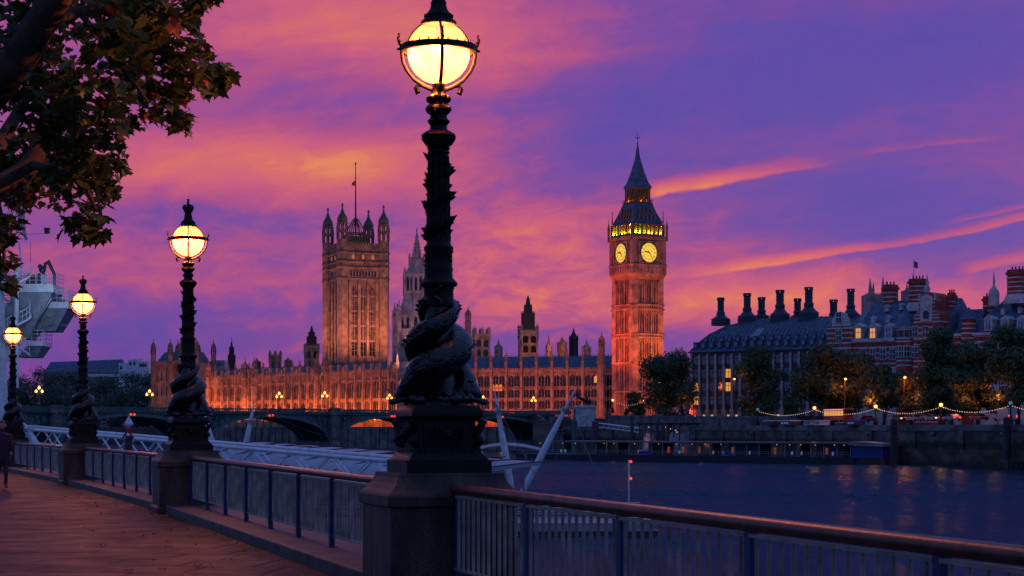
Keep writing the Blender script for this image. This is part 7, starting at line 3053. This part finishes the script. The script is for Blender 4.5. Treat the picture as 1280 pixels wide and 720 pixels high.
# slanting gangway down to it
gq = thing('access_ramp', 'pale slanting access ramp leading from the quay to the ticket halls', 'ramp', W(748, 529, 285))
m = MB()
b = W(800, 535.5, 268) - W(748, 529, 285)
m.tube([(0, 0, 0), b], .20, 6); m.tube([(0, 2.2, 0), b + Vector((0, 2.2, 0))], .20, 6)
for j in range(9):
    p = b * (j / 8)
    m.tube([p, p + Vector((0, 0, -1.0))], .07, 4); m.tube([p, p + Vector((0, 2.2, 0))], .06, 4)
m.tube([Vector((0, 0, -1.0)), b + Vector((0, 0, -1.0))], .14, 6)
m.build('truss', white_paint, gq)
# mooring piles
pl_lab = ['stout dark pile beside the slanting access ramp', 'slim dark pile left standing before the ticket halls', 'slim pile of the close pair before the ticket halls, nearer the slanting ramp', 'slim pile of the close pair before the ticket halls, farther from the ramp', 'dark pile at the far end of the ticket halls',
          'thick brown mooring pile just past the blue end block', 'thick brown mooring pile near the white van']
pl_lab[1] = 'slim dark pile standing alone before the ticket halls'
for (px, Y, yt, w_), lb in zip(((744, 258, 526, 9), (790, 256, 527, 4), (821.5, 254, 527, 4), (829.5, 254, 527, 4), (838, 262, 529, 4), (1118, 204, 523, 10.5), (1259, 190, 521, 10)), pl_lab):
    k = Y / F
    z1_ = ZZ(yt, Y) + 7.5
    t = thing('mooring_pile', lb, 'pile', Vector((XX(px, Y), K * Y, -7.5)), 0, 'mooring piles along the far bank')
    r_ = w_ * k / 2
    m = MB(); m.lathe([(r_, 0), (r_, z1_ - .5), (r_ * .92, z1_ - .15), (r_ * .4, z1_)], 12)
    m.build('shaft', mat('wet_pile', (.055, .04, .045), .6, .5, .5, stretch=(1, 1, .3)) if px > 1000 else dark_steel, t, smooth=True)
    m = MB()
    for zz in (.45, .65, .85): m.lathe([(r_ + .04, z1_ * zz), (r_ + .07, z1_ * zz + .05), (r_ + .07, z1_ * zz + .25), (r_ + .04, z1_ * zz + .3)], 12)
    m.build('iron_band', dark_steel, t)
t = thing('buoy_box', 'small dark floating fender box at the foot of the last brown pile', 'fender', Vector((XX(1268, 188), K * 188, WATER_Z)))
m = MB(); m.box(-1.4, 1.4, -1, 1, -.6, 1.3); m.box(-1.5, 1.5, -1.1, 1.1, 1.302, 1.5); m.build('box', dark_steel, t, bevel=.05)
m = MB()
for j in range(4): m.tube([(-1.2 + .8 * j, -1.06, -.4), (-1.2 + .8 * j, -1.06, 1.2)], .09, 6)
m.build('rubbing_strip', iron, t)
# kiosks and tents on the quay
kq = [(958, 974, 'closed blue kiosk with white roof nearest the ticket halls', 0), (976, 998, 'longer blue kiosk with pale roof and small lit windows', 1), (1008, 1022, 'pale lit tent next to the second embankment lamp', 2), (1024, 1032, 'white sided van-like stall on the quay', 3), (1062, 1078, 'blue flat topped stall at the end of the quay row', 4)]
for a_, b_, lb, i in kq:
    p, an = quay((a_ + b_) / 2, -.2)
    Y = p.y / K - 1.0
    t = thing('quay_kiosk', lb, 'kiosk', Vector((XX((a_ + b_) / 2, Y), K * Y, 2.35)), an + PI, 'kiosks on the quay')
    w_ = (b_ - a_) * Y / F * 1.5
    hh = ZZ(526.5, Y) - 2.35
    body = [navy_paint, navy_paint, portland, white_paint, navy_paint][i]
    m = MB(); m.box(-w_ / 2, w_ / 2, -1.2, 1.2, 0, hh); m.build('body', body, t, bevel=.05)
    m = MB(); m.box(-w_ / 2 - .2, w_ / 2 + .2, -1.4, 1.4, hh + .002, hh + .25); m.build('roof', [white_paint, white_paint, canopy_mat, white_paint, mat('kiosk_blue', (.02, .08, .4), .4, .1, 1)][i], t)
    m = MB()
    for q in range(3): m.box(-w_ / 2 + w_ * (.2 + .25 * q), -w_ / 2 + w_ * (.32 + .25 * q), -1.25, -1.203, hh * .35, hh * .75); m.box(-w_ / 2 + w_ * (.2 + .25 * q), -w_ / 2 + w_ * (.32 + .25 * q), 1.203, 1.25, hh * .35, hh * .75)
    m.build('hatch', cyan_lit if i in (1, 4) else glass_dark, t)
# green tide hut by the stairs
t = thing('tide_hut', 'small green signal hut beside the slanting mast top', 'hut', Vector((XX(718, 300), K * 300, WATER_Z)))
k = 300 / F
zt_ = lambda py: ZZ(py, 300) - WATER_Z
m = MB(); m.lathe([(3.6 * k, -1), (3.6 * k, zt_(527)), (4 * k, zt_(526.5)), (2.2 * k, zt_(523.5))], 8); m.build('hut', mat('green_hut', (.02, .16, .12), .5, .2, 1), t)
m = MB(); m.lathe([(1.3 * k, zt_(523.5)), (1.3 * k, zt_(512)), (.4 * k, zt_(511))], 8); m.build('signal_head', mat('green_hut_dark', (.015, .10, .08), .5, .2, 1), t)
# low wall plate lion mask lights on the granite wall
# ================================================================== VEHICLES ON THE EMBANKMENT ROAD
tyre = mat('tyre_rubber', (.012, .012, .012), .8, .2, 3)
tail = emit('tail_lamp', (1.0, .04, .02), 2.2)
head = emit('head_lamp', (1.0, .62, .35), 2.5)
rim_m = mat('wheel_rim', (.3, .3, .32), .35, .1, 3, metal=.6)


def wheels(t, xs, half, r):
    for x in xs:
        for s in (-1, 1):
            m = MB().at(Matrix.Translation((x, s * half, r)) @ Matrix.Rotation(PI / 2, 4, 'X'))
            m.lathe([(r * .62, -.11), (r, -.10), (r, .10), (r * .62, .11)], 14)
            w = m.build('wheel', tyre, t, smooth=True)
            m = MB().at(Matrix.Translation((x, s * half, r)) @ Matrix.Rotation(PI / 2, 4, 'X'))
            m.lathe([(r * .6, -.12), (r * .6, .12)], 10)
            m.build('rim', rim_m, w)


def car(px, Y, label, paint, rz, lights=(1, 1)):
    t = thing('parked_car' if not lights[0] else 'car', label, 'car', Vector((XX(px, Y), K * Y, 3.05)), rz, 'cars on the embankment road')
    m = MB()
    prof = [(-2.1, .35), (2.1, .35), (2.15, .7), (2.05, .92), (1.1, 1.0), (.6, 1.42), (-.9, 1.45), (-1.75, .98), (-2.12, .92), (-2.18, .6)]
    m.poly(prof, -.84, .84)
    b = m.build('body', paint, t, bevel=.08)
    m = MB()
    for s in (-1, 1):
        m.poly([(-1.5, 1.0), (.95, 1.0), (.5, 1.36), (-.85, 1.39)], s * .845 - .004, s * .845 + .004)
    m.add([(1.12, -.7, 1.03), (1.12, .7, 1.03), (.66, .66, 1.40), (.66, -.66, 1.40)], [(0, 1, 2, 3)])
    m.build('glass', glass_dark, t)
    wheels(t, (-1.3, 1.3), .78, .32)
    for s in (-1, 1):
        if lights[0]:
            m = MB(); m.box(2.12, 2.20, s * .62 - .17, s * .62 + .17, .62, .82); m.build('headlight', head, t)
        if lights[1]:
            m = MB(); m.box(-2.24, -2.14, s * .62 - .18, s * .62 + .18, .66, .88); m.build('tail_light', tail, t)
    return t


qa = ang(Q[2] - Q[1])
silver = mat('silver_paint', (.32, .30, .30), .3, .15, 2, metal=.2)
darkcar = mat('dark_car_paint', (.02, .02, .03), .3, .2, 2)
redcar = mat('red_car_paint', (.25, .03, .02), .3, .2, 2)
cars = [(1085, 236, 'dark car just past the bus under the spreading tree', darkcar, qa, (0, 1)), (1124, 226, 'dark car beside the brown pile below the small lit tree', darkcar, qa, (1, 1)),
        (1143, 222, 'pale silver car glowing red at its tail beneath the festoon bulbs', silver, qa, (0, 1)), (1167, 216, 'low grey car next to the fourth lamp post', silver, qa, (1, 1)),
        (1190, 212, 'silver car with bright headlights under the very large tree', silver, qa + PI, (1, 1)), (1224, 206, 'dark car with round red tail lights short of the white van', redcar, qa, (0, 1)),
        (974, 268, 'dark car parked in front of the office arcade', darkcar, qa, (0, 0)), (922, 282, 'small dark car at the lit arcade near the tall tree', darkcar, qa, (0, 1))]
for px, Y, lb, p, rz, li in cars: car(px, Y, lb, p, rz, li)
t = thing('delivery_van', 'pale high roofed delivery van on the embankment road by the last brown pile', 'van', Vector((XX(1256, 204), K * 204, 2.9)), qa + PI)
m = MB()
m.poly([(-2.9, .4), (2.7, .4), (2.75, 1.0), (2.2, 1.35), (1.55, 2.35), (1.2, 2.55), (-2.85, 2.6)], -.98, .98)
m.build('body', mat('van_paint', (.42, .38, .40), .35, .1, 1), t, bevel=.10)
m = MB()
for s in (-1, 1): m.poly([(1.0, 1.4), (2.0, 1.4), (1.5, 2.15), (1.0, 2.15)], s * .985 - .004, s * .985 + .004)
m.add([(2.22, -.85, 1.40), (2.22, .85, 1.40), (1.62, .8, 2.30), (1.62, -.8, 2.30)], [(0, 1, 2, 3)])
m.build('glass', glass_dark, t)
wheels(t, (-1.9, 1.8), .92, .36)
for s in (-1, 1):
    m = MB(); m.box(2.7, 2.78, s * .7 - .15, s * .7 + .15, .8, 1.0); m.build('headlight', head, t)
    m = MB(); m.box(-2.96, -2.87, s * .82 - .1, s * .82 + .1, .8, 1.3); m.build('tail_light', tail, t)
t = thing('city_bus', 'red bus with lit yellow windows halted under the spreading tree', 'bus', Vector((XX(1048, 240), K * 240, 3.0)), qa)
bl = 10.5
m = MB(); m.poly([(-bl / 2, .4), (bl / 2, .4), (bl / 2 + .05, 1.2), (bl / 2 - .1, 3.1), (-bl / 2 + .1, 3.15), (-bl / 2, 1.2)], -1.25, 1.25)
m.build('body', mat('bus_red', (.35, .025, .02), .35, .15, 1), t, bevel=.12)
for s in (-1, 1):
    for k in range(7):
        m = MB(); x = -bl / 2 + .5 + k * 1.42
        m.box(x, x + 1.25, s * 1.262 - .01, s * 1.262 + .01, 1.5, 2.55)
        m.build('window', lit_yellow, t)
m = MB()
for s in (-1, 1): m.box(-bl / 2 + .3, bl / 2 - .3, s * 1.27 - .012, s * 1.27 + .012, 2.72, 2.92)
m.build('light_band', emit('bus_light_band', (.9, .45, .6), .8), t)
m = MB(); m.box(bl / 2 + .0, bl / 2 + .06, -1.0, 1.0, 1.4, 2.8); m.build('windscreen', glass_dark, t)
wheels(t, (-3.2, 3.2), 1.14, .48)
for s in (-1, 1):
    m = MB(); m.box(-bl / 2 - .06, -bl / 2 + .02, s * .9 - .2, s * .9 + .2, .9, 1.3); m.build('tail_light', tail, t)

# ================================================================== FLOODLIGHTS AND LAMPLIGHT OF THE PLACE, AND ADDED FILL
FLOOD = (1.0, .16, .02)
# river front uplights on the terrace, hidden from this bank by the bridge
for k in range(14):
    x = (k + .5) * river.L / 14
    a = river.world(x, -6.5, .4)
    lamp('SPOT', 'terrace_uplight', a, 12500 * (.55, 1.25, .8, 1.35, .65, 1.1, .9)[k % 7], FLOOD, None, .4, river.world(x, .5, 9.5), 118, blend=.7)
for k in range(6):
    x = (k + .5) * river.L / 6
    lamp('SPOT', 'river_front_fill', river.world(x, -24, 1.0), 4500, (1.0, .20, .07), None, .5, river.world(x, 0, 19), 100, blend=.8)  # added broad fill, stands in for dusk glow on the upper walls
for k in range(10):
    x = (k + .5) * north.L / 10
    a = north.world(x, -26, 2.0)
    lamp('SPOT', 'court_uplight', a, 7600, (1.0, .15, .035), None, .5, north.world(x, 0, 13), 90, blend=.8)
# square tower, from the roofs below
nv = Vector((math.cos(vth), math.sin(vth), 0)); lv_ = Vector((-math.sin(vth), math.cos(vth), 0))
for (dirv, off2, e) in ((-lv_, 1, 34000), (-nv, 1, 24000)):
    for s in (-8, 0, 8):
        side_ = nv if dirv == -lv_ else lv_
        p = vc + dirv * (vh + 25) + side_ * s + Vector((0, 0, 31))
        lamp('SPOT', 'tower_uplight', p, e, (1.0, .25, .10), None, .15, vc + dirv * vh + side_ * s + Vector((0, 0, 56)), 100, blend=.8)
# spired tower, faint
lamp('SPOT', 'tower_uplight', cc_ + Vector((-6, -44, 26)), 36000, (1.0, .33, .18), None, .5, cc_ + Vector((0, 0, 55)), 80, blend=.8)
# clock tower: left side red, right side orange at the foot
kr = Vector((math.cos(kth), math.sin(kth), 0)); kl = Vector((-math.sin(kth), math.cos(kth), 0))
for s in (-4.5, 4.5):
    p = kc - kr * (kh + 30) + kl * s + Vector((0, 0, 22))
    lamp('SPOT', 'clock_tower_uplight', p, 60000, (1.0, .09, .010), None, .4, kc - kr * kh + kl * s + Vector((0, 0, 42)), 80, blend=.7)
    p = kc - kl * (kh + 9) + kr * 4.5 + Vector((0, 0, 9))
    lamp('SPOT', 'clock_tower_uplight', p, 11000, (1.0, .18, .02), None, .4, kc - kl * kh + kr * 4.5 + Vector((0, 0, 24)), 66, blend=.8)
    lamp('SPOT', 'clock_tower_uplight', kc - kl * (kh + 30) + kr * s + Vector((0, 0, 12)), 52000, (1.0, .14, .018), None, .4, kc - kl * kh + kr * s + Vector((0, 0, 42)), 76, blend=.8)
lamp('SPOT', 'clock_tower_uplight', kc - kr * (kh + 15) + Vector((0, 0, 5)), 15000, (1.0, .10, .012), None, .4, kc - kr * kh + Vector((0, 0, 14)), 95, blend=.8)
lamp('SPOT', 'clock_tower_uplight', kc - kl * (kh + 15) + Vector((0, 0, 5)), 12000, (1.0, .12, .012), None, .4, kc - kl * kh + Vector((0, 0, 13)), 95, blend=.8)
# belfry gallery lamps behind the arches
for a in range(4):
    for x, c in ((-5, (.9, 1.3, .05)), (-2.5, (.5, 1.5, .05)), (0, (1, .65, .05)), (2.5, (1, .55, .04)), (5, (1, .6, .04))):
        p = Matrix.Translation(kc) @ Matrix.Rotation(kth + a * PI / 2, 4, 'Z') @ Vector((x, -ch_ + 1.22, bz0 + 1.2))
        lamp('POINT', 'belfry_light', p, 420, c, None, .12)
for a in (0, 3):
    p = Matrix.Translation(kc) @ Matrix.Rotation(kth + a * PI / 2, 4, 'Z') @ Vector((0, -g0 + .65, KZ(254.5)))
    lamp('POINT', 'lantern_light', p, 160, (1, .3, .05), None, .12)
# lamps among the roofs of the north wing
for px, py, e in ((690, 446, 900), (703, 448, 700)):
    lamp('POINT', 'roof_floodlight', W(px, py, 418 if px > 600 else 452), e * 5, (1, .2, .03), None, .3)
for px, py0, Y0, py1, Y1, en in ((660, 449, 421, 420, 436, 9000), (601, 450, 421, 425, 436, 7000), (389, 458, 480, 440, 505, 9000), (585, 446, 410, 410, 420, 3500)):
    lamp('SPOT', 'roof_floodlight', W(px, py0, Y0), en, (1, .30, .15), None, .3, W(px, py1, Y1), 70, blend=.8)
for px, Y0, en, col in ((252, 478, 26000, (1, .17, .03)), (210, 478, 9000, (1, .30, .16)), (228, 474, 8000, (1, .25, .12))):
    lamp('SPOT', 'pavilion_uplight', W(px, 515, Y0), en, col, None, .4, W(px, 470, 505), 75, blend=.8)
# road lamplight on the embankment
for px, Y in ((1090, 236), (1150, 224), (1205, 212), (1250, 206), (860, 305)):
    lamp('POINT', 'road_light', (XX(px, Y), Y * K + 3, 8.0), 420, (1, .20, .04), None, .3)
lamp('SPOT', 'red_courtyard_light', (XX(856, 330), 322 * K, 6), 2500, (1, .06, .02), None, .3, (XX(850, 340), 342 * K, 9), 100)
